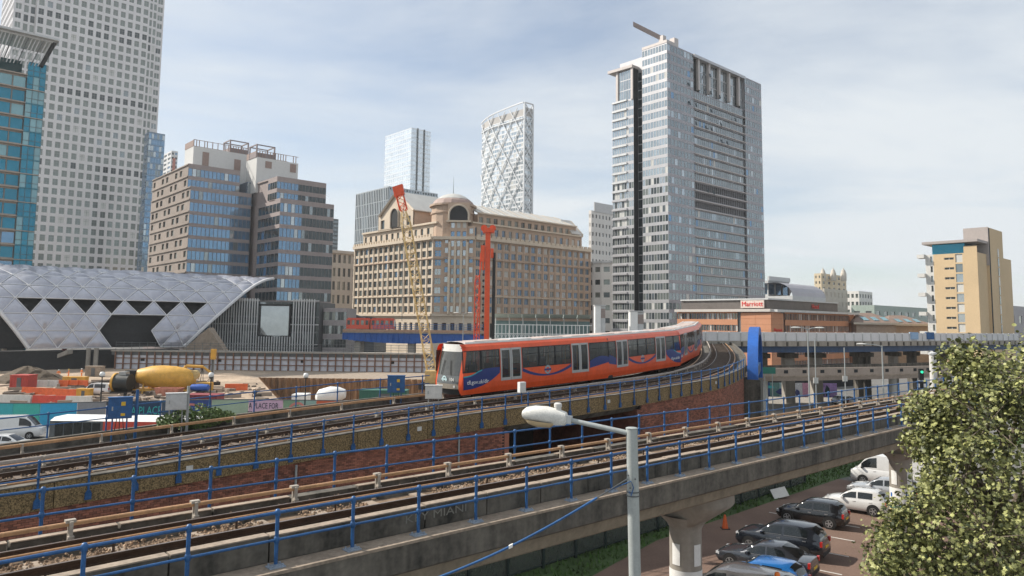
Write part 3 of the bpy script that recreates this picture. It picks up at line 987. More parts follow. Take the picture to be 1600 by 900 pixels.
    if lead:
        mb = MB(); c0 = (.05, 1.27)
        for k in range(20):
            t0, t1 = 2 * math.pi * k / 20, 2 * math.pi * (k + 1) / 20
            mb.quad(*[V((X(fx(c0[0], 1.27) - .02), c0[0] + r * math.cos(t), c0[1] + r * math.sin(t))) for r, t in ((.13, t0), (.22, t0), (.22, t1), (.13, t1))])
        mb.box((X(fx(0, 1.27) - .03), c0[0] - .26, 1.22), (X(fx(0, 1.27) - .02), c0[0] + .26, 1.32))
        ob('roundel', xf(mb, T), mat('roundel_pale', (.5, .66, .68), .4), pn)
        me = text_mesh(number, .3); me.materials.clear(); me.materials.append(M_white)
        M = Matrix((V((0, -1, 0)), V((0, 0, 1)), V((-1, 0, 0)))).transposed().to_4x4(); M.translation = V((X(fx(.6, 1.3) - .06), -.62, 1.27))
        inst('unit_number', me, T @ M, pn)
    return root
def bellows(root, A, B):
    mb = MB()
    def ring(T, x, k): return [T @ V((x, s * (y * k), z)) for s, lst in ((-1, [(1.1, .6), (1.18, 1.2), (1.18, 2.9), (1.0, 3.25)]), (1, [(1.0, 3.25), (1.18, 2.9), (1.18, 1.2), (1.1, .6)])) for y, z in lst]
    mb.sweep([ring(A, HL - .13, 1), ring(A, HL + .0, .93), ring(B, 0, .93), ring(B, .13, 1)]); ob('bellows', mb, M_black, root)
OTR = 5.95
def car_T(s):
    a = at_s(UF, s, .5); b = at_s(UF, s + HL, .5)
    pa = upz(a, OTR, -.02); pb = upz(b, OTR, -.02)
    x = (pb - pa).normalized(); y = V((-x.y, x.x, 0)).normalized(); z = x.cross(y)
    T = Matrix((x, y, z)).transposed().to_4x4(); T.translation = pa
    return T
sT = min(UF, key=lambda f: abs(proj(upz(f, OTR - 1.3, 1.8))[0] - 721))[0]
for u in range(2):
    s0 = sT + u * (2 * HL + .75)
    T1, T2 = car_T(s0), car_T(s0 + HL + .06)
    root = thing('train', ['orange light rail train unit at the front with pale windscreen and white headboard', 'rear orange train unit, partly hidden, coupled behind the leading one'][u], 'train', tuple(T1.translation))
    half_car(root, T1, False, u == 0, '104'); half_car(root, T2, True, False, '')
    bellows(root, T1, T2)

# ================================================================ trackside equipment on the brick viaduct
def framesM(f, p):
    M = Matrix((f[2], f[3], V((0, 0, 1)))).transposed().to_4x4(); M.translation = p
    return M
def f_at(px, o):
    return min(UF, key=lambda f: abs(proj(upz(f, o, 0))[0] - px) + (0 if f[0] < 75 else 999))
def cabinet(px, o, w, h, z, label, m, pole=None, dep=.35, sign=True):
    f = f_at(px, o); c = upz(f, o, 0)
    q = CAM - c; q.z = 0; n = q.normalized(); r = V((-n.y, n.x, 0)) * 1
    t = thing('equipment_cabinet', label, 'cabinet', tuple(upz(f, o, -.3)))
    mb = MB(); mb.obox(c + V((0, 0, z + h / 2)), r * (w / 2), n * (dep / 2), V((0, 0, h / 2))); ob('case', mb, m, t)
    mb = MB(); mb.obox(c + n * (dep / 2 + .01) + V((0, 0, z + h / 2)), r * (w / 2 - .05), n * .012, V((0, 0, h / 2 - .05))); d = ob('door', mb, m, t)
    mb = MB(); mb.obox(c + n * (dep / 2 + .035) + r * (-w * .32) + V((0, 0, z + h * .5)), r * .03, n * .02, V((0, 0, .09))); ob('handle', mb, M_grey, d)
    mb = MB(); mb.obox(c + V((0, 0, z + h + .02)), r * (w / 2 + .03), n * (dep / 2 + .03), V((0, 0, .018))); ob('lid', mb, m, t)
    for sx in (-.3, .3):
        mb = MB(); mb.tube(c + r * (w * sx) + V((0, 0, -.34)), c + r * (w * sx) + V((0, 0, z)), .035, 6); ob('leg', mb, M_grey if m is not M_blue else M_blue, t)
    for k in range(3):
        x = (k - 1) * .12
        mb = MB(); mb.path([c + r * x + V((0, 0, z)), c + r * (x * 1.5) + n * .1 + V((0, 0, z * .5 - .1)), c + r * (x * 3 + .1) + n * .25 + V((0, 0, -.32))], .02, 5); ob('cable', mb, M_black, t)
    if sign:
        for k, (zz_, hh) in enumerate(((z + h * .72, .09), (z + h * .2, .06))):
            mb = MB(); mb.obox(c + n * (dep / 2 + .03) + r * (w * .12) + V((0, 0, zz_)), r * .09, n * .004, V((0, 0, hh))); ob('label_plate', mb, M_plate, t)
    if pole:
        mb = MB(); mb.tube(c + r * pole + V((0, 0, -.34)), c + r * pole + V((0, 0, z + h + .35)), .07, 8); ob('post', mb, m if m is M_blue else M_grey, t)
    return t
cabinet(178, 8.3, 1.0, .95, .75, 'blue equipment cabinet beside a blue post on the far edge of the tracks', M_blue, pole=.68)
cabinet(266, 8.3, .95, .78, .85, 'grey equipment cabinet on a pole beside a green bush by the tracks', M_greylt, pole=.52, sign=False)
cabinet(615, 8.2, 1.05, 1.0, .45, 'blue equipment cabinet left of the train front', M_blue)
cabinet(677, 3.95, .95, .72, .45, 'pale grey equipment box between the tracks at the nose of the train', M_offwhite, sign=False)
f = f_at(812, -.16); c = upt(f, -.16, zh(f))
t = thing('junction_box', 'small white box fixed on top of the handrail beside the train', 'box', tuple(c))
mb = MB(); mb.obox(c + V((0, 0, .38)), f[2] * .2, f[3] * .12, V((0, 0, .28))); ob('case', mb, M_white, t)
mb = MB(); mb.obox(c + V((0, 0, .38)) - f[3] * .13, f[2] * .17, f[3] * .01, V((0, 0, .24))); ob('door', mb, M_offwhite, t)
mb = MB(); mb.tube(c + V((0, 0, -.5)), c + V((0, 0, .12)), .03, 6); ob('stalk', mb, M_blue, t)
# far handrail of the brick viaduct
fence('handrail_fence', 'blue handrail on the far edge of the brick viaduct in front of the building site', UF, lambda f, o, z: upt(f, o, z), 9.2, 1.15, 0, 1.0, 2.4, 'foot', f_at(668, 9.2)[0], mid=.5, zf=lambda f: zp(f) + 1.2, r=.03)
# bush by the tracks
def leaf_cloud(rg, n, c, rx, ry, rz, lo=.05, hi=.1, shell=.4):
    mb = MB()
    for k in range(n):
        while True:
            x, y, z = rg.uniform(-1, 1), rg.uniform(-1, 1), rg.uniform(-1, 1)
            q = x * x + y * y + z * z
            if shell * shell < q < 1: break
        p = V(c) + V((x * rx, y * ry, z * rz))
        a = V((rg.gauss(0, 1), rg.gauss(0, 1), rg.gauss(0, 1))).normalized(); b = a.orthogonal().normalized()
        s = rg.uniform(lo, hi)
        mb.quad(p - a * s, p - b * s * .6, p + a * s, p + b * s * .6)
    return mb
M_leafb = mat('bush_leaf', (.10, .15, .045), .7, var=.4, scale=2, rand=.5)
f = f_at(312, 8.4); c = upz(f, 8.4, .15)
t = thing('bush', 'small green bush growing between the tracks and the hoarding', 'bush', tuple(upz(f, 8.4, -.3)))
rg = random.Random(4)
mb = MB()
for dx, dy, h in ((-1.3, 0, .35), (-.5, .2, .62), (.2, -.1, .7), (.9, .1, .5), (1.5, 0, .3)):
    sub = leaf_cloud(rg, 420, c + f[2] * dx + f[3] * dy + V((0, 0, h * .3)), .55, .5, h, .05, .11, .2); mb.add(sub.v, sub.f)
ob('foliage', mb, M_leafb, t)
for k in range(5):
    mb = MB(); mb.tube(c + f[2] * (-1.2 + .6 * k) + V((0, 0, -.45)), c + f[2] * (-1.3 + .65 * k) + V((0, 0, .4)), .02, 5); ob('stem', mb, M_soil, t)
# blue steel arch at the end of the brick viaduct
fE = at_s(UF, SE + .6, .5)
t = thing('steel_arch', 'bright blue rounded steel bridge arch at the end of the curved viaduct', 'bridge arch', tuple(upt(fE, -.6, 0)))
mb = MB()
base = upt(fE, -.75, 0); ux = brg(20.5); uy = V((-ux.y, ux.x, 0))
arc = [(0, 5.6), (-.05, 7.4), (.15, 8.5), (.7, 9.5), (1.6, 10.3), (3.0, 11.0), (5.0, 11.4), (7.5, 11.5)]
arc = arc + [(15 - x, z) for x, z in arc[::-1]]
dense = catmull([V((x, 0, z)) for x, z in arc], 5)
secs = []
for i, p in enumerate(dense):
    d = (dense[min(i + 1, len(dense) - 1)] - dense[max(i - 1, 0)]).normalized(); nn = V((-d.z, 0, d.x))
    cc = base + ux * p.x + V((0, 0, p.z)); n3 = ux * nn.x + V((0, 0, nn.z))
    secs.append([cc + uy * a * .46 + n3 * b * .36 for a, b in ((-1, -1), (-1, 1), (1, 1), (1, -1))])
mb.sweep(secs); ob('arch_rib', mb, M_blue_br, t, 40)
for x in (3, 5.2, 7.5, 9.8, 12):
    mb = MB(); zt = [p.z for p in dense if abs(p.x - x) < .6][0]
    mb.tube(base + ux * x + V((0, 0, 8.0)), base + ux * x + V((0, 0, zt)), .05, 6); ob('hanger', mb, M_blue_br, t)
mb = MB(); mb.obox(base + ux * 7.5 + V((0, 0, 7.6)), ux * 7.2, uy * .3, V((0, 0, .45))); ob('tie_beam', mb, M_blue_dk, t)
# ================================================================ BUILDINGS
def glass(name, col, metal=.55, rough=.07, var=.2):
    return wobble(name, col=col, rough=rough, metal=metal, var=var, scale=.08, spec=.6, rand=.2)
GL_dk = glass('pane_dark', (.05, .065, .07), .3)
GL_gr = glass('pane_green_grey', (.20, .225, .21), .4)
GL_bl = glass('pane_blue', (.16, .27, .40), .7)
GL_lb = glass('pane_pale_blue', (.43, .475, .50), .75)
GL_tq = glass('pane_turquoise', (.02, .20, .30), .5)
GL_tq2 = glass('pane_turquoise_pale', (.20, .36, .40), .4)
GL_bd = wobble('pane_blind', col=(.55, .55, .52), rough=.25, var=.12, rand=.3)
GL_sv = glass('pane_silver', (.46, .51, .52), .85, .05)
GL_wh = glass('pane_white', (.78, .82, .84), .6)
GL_sd = glass('pane_slate', (.25, .285, .30), .7)
PANE = {}
def pane_mesh(style, m, fm):
    k = (style, m.name, fm.name if fm else '')
    if k in PANE: return PANE[k]
    mb = MB(); mb.quad((-.5, 0, -.5), (.5, 0, -.5), (.5, 0, .5), (-.5, 0, .5))
    mats = [m]
    if style != 'plain':
        mats.append(fm)
        bars = {'bars': [(-.5, -.46, -.5, .5), (.46, .5, -.5, .5), (-.46, .46, -.5, -.47), (-.46, .46, .47, .5), (-.025, .025, -.47, .47)],
                'cross': [(-.03, .03, -.5, .5), (-.5, -.03, .12, .16), (.03, .5, .12, .16)],
                'mull': [(-.5, -.46, -.5, .5), (.46, .5, -.5, .5)],
                'tran': [(-.5, -.46, -.5, .5), (.46, .5, -.5, .5), (-.46, .46, -.16, -.12)]}[style]
        for x0, x1, z0, z1 in bars:
            mb.box((x0, -.06, z0), (x1, -.001, z1), 1)
    me = (mb, mb.mesh('window', mats), mats)
    PANE[k] = me
    return me
class Bld:
    def __init__(s, name, label, loc, cat='building', group=None, limit=300):
        s.root = thing(name, label, cat, (loc[0], loc[1], 0), group=group)
        s.p = {}; s.w = []; s.limit = limit
    def part(s, name, m):
        k = (name, m.name)
        if k not in s.p: s.p[k] = (MB(), m)
        return s.p[k][0]
    def facade(s, A, B, z0, z1, nc, nr, fw=.6, fh=.55, inset=.25, wall=None, panes=None, zo=.5, style='plain', fm=None, skip=None, pick=None, xoff=.5, wname='wall', cols=None):
        A = V((A[0], A[1], 0)); B = V((B[0], B[1], 0))
        d = (B - A); L = d.length; d.normalize(); n = V((d.y, -d.x, 0))
        w = s.part(wname, wall)
        ch = (z1 - z0) / nr
        if cols is None:
            cw = L / nc
            cols = [(cw * (i + xoff * (1 - fw)), cw * (i + xoff * (1 - fw) + fw)) for i in range(nc)]
        rg_ = random.Random(int(abs(A.x * 7 + A.y * 3 + z0)))
        def q(x0, x1, za, zb, off=0):
            a, b = A + d * x0 + n * off, A + d * x1 + n * off
            w.quad((a.x, a.y, za), (b.x, b.y, za), (b.x, b.y, zb), (a.x, a.y, zb))
        for j in range(nr):
            zb = z0 + ch * j; wb = zb + ch * (1 - fh) * zo; wt = wb + ch * fh; zt = zb + ch
            if wb > zb + 1e-4: q(0, L, zb, wb)
            if zt > wt + 1e-4: q(0, L, wt, zt)
            x = 0
            for i, (xa, xb) in enumerate(cols):
                if skip and skip(i, j):
                    continue
                if xa > x + 1e-4: q(x, xa, wb, wt)
                x = xb
                a, b = A + d * xa, A + d * xb; ai, bi = a - n * inset, b - n * inset
                if inset > .02:
                    w.quad((a.x, a.y, wb), (a.x, a.y, wt), (ai.x, ai.y, wt), (ai.x, ai.y, wb))
                    w.quad((b.x, b.y, wt), (b.x, b.y, wb), (bi.x, bi.y, wb), (bi.x, bi.y, wt))
                    w.quad((a.x, a.y, wb), (ai.x, ai.y, wb), (bi.x, bi.y, wb), (b.x, b.y, wb))
                    w.quad((ai.x, ai.y, wt), (a.x, a.y, wt), (b.x, b.y, wt), (bi.x, bi.y, wt))
                if pick: m = pick(i, j, rg_)
                else: m = rg_.choices([p for p, k in panes], [k for p, k in panes])[0]
                c = (ai + bi) / 2 + V((0, 0, (wb + wt) / 2))
                M = Matrix((d * (xb - xa), -n * min(1, xb - xa), V((0, 0, wt - wb)))).transposed().to_4x4(); M.translation = c
                s.w.append((M, style, m, fm))
            if x < L - 1e-4: q(x, L, wb, wt)
    def core(s, poly, z0, z1, m, name='core'):
        s.part(name, m).prism(poly, z0, z1)
    def finish(s, name='window'):
        for (nm, _), (mb, m) in s.p.items():
            if mb.f: ob(nm, mb, m, s.root)
        def key(t):
            c = t[0].translation; px, py = proj(c)
            return (not (-10 < px < 1610 and -10 < py < 910), (c - CAM).length)
        s.w.sort(key=key)
        rest = {}
        for k, (M, st, m, fm) in enumerate(s.w):
            mb, me, mats = pane_mesh(st, m, fm)
            if k < s.limit: inst(name, me, M, s.root)
            else:
                r = rest.setdefault('x', (MB(), []))
                idx = []
                for q in mats:
                    if q not in r[1]: r[1].append(q)
                    idx.append(r[1].index(q))
                o = len(r[0].v)
                r[0].v.extend([tuple(M @ V(v)) for v in mb.v])
                for f, mi in zip(mb.f, mb.m):
                    r[0].f.append(tuple(i + o for i in f)); r[0].m.append(idx[mi])
        for mb, mats in rest.values():
            o = ob(name + '_field', mb, mats, s.root); o['kind'] = 'stuff'
        return s.root
def quadplan(C, a, la, b, lb):
    # rectangle: corner C, along unit a by la, along unit b by lb
    C = V((C[0], C[1], 0)); a = V(a); b = V(b)
    return C, C + a * la, C + a * la + b * lb, C + b * lb
def inset_poly(Q, k):
    # shrink a convex plan outline by k metres on every side
    Q = [V((q[0], q[1], 0)) for q in Q]
    if sum(a.x * b_.y - b_.x * a.y for a, b_ in zip(Q, Q[1:] + Q[:1])) < 0: Q = Q[::-1]
    E = []
    for a, b_ in zip(Q, Q[1:] + Q[:1]):
        d = (b_ - a).normalized(); E.append((a + V((-d.y, d.x, 0)) * k, d))
    out = []
    for (p, d), (q, e) in zip(E[-1:] + E[:-1], E):
        den = d.x * e.y - d.y * e.x
        if abs(den) < 1e-6: out.append(q); continue
        t = ((q.x - p.x) * e.y - (q.y - p.y) * e.x) / den
        out.append(p + d * t)
    return out
def zat(px, py, d): return P(px, py, d).z

# ---- stone clad skyscraper (far left)
M_ocs = mat('steel_cladding', (.62, .59, .58), .42, .45, var=.07, scale=.05, fine=20)
M_ocs2 = mat('steel_cladding_rib', (.66, .635, .625), .4, .45, var=.06, scale=.1)
C = XD(21, 385, 180)
tL = 9.0
b = Bld('skyscraper', 'pale stone and steel skyscraper with grid of square windows, tallest at left', (C.x, C.y))
def up(C, t, u): return V((C.x, C.y, 0)) + V(u) * t
tA = hit(C, UR, 57); tB = hit(C, UR, 231); tC = hit(C, UR, 253)
OZ1 = 234.0; nr = 44
A0 = up(C, 0, UR); A1 = up(C, tA * .42, UR); A2 = up(C, tA, UR); A3 = up(C, tB, UR); A4 = up(C, tC - 3.4, UR); A5 = up(C, tC + 1.0, UR)
inn = UL * 3.4
ocsp = [(GL_gr, 8), (GL_dk, 2), (GL_bd, .6), (GL_bl, 1)]
def ocs_pick(i, j, rg_):
    if j in (18, 26, 33, 34) and rg_.random() < .55: return GL_dk
    if rg_.random() < .03: return GL_bd
    return GL_gr if rg_.random() < .97 else GL_sd
b.facade(A0, A1, 0, OZ1, 1, nr, .62, .62, .3, M_ocs, pick=ocs_pick, style='bars', fm=M_ocs2)
b.facade(A1 + inn * .5, A2 + inn * .5, 0, OZ1, 2, nr, .66, .74, .2, M_ocs, pick=ocs_pick)
b.facade(A2, A3, 0, OZ1, 14, nr, .62, .66, .3, M_ocs, pick=ocs_pick, style='cross', fm=mat('mullion_grey', (.20, .21, .20), .5, .2))
b.facade(A3 + inn * .5, A4 + inn * .5, 0, OZ1, 2, nr, .66, .74, .2, M_ocs, pick=ocs_pick)
b.facade(A4 + inn, A5 + inn, 0, OZ1, 1, nr, .66, .62, .3, M_ocs, pick=ocs_pick, style='bars', fm=M_ocs2)
W_ = b.part('return_wall', M_ocs)
for p, q in ((A1, A1 + inn * .5), (A2, A2 + inn * .5), (A3, A3 + inn * .5), (A4 + inn * .5, A4 + inn)):
    W_.quad((p.x, p.y, 0), (q.x, q.y, 0), (q.x, q.y, OZ1), (p.x, p.y, OZ1))
# slim ribs
rb = b.part('rib', M_ocs2)
cw = (A3 - A2).length / 14
for i in range(15):
    p = A2 + UR * (cw * i)
    rb.obox((p.x, p.y, OZ1 / 2), UR * .12, V((UR.y, -UR.x, 0)) * .10, (0, 0, OZ1 / 2))
b.facade(A0 + UL * 52, A0, 0, OZ1, 12, nr, .62, .62, .3, M_ocs, pick=ocs_pick)
b.core(inset_poly([A0, A5, A5 + inn + UL * 52, A0 + UL * 52], 4.5), 0, 246, M_ocs)
b.core([A0 + UR * .6 + UL * .6, A5 - UR * .6 + inn * 1.3, A5 + UL * 50, A0 + UL * 51], OZ1 + .01, 246, M_ocs, 'upper_storeys')
b.finish()

# ---- turquoise glass tower at the left edge
M_bronze = mat('bronze_trim', (.36, .30, .25), .45, .3, var=.15)
Cr = XD(71, 206, 80)
b = Bld('glass_tower', 'turquoise glass office tower with slanted louvred roof at the left edge', (Cr.x, Cr.y))
rgt = V((Cr.x, Cr.y, 0)); lft = rgt - UR * 34
mid = rgt + UR * hit((Cr.x, Cr.y, 60), UR, 34)
zt = zat(50, 112, 200); fl = 4.1; nrr = int(zt / fl); z0 = zt - nrr * fl
tqp = [(GL_tq, 6), (GL_tq2, 2.2), (GL_bl, .8)]
b.facade(lft, mid - V((UR.y, -UR.x, 0)) * .8, z0, zt, 9, nrr, .96, .74, .12, M_bronze, panes=tqp, style='mull', fm=M_greydk)
b.facade(mid, rgt, z0, zt + fl, 3, nrr + 1, .97, .90, .05, mat('tower_teal', (.03, .15, .20), .4, .3), panes=[(GL_tq, 5), (GL_tq2, 1)], style='tran', fm=M_greydk)
bands = b.part('sunshade', M_bronze)
nrm = V((UR.y, -UR.x, 0))
for j in range(nrr + 1):
    z = z0 + fl * j
    a, e = lft, mid
    bands.wbox(a + nrm * .35, e + nrm * .1, .9, z - .16, z + .16)
    if j % 2 == 0: bands.wbox(mid + nrm * .1, rgt + nrm * .1, .5, z - .12, z + .12)
b.core([lft + UR * .5 + UL * 1.4, rgt - UR * .5 + UL * 1.4, rgt - UR * .5 + UL * 30, lft + UR * .5 + UL * 30], 0, zt - .3, M_greydk)
b.core([rgt - UR * .4 + UL * .4, rgt + UL * .4, rgt + UL * 30, rgt - UR * .4 + UL * 30], 0, zt + fl - .2, mat('tower_teal', (.03, .15, .20), .4), 'side_wall')
b.core([mid - UR * 22 + UL * 3, mid - UR * 1 + UL * 3, mid - UR * 1 + UL * 20, mid - UR * 22 + UL * 20], zt, zt + 4.6, mat('dark_teal_wall', (.02, .07, .075), .6), 'plant_room')
b.finish()
# louvred screen
top = [lft + nrm * 2.6 + V((0, 0, zt + 10.5)), rgt + nrm * 2.6 + UR * 1.2 + V((0, 0, zt + 10.5))]
bot = [lft + nrm * 0.2 + V((0, 0, zt + .5)), rgt + nrm * .2 - UR * 1.4 + V((0, 0, zt + 3.2))]
for k in range(40):
    t = k / 39
    mb = MB(); mb.tube(ln(bot[0], bot[1], t), ln(top[0], top[1], t), .17, 4); ob('louvre', mb, M_greylt if k % 4 else M_greydk, b.root)
mb = MB(); mb.tube(top[0], top[1], .35, 6); mb.obox((top[0] + top[1]) / 2 + UL * 6 + V((0, 0, .6)), UR * 18.5, UL * 7.5, V((0, 0, .3))); ob('roof_canopy', mb, M_greylt, b.root)
mb = MB(); mb.tube(bot[1], top[1], .6, 5); ob('screen_edge', mb, M_black, b.root)

# ---- slim blue tower and balcony tower behind
def simple_tower(name, label, pxl, pxc, pxr, py, d, wall, panes, ncl, ncr, nr, fw=.8, fh=.6, inset=.1, style='plain', fm=None, z0=0, limit=120, deep=20, cat='building', roof=None):
    Cn = XD(pxc, d, zat(pxc, py, d)); z1 = zat(pxc, py, d)
    b = Bld(name, label, (Cn.x, Cn.y), cat, limit=limit)
    Cp = V((Cn.x, Cn.y, 0))
    lr = hit((Cn.x, Cn.y, z1), UR, pxr) if pxr > pxc + 1 else deep
    ll = hit((Cn.x, Cn.y, z1), UL, pxl) if pxl < pxc - 1 else deep
    if pxr > pxc + 1: b.facade(Cp, Cp + UR * lr, z0, z1, ncr, nr, fw, fh, inset, wall, panes=panes, style=style, fm=fm)
    if pxl < pxc - 1: b.facade(Cp + UL * ll, Cp, z0, z1, ncl, nr, fw, fh, inset, wall, panes=panes, style=style, fm=fm)
    Q = [Cp, Cp + UR * lr, Cp + UR * lr + UL * ll, Cp + UL * ll]
    b.core(inset_poly(Q, inset + .4), z0, z1 - .05, wall)
    b.core([Q[0] + UR * .05 + UL * .05, Q[1] + UL * .05, Q[2], Q[3] + UR * .05], z1 - .04, z1 + .5, roof or wall, 'roof')
    return b, Cp, lr, ll, z1
M_blueclad = mat('blue_cladding', (.17, .24, .32), .4, .3, var=.15)
b, *_ = simple_tower('glass_tower', 'slim blue glass tower between the stone skyscraper and the brown office block', 226, 233, 258, 207, 380, M_blueclad, [(GL_bl, 3), (GL_sd, 1), (GL_lb, 1)], 4, 6, 34, .85, .8, .05); b.finish()
b, Cp, lr, ll, z1 = simple_tower('apartment_tower', 'white apartment tower with red side and stacked balconies, small and far', 250, 268, 278, 236, 620, mat('balcony_white', (.6, .6, .6), .6), [(GL_dk, 2), (GL_bl, 1), (GL_lb, 1)], 3, 2, 40, .7, .5, .4)
mb = b.part('red_panel', mat('red_clad', (.42, .16, .12), .6))
mb.wbox(Cp + UR * (lr * .25) + nrm * .2, Cp + UR * (lr * .7) + nrm * .2, .3, 20, z1 - 6)
b.finish()
for k in range(3):   # roof crane far away
    pass

# ---- brown stone and blue glass office block
M_brown = mat('brown_stone', (.31, .26, .25), .75, var=.14, scale=.12, fine=12)
M_tan = mat('tan_stone', (.29, .24, .205), .75, var=.16, scale=.15, fine=10)
dpx = 232
C1 = XD(298, dpx, 55); z1 = zat(298, 292, dpx); 
b = Bld('office_block', 'brown stone office block with blue glass bands and white rooftop plant', (C1.x, C1.y))
C1 = V((C1.x, C1.y, 0)); nR = V((UR.y, -UR.x, 0)); nL = V((UL.y, -UL.x, 0)) * -1
la = hit((C1.x, C1.y, z1), UR, 393); lb = hit((C1.x, C1.y, z1), UL, 237)
fl = 3.95; nr = 13; zb = z1 - nr * fl
bl_p = [(GL_bl, 6), (GL_lb, 2.2), (GL_sd, 1.2), (GL_bd, .15)]
def bl_pick(i, j, rg_):
    if rg_.random() < .05: return GL_lb
    return GL_bl if rg_.random() < .92 else GL_sd
b.facade(C1, C1 + UR * la, zb, z1, 15, nr, .95, .70, .06, M_brown, pick=bl_pick, zo=.1, style='mull', fm=M_greydk)
# upper set-back storeys
zu = zat(293, 258, 235)
C1u = C1 + UL * 3.2
b.facade(C1u + UR * .02, C1u + UR * (la - 3), z1 + .4, zu, 13, 2, .95, .66, .06, M_brown, pick=bl_pick, zo=.1, style='mull', fm=M_greydk)
b.core([C1u + UR * .4 + UL * .5, C1u + UR * (la - 3.3) + UL * .5, C1u + UR * (la - 3.3) + UL * 24, C1u + UR * .4 + UL * 24], z1 - 1, zu - .05, M_brown)
b.core([C1u + UR * .02 + UL * .02, C1u + UR * (la - 3), C1u + UR * (la - 3) + UL * 24, C1u + UR * .02 + UL * 24], zu - .04, zu + .5, M_brown, 'roof')
# left stone face with staggered square windows and ledges
def stag(i, j): return (i + j * 2) % 3 == 0
b.facade(C1 + UL * lb, C1, zb, z1, 9, nr, .56, .5, .35, M_tan, pick=lambda i, j, r_: GL_gr if r_.random() < .7 else GL_dk, skip=stag)
b.facade(C1u + UL * (lb - 3.2), C1u, z1, zu - .1, 8, 2, .5, .5, .35, M_tan, pick=lambda i, j, r_: GL_gr, skip=stag)
led = b.part('ledge', M_tan)
for j in range(nr + 3):
    p, q = C1 - UR * .15 + UL * lb, (C1 if zb + fl * j < z1 + .3 else C1u) - UR * .15
    led.wbox(p, q, .35, zb + fl * j - .2, zb + fl * j + .16)
b.core([C1 + UL * .6 + UR * .4, C1 + UR * (la - .3) + UL * .6, C1 + UR * (la - .3) + UL * (lb + 2), C1 + UL * (lb + 2) + UR * .4], 0, z1 - .03, M_brown)
b.core([C1 + UL * .02, C1 + UR * la, C1 + UR * la + UL * 3.4, C1 + UL * 3.4], z1 - .02, z1 + .35, M_brown, 'parapet')
# recessed glass link
Lk = C1 + UR * la + UL * 4
b.facade(Lk, Lk + UR * 7, zb, zat(400, 275, 238), 4, nr + 1, .94, .9, .06, M_blueclad, panes=[(GL_sd, 2), (GL_bl, 2), (GL_lb, 1)], style='mull', fm=M_greydk)
b.core([Lk + UL * .3, Lk + UR * 7 + UL * .3, Lk + UR * 7 + UL * 20, Lk + UL * 20], 0, zat(400, 275, 238), M_blueclad)
# right hand block, standing forward
C2 = XD(438, 231, 50); z2 = zat(438, 311, 231); C2 = V((C2.x, C2.y, 0))
l2 = hit((C2.x, C2.y, z2), UR, 522); l2b = 17.0
def dk_pick(i, j, rg_):
    if i >= 6: return GL_dk if rg_.random() < .9 else GL_sd
    return GL_bl if rg_.random() < .85 else GL_lb
b.facade(C2, C2 + UR * l2, zb - fl * .4, z2, 15, 12, .95, .68, .06, M_brown, pick=dk_pick, zo=.1, style='mull', fm=M_greydk)
b.facade(C2 + UL * l2b, C2, zb - fl * .4, z2, 6, 12, .95, .68, .06, M_brown, panes=[(GL_dk, 3), (GL_bl, .6)], zo=.1, style='mull', fm=M_greydk)
C2u = C2 + UL * 4 + UR * .4; z2u = zat(425, 279, 236); l2u = l2 - 1.5
b.facade(C2u, C2u + UR * l2u, z2 + .5, z2u, 14, 2, .95, .62, .06, M_brown, pick=dk_pick, zo=.1, style='mull', fm=M_greydk)
b.facade(C2u + UL * 7, C2u, z2 + .5, z2u, 4, 2, .95, .62, .06, M_brown, panes=[(GL_dk, 3), (GL_bl, .6)], zo=.1, style='mull', fm=M_greydk)
b.core([C2u + UL * .4 + UR * .4, C2u + UR * (l2u - .4) + UL * .4, C2u + UR * (l2u - .4) + UL * 20, C2u + UR * .4 + UL * 20], z2 - 1, z2u - .03, M_brown)
b.core([C2u, C2u + UR * l2u, C2u + UR * l2u + UL * 20, C2u + UL * 20], z2u - .02, z2u + .5, M_brown, 'roof')
b.core([C2 + UL * .4 + UR * .4, C2 + UR * (l2 - .4) + UL * .4, C2 + UR * (l2 - .4) + UL * 24, C2 + UR * .4 + UL * 24], 0, z2 - .03, M_brown)
b.core([C2, C2 + UR * l2, C2 + UR * l2 + UL * 4, C2 + UL * 4], z2 - .02, z2 + .4, M_brown, 'parapet')
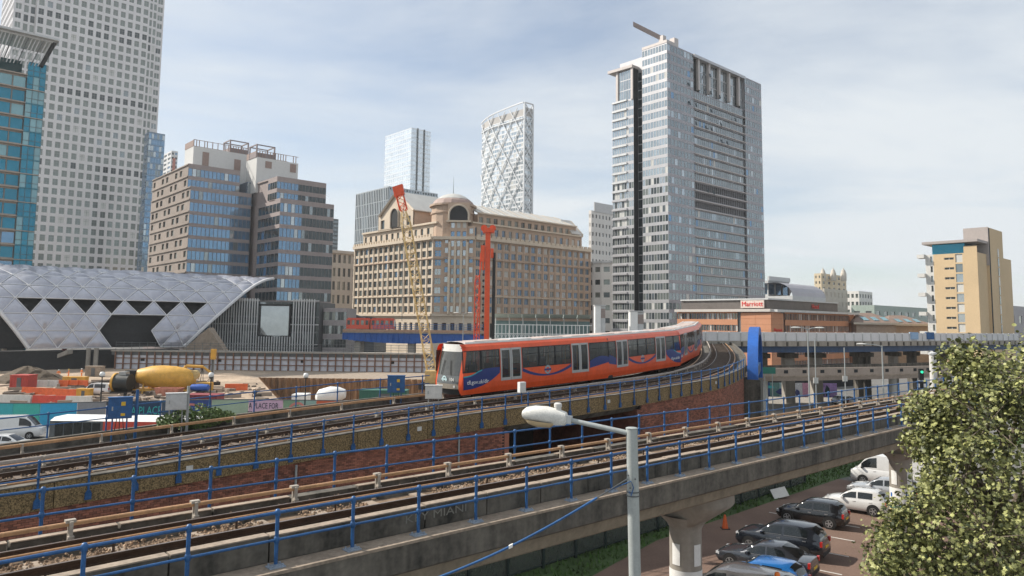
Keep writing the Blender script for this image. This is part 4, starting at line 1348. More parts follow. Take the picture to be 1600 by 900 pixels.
# rooftop plant
M_plant = mat('plant_white', (.60, .60, .585), .6, var=.06)
M_louv = mat('plant_louvre', (.30, .22, .19), .7, var=.2, scale=2)
for (pl, pr, yt, dd, wl) in ((300, 388, 228, 246, 9), (400, 466, 245, 246, 9)):
    p = XD(pl, dd, 60); zt_ = zat(pl, yt, dd); p = V((p.x, p.y, 0)); L_ = hit((p.x, p.y, zt_), UR, pr)
    b.part('plant_room', M_plant).prism([p, p + UR * L_, p + UR * L_ + UL * wl, p + UL * wl], z1 - 4 if pl == 300 else z2u - 3, zt_)
    for fx_, w_, za, zb_ in (((.16, 2.2, .1, .85), (.74, 2.3, .3, .75)) if pl == 300 else ((.2, 2.3, .35, .85), (.8, 2.2, .3, .95))):
        q = p + UR * (L_ * fx_); hh = zt_ - zu - 1
        lv = MB(); lv.wbox(q + nR * .08, q + UR * w_ + nR * .08, .14, zt_ - hh * .95 + hh * za * .6, zt_ - hh * (1 - zb_) - .3); ob('plant_louvre', lv, M_louv, b.root)
    # fence of slats round the top
    n_ = int(L_ / .9)
    for i in range(n_):
        if random.random() < .12: continue
        q = p + UR * (L_ * i / n_)
        b.part('roof_screen', M_louv).obox((q.x, q.y, zt_ + 1.2), UR * .14, UL * .05, (0, 0, 1.2))
    b.part('roof_screen', M_louv).wbox(p + UL * wl, p, .15, zt_, zt_ + 2.2)
    b.part('roof_screen', M_louv).wbox(p + UL * wl, p + UL * wl + UR * L_, .15, zt_, zt_ + 2.2)
    b.part('roof_screen', M_louv).obox(p + UR * (L_ / 2) + V((0, 0, zt_ + 2.3)), UR * (L_ / 2), UL * .08, V((0, 0, .08)))
    # framed box
    q = p + UR * (L_ * (.66 if pl == 300 else .0)) + UL * .5
    w_ = L_ * (.34 if pl == 300 else .42)
    fb = MB()
    zt2 = zt_ + 4.6
    cs = [q, q + UR * w_, q + UR * w_ + UL * 6, q + UL * 6]
    for c in cs: fb.obox((c.x, c.y, (zt_ + zt2) / 2), UR * .22, UL * .22, (0, 0, (zt2 - zt_) / 2))
    for c, e in zip(cs, cs[1:] + cs[:1]):
        fb.wbox(c, e, .35, zt2 - .35, zt2); fb.wbox(c, e, .3, zt_, zt_ + 1.7)
    ob('roof_frame', fb, mat('frame_mauve', (.26, .22, .22), .6), b.root)
b.finish()

# ---- slivers and the pale stone block by the arch
M_pale = mat('pale_stone', (.46, .42, .36), .8, var=.12, scale=.2, fine=10)
b, *_ = simple_tower('grey_tower', 'thin sliver of a grey tower showing right of the brown block', 519, 521, 529, 343, 420, M_greydk, [(GL_sd, 1)], 1, 3, 30, .8, .6); b.finish()
b, Cp, lr, ll, z1 = simple_tower('stone_building', 'pale stone building with tall windows behind the slatted station block', 500, 519, 558, 393, 330, M_pale, [(GL_dk, 2), (GL_gr, 2)], 3, 5, 7, .5, .62, .5)
b.part('cornice', M_pale).wbox(Cp - UR * .5 + nR * .4, Cp + UR * lr + nR * .4, 1.0, z1 - .6, z1 + .7)
b.finish()

# ---- grey striped tower and white glass tower
M_str = mat('striped_clad', (.42, .45, .47), .4, .3, var=.1)
b, Cp, lr, ll, z1 = simple_tower('grey_tower', 'grey office tower with fine vertical fins behind the gabled brown building', 556, 608, 684, 292, 430, M_str, [(GL_dk, 3), (GL_sd, 2)], 20, 18, 12, .6, .95, .2)
mb = b.part('glass_front', GL_lb); mb.wbox(Cp + nR * .3, Cp + UR * lr + nR * .3, .2, z1 - 38, z1 - 1.5)
fn = b.part('fin', M_str)
for i in range(26):
    q = Cp + UR * (lr * (i + .5) / 26) + nR * .5; fn.obox((q.x, q.y, z1 - 20), UR * (.16 if i % 3 else .4), nR * .2, (0, 0, 18.5))
b.finish()
M_wg = mat('white_glazing', (.72, .75, .77), .3, .3, var=.06)  # wall and panes whitened: bright sky reflection is put into the colour
b, Cp, lr, ll, z1 = simple_tower('white_tower', 'white glass tower with flat top and dark vertical slots, far behind', 602, 643, 673, 200, 640, M_wg, [(GL_wh, 1)], 12, 9, 44, .9, .7, .05, z0=0)
sl_ = b.part('slot', M_greydk)
for t_ in (.32, .66): 
    q = Cp + UR * (lr * t_) + nR * .25; sl_.obox((q.x, q.y, z1 / 2 + 2), UR * .7, nR * .3, (0, 0, z1 / 2 - 1))
b.finish()

# ---- diagrid tower
M_dia = mat('diagrid_white', (.64, .65, .66), .4, .1, var=.06)
d0 = 655; zt = zat(816, 180, d0); ztop = zat(830, 160, d0)
Cn = XD(817, d0, 100); Cn = V((Cn.x, Cn.y, 0))
b = Bld('diagrid_tower', 'tall white tower with criss-cross diagonal lattice and rounded side', (Cn.x, Cn.y), limit=300)
lr = hit((Cn.x, Cn.y, zt), UR, 832); ll = hit((Cn.x, Cn.y, zt), UL, 745)
face = []
for t_ in [i / 10 for i in range(11)]:
    bulge = 7.0 * (max(0, t_ - .55) / .45) ** 2
    face.append(Cn + UL * (ll * t_) + UR * bulge)
face = face[::-1]
nrr = 48
for i in range(10):
    b.facade(face[i], face[i + 1], 0, zt, 2, nrr, .86, .62, .15, M_dia, panes=[(GL_wh, 3), (GL_sv, 3), (GL_bd, 1)])
b.facade(Cn, Cn + UR * lr, 0, zt, 6, nrr, .8, .62, .15, M_dia, panes=[(GL_wh, 2), (GL_sv, 3), (GL_sd, .2)])
b.core(inset_poly([face[0], face[3], Cn, Cn + UR * lr, Cn + UR * lr + UL * ll, face[0] + UR * 20], .8), 0, zt, M_dia)
gl_ = b.part('crown_panel', mat('crown_grey', (.40, .38, .36), .7, var=.1))
nf = V((UL.y, -UL.x, 0)) * -1
def fpt(t_, z):
    k = max(0, min(.9999, t_)) * 10; i = int(k); p = ln(face[i], face[i + 1], k - i)
    return V((p.x, p.y, z)) + nf * .9
for i in range(10):
    p, q = face[i], face[i + 1]
    gl_.quad((p.x, p.y, zt), (q.x, q.y, zt), (q.x, q.y, ztop - 6), (p.x, p.y, ztop - 6))
gl_.quad((Cn.x, Cn.y, zt), ((Cn + UR * lr).x, (Cn + UR * lr).y, zt), ((Cn + UR * lr).x, (Cn + UR * lr).y, ztop - 4), (Cn.x, Cn.y, ztop - 4))
def zlim(t_): return ztop - 5 * (1 - t_) ** 1.6
NB = 4
for s_ in (1, -1):
    for k in range(-8, NB + 9):
        pts_ = []
        for m_ in range(0, 61):
            z = ztop * m_ / 60
            t_ = k / NB + s_ * .0098 * z + .05
            if 0 <= t_ <= 1 and z <= zlim(t_): pts_.append(fpt(t_, z))
        if len(pts_) > 1:
            mb = MB(); mb.path(pts_, .5, 4); ob('diagonal', mb, M_dia, b.root)
mb = MB(); mb.path([fpt(i / 20, zlim(i / 20)) for i in range(21)], .7, 4); ob('crown_rail', mb, M_dia, b.root)
mb = MB(); mb.path([fpt(i / 20, zt - 3) for i in range(21)], .6, 4); ob('crown_rail', mb, M_dia, b.root)
for a_, c_ in (((0, 0), (0, ztop)), ((lr, 0), (lr, ztop))):
    mb = MB(); p = Cn + UR * a_[0] + nR * .6; mb.tube((p.x, p.y, 0), (p.x, p.y, ztop), 1.0, 4); ob('corner_post', mb, M_dia, b.root)
for k in range(14):
    for s_ in (0, 1):
        z = ztop - k * 13; p = Cn + nR * .8
        mb = MB(); mb.tube(V((p.x, p.y, z if s_ else z - 13)) , V((p.x, p.y, z - 13 if s_ else z)) + UR * lr, .5, 4); ob('diagonal', mb, M_dia, b.root)
mb = MB(); p = Cn + nR * .6; mb.tube((p.x, p.y, ztop), V((p.x, p.y, ztop)) + UR * lr, .8, 4); ob('crown_rail', mb, M_dia, b.root)
b.finish()
# ---- brown gabled building with dome
M_bst = mat('brown_sandstone', (.46, .34, .255), .8, var=.14, scale=.12, fine=14)
M_bsl = mat('cream_sandstone', (.58, .49, .385), .8, var=.12, scale=.15, fine=14)  # cream trim; also a paler copy of the stone for the sunlit face
M_lead = mat('lead_roof', (.50, .49, .46), .5, .1, var=.12, scale=.3)
D0 = 262
z_c = zat(676, 370, D0)            # main cornice
CLp = XD(677, D0, z_c); CLp = V((CLp.x, CLp.y, 0))
CRp = XD(742, D0 - 1, z_c); CRp = V((CRp.x, CRp.y, 0))
b = Bld('gabled_building', 'brown sandstone office building with corner dome, gable and metal roof', (CLp.x, CLp.y))
lL = hit((CLp.x, CLp.y, z_c), UL, 555); lR = hit((CRp.x, CRp.y, z_c), UR, 922)
z_b = zat(676, 490, D0)
EL = CLp + UL * lL; ER = CRp + UR * lR
nLf = V((-UL.y, UL.x, 0)); 
if nLf.dot(CAM - CLp) < 0: nLf = -nLf
nRf = V((UR.y, -UR.x, 0))
pd = [(GL_dk, 5), (GL_gr, 1.2), (GL_bl, .6)]
pb = [(GL_bl, 4), (GL_lb, 2), (GL_sd, 2), (GL_bd, 1)]
b.facade(EL, CLp, z_b, z_c - 1, 15, 8, .60, .68, .35, M_bsl, panes=pd, style='bars', fm=M_dark)  # left face in the paler stone: sunlight put into the colour
b.facade(CRp, ER, z_b, z_c - 1, 18, 8, .62, .68, .35, M_bst, panes=pb, style='bars', fm=M_bsl)
# chamfered corner: narrow bays either side of the entrance bay
ch = (CRp - CLp)
c1 = CLp + ch * .24; c2 = CLp + ch * .40; c3 = CLp + ch * .82
b.facade(CLp, c1, z_b, z_c - 1, 1, 8, .62, .64, .35, M_bst, panes=pb, style='cross', fm=M_bsl)
b.facade(c1, c2, z_b, z_c + 4, 1, 9, .5, .55, .35, M_bst, panes=pb)
cf = V((0, -1, 0)) * 2.0
b.facade(c2 + cf * .4, c3 + cf * .4, z_b, z_c + 6, 3, 10, .62, .62, .5, M_bst, panes=pb, style='plain')
b.facade(c3, CRp, z_b, z_c + 4, 1, 9, .5, .55, .35, M_bst, panes=pb)
for p, q in ((c2, c2 + cf * .4), (c3, c3 + cf * .4)):
    b.part('return_wall', M_bst).quad((p.x, p.y, z_b), (q.x, q.y, z_b), (q.x, q.y, z_c + 6), (p.x, p.y, z_c + 6))
# pilasters
def pilasters(A, B, n, z0, z1, m, nn, w=.35, dep=.25, name='pilaster'):
    for i in range(n + 1):
        p = ln(A, B, i / n) + nn * dep * .5
        mb = MB(); dd = (B - A).normalized(); mb.obox((p.x, p.y, (z0 + z1) / 2), dd * w, nn * dep * .6, (0, 0, (z1 - z0) / 2)); ob(name, mb, m, b.root)
pilasters(EL, CLp, 15, z_b, z_c - 1, M_bsl, nLf); pilasters(CRp, ER, 18, z_b, z_c - 1, M_bst, nRf, .3)
for i, t_ in enumerate((.0, .33, .67, 1.0)):
    p = ln(c2, c3, t_) + cf * .55
    mb = MB(); mb.tube((p.x, p.y, z_b), (p.x, p.y, z_c - 2), .5, 10); ob('column', mb, M_bsl, b.root, 40)
# string courses and cornices
def course(z, h, out, m, name='string_course', upto=None):
    for A, B, nn in ((EL, CLp, nLf), (CLp, CRp, V((0, -1, 0))), (CRp, ER, nRf)):
        mb = MB(); mb.wbox(A + nn * out * .5, B + nn * out * .5, out, z, z + h); ob(name, mb, m, b.root)
course(z_c - 1, 1.1, 1.2, M_bsl, 'cornice'); course(z_b - .9, .9, .8, M_bsl); 
fl = (z_c - 1 - z_b) / 8
for j in (2, 6): course(z_b + fl * j - .3, .35, .55, M_bsl if j == 2 else M_bst)
# arcaded base
b.facade(EL, CLp, 4.5, z_b - .9, 15, 1, .5, .72, .8, M_bsl, panes=[(GL_dk, 1)], zo=.1)
b.facade(CLp, CRp, 4.5, z_b - .9, 5, 1, .5, .72, .8, M_bsl, panes=[(GL_dk, 1)], zo=.1)
b.facade(CRp, ER, 4.5, z_b - .9, 18, 1, .5, .72, .8, M_bst, panes=[(GL_dk, 1)], zo=.1)
b.part('plinth', M_bsl).prism([EL, CLp, CRp, ER, ER + UL * 30, EL + UR * 30], 0, 4.5)
cc_ = CLp + UR * 26 + UL * 24
b.core(inset_poly([EL, CLp, CRp, ER, ER + UL * (lL * .8), EL + UR * (lR * .8)], 1.1), 4, z_c - .2, M_bst)
# attic storey, set back
ai = [EL - nLf * 2 + UL * -3, CLp - nLf * 2 , CRp - nRf * 2, ER - nRf * 2 - UR * 3]
z_a = z_c + 5.2
b.facade(ai[0], ai[1], z_c + .1, z_a, 13, 1, .42, .62, .4, M_bsl, panes=pd, zo=.35)
b.facade(ai[2], ai[3], z_c + .1, z_a, 17, 1, .5, .62, .4, M_bst, panes=pb, zo=.35, style='bars', fm=M_bsl)
b.part('attic_cornice', M_bsl).wbox(ai[0] + nLf * .3, ai[1] + nLf * .3, 1.0, z_a, z_a + .7)
b.part('attic_cornice', M_bsl).wbox(ai[2] + nRf * .3, ai[3] + nRf * .3, 1.0, z_a + .0, z_a + .6)
b.core(inset_poly([ai[0], ai[1], ai[2], ai[3], ai[3] + UL * 28, ai[0] + UR * 28], .8), z_c - .1, z_a + .3, M_bst)
# second attic on the right wing
r2 = [ai[2] - nRf * 1.5 + UR * 4, ai[3] - nRf * 1.5 - UR * 2]
z_a2 = z_a + 4.2
b.facade(r2[0], r2[1], z_a + .3, z_a2, 15, 1, .55, .55, .4, M_bst, panes=[(GL_gr, 1), (GL_dk, 1)], zo=.4, style='bars', fm=M_bsl)
b.core([r2[0] - nRf * .6 + UR * .5, r2[1] - nRf * .6 - UR * .5, r2[1] - nRf * 18, r2[0] - nRf * 18], z_a + .2, z_a2 - .05, M_bst)
b.part('attic_cornice', M_bsl).wbox(r2[0] + nRf * .3, r2[1] + nRf * .3, 1.0, z_a2, z_a2 + .5)
# sloping standing-seam roof in panels
nb = 16
for i in range(nb):
    p, q = ln(r2[0], r2[1], i / nb), ln(r2[0], r2[1], (i + 1) / nb - .002)
    pu, qu = p - nRf * 10, q - nRf * 10
    mb = MB(); mb.add([V((p.x, p.y, z_a2 + .5)), V((q.x, q.y, z_a2 + .5)), V((qu.x, qu.y, z_a2 + 5)), V((pu.x, pu.y, z_a2 + 5)), V((p.x, p.y, z_a2 + .2)), V((q.x, q.y, z_a2 + .2)), V((qu.x, qu.y, z_a2 + 4.7)), V((pu.x, pu.y, z_a2 + 4.7))], BOXF)
    ob('roof_panel', mb, M_lead, b.root)
    mb = MB(); mb.tube(V((p.x, p.y, z_a2 + .55)), V((pu.x, pu.y, z_a2 + 5.05)), .14, 4); ob('roof_seam', mb, M_bsl if i % 2 else M_lead, b.root)
# small gable at the right end
g0 = ER - nRf * 3 - UR * 8; 
def gable(A, B, nn, z0, h, dep, m):
    mb = MB(); mid_ = (A + B) / 2
    pts_ = [V((A.x, A.y, z0)), V((B.x, B.y, z0)), V((mid_.x, mid_.y, z0 + h))]
    bk = [p - nn * dep for p in pts_]
    mb.add(pts_ + bk, [(0, 1, 2), (5, 4, 3), (0, 3, 4, 1)]); ob('gable_wall', mb, m, b.root)
    for p0, p1 in ((0, 2), (2, 1)):
        mb = MB(); up_ = V((0, 0, .35)); o_ = nn * .6
        a, c = pts_[p0], pts_[p1]
        mb.add([a + o_, c + o_, c - nn * dep, a - nn * dep, a + o_ + up_, c + o_ + up_, c - nn * dep + up_, a - nn * dep + up_], BOXF)
        ob('gable_roof', mb, M_lead, b.root)
    for p0, p1 in ((0, 2), (2, 1)):
        mb = MB(); mb.tube(pts_[p0] + nn * .5, pts_[p1] + nn * .5, .5, 4); ob('gable_trim', mb, M_bsl, b.root)
gable(ai[3] - UR * 6 - nRf * 14 + UR * 6, ai[3] - UR * 6 + UR * 6, V((UR.x, UR.y, 0)), z_a2 - 3.2, 6.5, 6, M_bsl)
# big gable over the left face
t1 = hit((EL.x, EL.y, z_a), -UL, 587); t2 = hit((EL.x, EL.y, z_a), -UL, 641)
g1, g2 = EL - UL * t1 - nLf * 1.2, EL - UL * t2 - nLf * 1.2
zg = z_a + 6.2
b.facade(g1, g2, z_a + .2, zg, 4, 1, .45, .6, .5, M_bsl, panes=[(GL_dk, 1)], zo=.3, skip=lambda i, j: i in (1, 2))
b.core([g1 - nLf * .6, g2 - nLf * .6, g2 - nLf * 22, g1 - nLf * 22], z_a, zg - .03, M_bst)
gable(g1 - UL * -1.0 * -1, g2 - UL * 1.0, nLf, zg, 8.6, 24, M_bsl)
# arched opening in the gable
gm = (g1 + g2) / 2 + nLf * .25
def arch_open(c, u, nn, w, z0, zs_, m, ring, name='arch'):
    mb = MB(); pts_ = [c + u * (-w) + V((0, 0, z0)), c + u * w + V((0, 0, z0))]
    pts_ += [c + u * (w * math.cos(t)) + V((0, 0, zs_ + w * math.sin(t))) for t in [math.pi * k / 12 for k in range(13)]]
    pts_ = [V((p.x, p.y, p.z)) for p in pts_]
    fr = [p + nn * .02 for p in pts_]; bk = [p - nn * .8 for p in pts_]
    n_ = len(pts_)
    mb.add(fr + bk, [tuple(range(n_))] + [(i, (i + 1) % n_, n_ + (i + 1) % n_, n_ + i) for i in range(n_)])
    ob(name, mb, m, b.root)
    mb = MB(); mb.path([c + u * (w * 1.08) + V((0, 0, z0)) + nn * .2] + [c + nn * .2 + u * (w * 1.08 * math.cos(t)) + V((0, 0, zs_ + w * 1.08 * math.sin(t))) for t in [math.pi * k / 12 for k in range(13)]] + [c - u * (w * 1.08) + V((0, 0, z0)) + nn * .2], w * .11, 5)
    ob('arch_ring', mb, ring, b.root)
arch_open(gm, V((UL.x, UL.y, 0)), nLf, 2.6, z_a + .8, zg - .6, M_dark, M_bsl)
# corner drum and dome
dc = XD(707, D0 + 7.5, z_c); dc = V((dc.x, dc.y, 0))
rD = 8.0; z_d = zat(705, 320, D0); 
mb = MB(); mb.lathe(dc, [(rD, z_c - 1), (rD, z_d - 3), (rD + .4, z_d - 2.8), (rD + .4, z_d - 2.2), (rD, z_d - 2), (rD, z_d), (rD + .9, z_d), (rD + .9, z_d + .7), (rD + .2, z_d + .8)], 16); ob('drum', mb, M_bst, b.root)
mb = MB(); mb.lathe(dc, [(rD + .1, z_d + .75), (rD * .92, z_d + 2.1), (rD * .78, z_d + 3.0)], 16); ob('dome_skirt', mb, mat('dome_rose', (.34, .25, .22), .7, var=.12), b.root)
mb = MB(); mb.lathe(dc, [(rD * .8, z_d + 2.9), (rD * .62, z_d + 4.0), (rD * .38, z_d + 4.9), (rD * .15, z_d + 5.3), (.01, z_d + 5.4)], 24); ob('dome', mb, M_lead, b.root, 40)
mb = MB(); mb.tube((dc.x, dc.y, z_d + 5.2), (dc.x, dc.y, z_d + 12), .12, 6, .03); ob('finial', mb, M_greydk, b.root)
# entrance bay pediment block with arch
pm = (c2 + c3) / 2 + V((0, -1.2, 0)); half_ = (c3 - c2).length * .62
b.part('bay_block', M_bst).prism([(pm.x - half_, pm.y, 0), (pm.x + half_, pm.y, 0), (pm.x + half_, pm.y + 8, 0), (pm.x - half_, pm.y + 8, 0)], z_c + 5.5, z_c + 12.5)
b.part('bay_cornice', M_bsl).prism([(pm.x - half_ - .5, pm.y - .5, 0), (pm.x + half_ + .5, pm.y - .5, 0), (pm.x + half_ + .5, pm.y + 8, 0), (pm.x - half_ - .5, pm.y + 8, 0)], z_c + 5.3, z_c + 5.9)
arch_open(pm, V((1, 0, 0)), V((0, -1, 0)), 3.3, z_c + 6.0, z_c + 8.0, M_dark, M_bsl)
# balustrade blocks along the cornice
for i in range(30):
    p = ln(EL, CLp, (i + .5) / 30) + nLf * .8
    mb = MB(); mb.obox((p.x, p.y, z_c + .55), UL * .55, nLf * .25, (0, 0, .5)); ob('balustrade_block', mb, M_bsl, b.root)
for i in range(26):
    p = ln(CRp, ER, (i + .5) / 26) + nRf * .7
    mb = MB(); mb.obox((p.x, p.y, z_c + .5), UR * .8, nRf * .25, (0, 0, .45)); ob('balustrade_block', mb, M_bsl, b.root)
b.finish()

# ---- white buildings right of it
M_whst = mat('white_stone', (.62, .60, .57), .7, var=.06, scale=.2)
b, Cp, lr, ll, z1 = simple_tower('white_building', 'white office building with small square windows left of the hotel tower', 920, 924, 975, 330, 370, M_whst, [(GL_dk, 2), (GL_sd, 2)], 2, 10, 15, .42, .42, .4)
b.part('top_band', mat('top_band_grey', (.5, .5, .5), .6)).wbox(Cp + UR * 2 + nR * .1, Cp + UR * lr + nR * .1, .4, z1, z1 + 5)
b.finish()
c0 = XD(940, 300, 30); zc1 = zat(940, 411, 300)
b = Bld('round_building', 'low white building with curved front and small windows below the taller white one', (c0.x, c0.y))
ccx = V((c0.x + 6, c0.y + 10, 0)); ptsr = [ccx + brg(180 + a) * 12 for a in (70, 50, 30, 10, -10, -30, -50)]
for i in range(6):
    b.facade(ptsr[i], ptsr[i + 1], 0, zc1, 1, 7, .62, .4, .4, M_whst, panes=[(GL_dk, 2), (GL_gr, 1)])
b.core([tuple(p + (ccx - p).normalized() * .6) for p in ptsr], 0, zc1, M_whst)
for p, q in zip(ptsr, ptsr[1:]): b.part('roof_rim', M_greylt).wbox(p, q, 1.2, zc1, zc1 + .8)
b.finish()

# ---- hotel tower
M_htf = mat('tower_frame', (.46, .455, .465), .4, .5, var=.1, scale=.1)
M_htl = mat('tower_louvre', (.04, .04, .04), .6, .2, var=.2, scale=.3)
M_hts = mat('tower_sill', (.46, .42, .40), .5, .2, var=.1)
d0 = 238; zt = zat(1040, 66, d0)
C = XD(1042, d0, zt); C = V((C.x, C.y, 0))
b = Bld('hotel_tower', 'tall grey glass hotel and apartment tower with dark vertical slot and louvred plant floors', (C.x, C.y))
la = hit((C.x, C.y, zt), UR, 1189); lb = hit((C.x, C.y, zt), UL, 957)
nf = 33; fl = zt / nf
def t_pick(kind):
    def f(i, j, r_):
        if kind == 'left':
            if j < 16: return r_.choices([GL_gr, GL_dk, GL_sd, GL_bd], [5, 2.5, 2, .7])[0]
            if j < 19: return r_.choices([GL_gr, GL_dk, GL_lb, GL_bd], [3, 3, 2, 1])[0]
            return r_.choices([GL_sv, GL_lb, GL_bd], [10, 1, .2])[0]
        if j < 6 and kind == 'corner': return r_.choices([GL_sd, GL_dk, GL_gr], [3, 2, 2])[0]
        return r_.choices([GL_lb, GL_sd, GL_bl, GL_bd], [.8, 8, .3, .12])[0]  # mostly slate panes, darkening the right face for its shade
    return f
# right face: corner strip, main field, end strip
x1, x2 = la * .25, la * .80
Cx1, Cx2, Ce = C + UR * x1, C + UR * x2, C + UR * la
M_htr = mat('tower_frame_mauve', (.33, .315, .335), .45, .3, var=.1, scale=.1)  # darker copy of the frame colour, painting the right face's shade
b.facade(C, Cx1, 0, zt, 8, nf, .84, .66, .05, M_htr, pick=t_pick('corner'), zo=.6)
def is_louv(j): return j in (16, 17, 18)
b.facade(Cx1 + UL * .5, Cx2 + UL * .5, 0, zt - fl * 4, 27, nf - 4, .86, .70, .05, M_htr, pick=lambda i, j, r_: (M_htl if is_louv(j) else t_pick('main')(i, j, r_)), zo=.65)
b.facade(Cx2, Ce, 0, zt, 7, nf, .84, .66, .05, M_htr, pick=t_pick('end'), zo=.6)
# recessed sky terrace at the top of the main field
b.facade(Cx1 + UL * 1.3, Cx2 + UL * 1.3, zt - fl * 4, zt - .8, 20, 3, .92, .9, .05, M_htf, pick=lambda i, j, r_: r_.choices([GL_sd, GL_lb], [1, 3])[0], zo=.5)
b.part('top_beam', M_htf).wbox(Cx1 + UL * .2, Cx2 + UL * .2, 1.4, zt - 1.0, zt)
for i in range(5):
    p = ln(Cx1, Cx2, (i + .55) / 5.1) + UL * .6
    mb = MB(); mb.obox((p.x, p.y, zt - fl * 2), UR * .55, UL * .5, (0, 0, fl * 2 - .8)); ob('terrace_column', mb, M_hts, b.root)
for i in (0, 4):
    p = ln(Cx1, Cx2, (i + .5) / 5) + UL * 1.15
    mb = MB(); mb.obox((p.x, p.y, zt - fl * 2.1), UR * 1.7, UL * .1, (0, 0, fl * 1.8)); ob('terrace_void', mb, M_dark, b.root)  # dark slab painting the shade of the terrace recess
for j in range(1, nf - 4):           # sill lines on the main field
    mb = MB(); mb.wbox(Cx1 + nR * .16, Cx2 + nR * .16, .5, fl * j - .16, fl * j + .14); ob('sill_line', mb, M_hts, b.root)
# left face: end bay with bright sills, slot, corner bay
nLh = V((-UL.y, UL.x, 0)); nLh = nLh if nLh.dot(CAM - C) > 0 else -nLh
y1, y2, y3 = lb * .44, lb * .60, lb * .985
b.facade(C + UL * y1, C, 0, zt, 9, nf, .84, .66, .05, M_htf, pick=t_pick('left'), zo=.6)
b.facade(C + UL * y1 + UL * (y2 - y1) - nLh * 2.5, C + UL * y1 - nLh * 2.5, 0, zt - fl * 2, 2, nf - 2, .9, .9, .05, M_htf, panes=[(GL_dk, 1)])
zt2 = zt - fl * 1.6
b.facade(C + UL * lb, C + UL * y2, 0, zt - fl * 5, 9, nf - 5, .84, .66, .05, M_htf, pick=t_pick('left'), zo=.6)
b.facade(C + UL * (lb - 1.8), C + UL * y2, zt - fl * 5, zt2, 7, 3, .92, .92, .05, M_htf, panes=[(GL_sv, 3), (GL_lb, 1)])
for j in range(1, nf - 4):
    mb = MB(); mb.wbox(C + UL * lb + nLh * .2, C + UL * (lb * .72) + nLh * .2, .55, fl * j - .3, fl * j + .3); ob('balcony_rail', mb, mat('rail_white', (.58, .59, .59), .4, .3) if j > 17 else M_htf, b.root)
slot = b.part('slot_wall', M_dark)
for yy in (y1, y2):
    p = C + UL * yy; q = p - nLh * 2.6
    slot.quad((p.x, p.y, 0), (q.x, q.y, 0), (q.x, q.y, zt2), (p.x, p.y, zt2))
b.core([C + UL * .5 + UR * .5, Ce - UR * .5 + UL * 3, Ce - UR * .5 + UL * (lb - .5), C + UR * 3.2 + UL * (lb - .5), C + UR * 3.2 + UL * .5], 0, zt - fl * 4.2, M_htf)
b.core([C + UL * .5 + UR * .5, Cx1 + UL * .5 - UR * .3, Cx1 + UL * (lb * .42), C + UR * .5 + UL * (lb * .42)], zt - fl * 5, zt - .05, M_htf)
b.core([C + UL * 3 + UR * 3, Ce - UR * .6 + UL * 3, Ce - UR * .6 + UL * (lb - 1), C + UR * 3 + UL * (lb - 1)], zt - fl * 4.2, zt - .9, M_htf)
b.core([Cx2 + UL * .5 + UR * .3, Ce - UR * .3 + UL * .5, Ce - UR * .3 + UL * 4, Cx2 + UL * 4], zt - fl * 5, zt - .05, M_htf)
b.part('roof_slab', M_hts).prism([C + UL * (lb + 1.2) - UR * .8 - nLh * -.5, C + UL * y2 - UR * .8, C + UL * y2 + UR * 10, C + UL * (lb + 1.2) + UR * 10], zt2 + .1, zt2 + 1.1)
for yy in (.62, .9):
    p = C + UL * (lb * yy)
    mb = MB(); mb.obox((p.x, p.y, zt2 - fl * 1.7), UR * .45, UL * .45, (0, 0, fl * 1.75)); ob('roof_column', mb, M_hts, b.root)
b.part('corner_cap', M_hts).prism([C + UL * (y1) - UR * .1, C - UR * .1, C + UR * 6, C + UR * 6 + UL * y1], zt + .02, zt + 1.0)
# window cleaning jib and roof plant
p = C + UL * 4 + UR * 3
jb = MB(); a = V((p.x, p.y, zt + 3.2)); e = P(990, 38, d0 + 8); jb.obox((a + e) / 2, (e - a) / 2 * 1.02, V((0, 0, 1)).cross((e - a).normalized()) * .7, V((0, 0, .75))); mb = MB(); mb.obox((p.x, p.y, zt + 2.0), UR * .9, UL * .9, (0, 0, 2.1)); ob('jib_base', mb, M_hts, b.root); ob('maintenance_jib', jb, mat('jib_brown', (.22, .18, .17), .6), b.root)
mb = MB(); p = P(1053, 50, d0 + 9); mb.obox((p.x, p.y, zt + 2.2), UR * 1.2, UL * 1.0, V((0, 0, 2.6))); ob('jib_mast', mb, M_hts, b.root)
mb = MB(); q = C + UR * (la * .52) + UL * 8; mb.lathe((q.x, q.y, zt), [(2.1, 0), (2.1, 3.4), (1.8, 3.6), (0, 3.7)], 14); ob('roof_tank', mb, M_offwhite, b.root, 40)
mb = MB(); q = C + UR * (la * .57) + UL * 7; mb.obox((q.x, q.y, zt + 1.2), UR * 2.0, UL * 1.5, (0, 0, 1.2)); ob('roof_plant', mb, M_greydk, b.root)
mb = MB(); q = C + UR * (la * .25) + UL * 7; mb.obox((q.x, q.y, zt + .9), UR * 1.2, UL * 1.2, (0, 0, .9)); ob('roof_plant', mb, M_grey, b.root)
b.part('roof_deck', M_hts).prism([Cx1 + UL * .3, Ce + UL * .3, Ce + UL * (lb - 1), Cx1 + UL * (lb - 1)], zt - .85, zt - .4)
# tilted open windows
for (px, py) in ((1083, 109), (1101, 115), (1111, 118), (1077, 132), (1103, 142), (1112, 145), (1126, 151), (1135, 155), (1078, 161), (1088, 164), (1112, 173), (1150, 187), (1088, 193), (1103, 199), (1112, 202), (1127, 194), (1128, 221), (1137, 224), (1105, 298), (1114, 301)):
    t_ = hit((C.x, C.y, 60), UR, px); p = C + UR * t_ + nR * .3
    z = P(px, py, p.y).z
    mb = MB(); mb.obox((p.x, p.y, z), UR * .33 + nR * .08, nR * .05, V((0, 0, .7)) + nR * -.22); ob('open_window', mb, GL_dk, b.root)
b.finish()

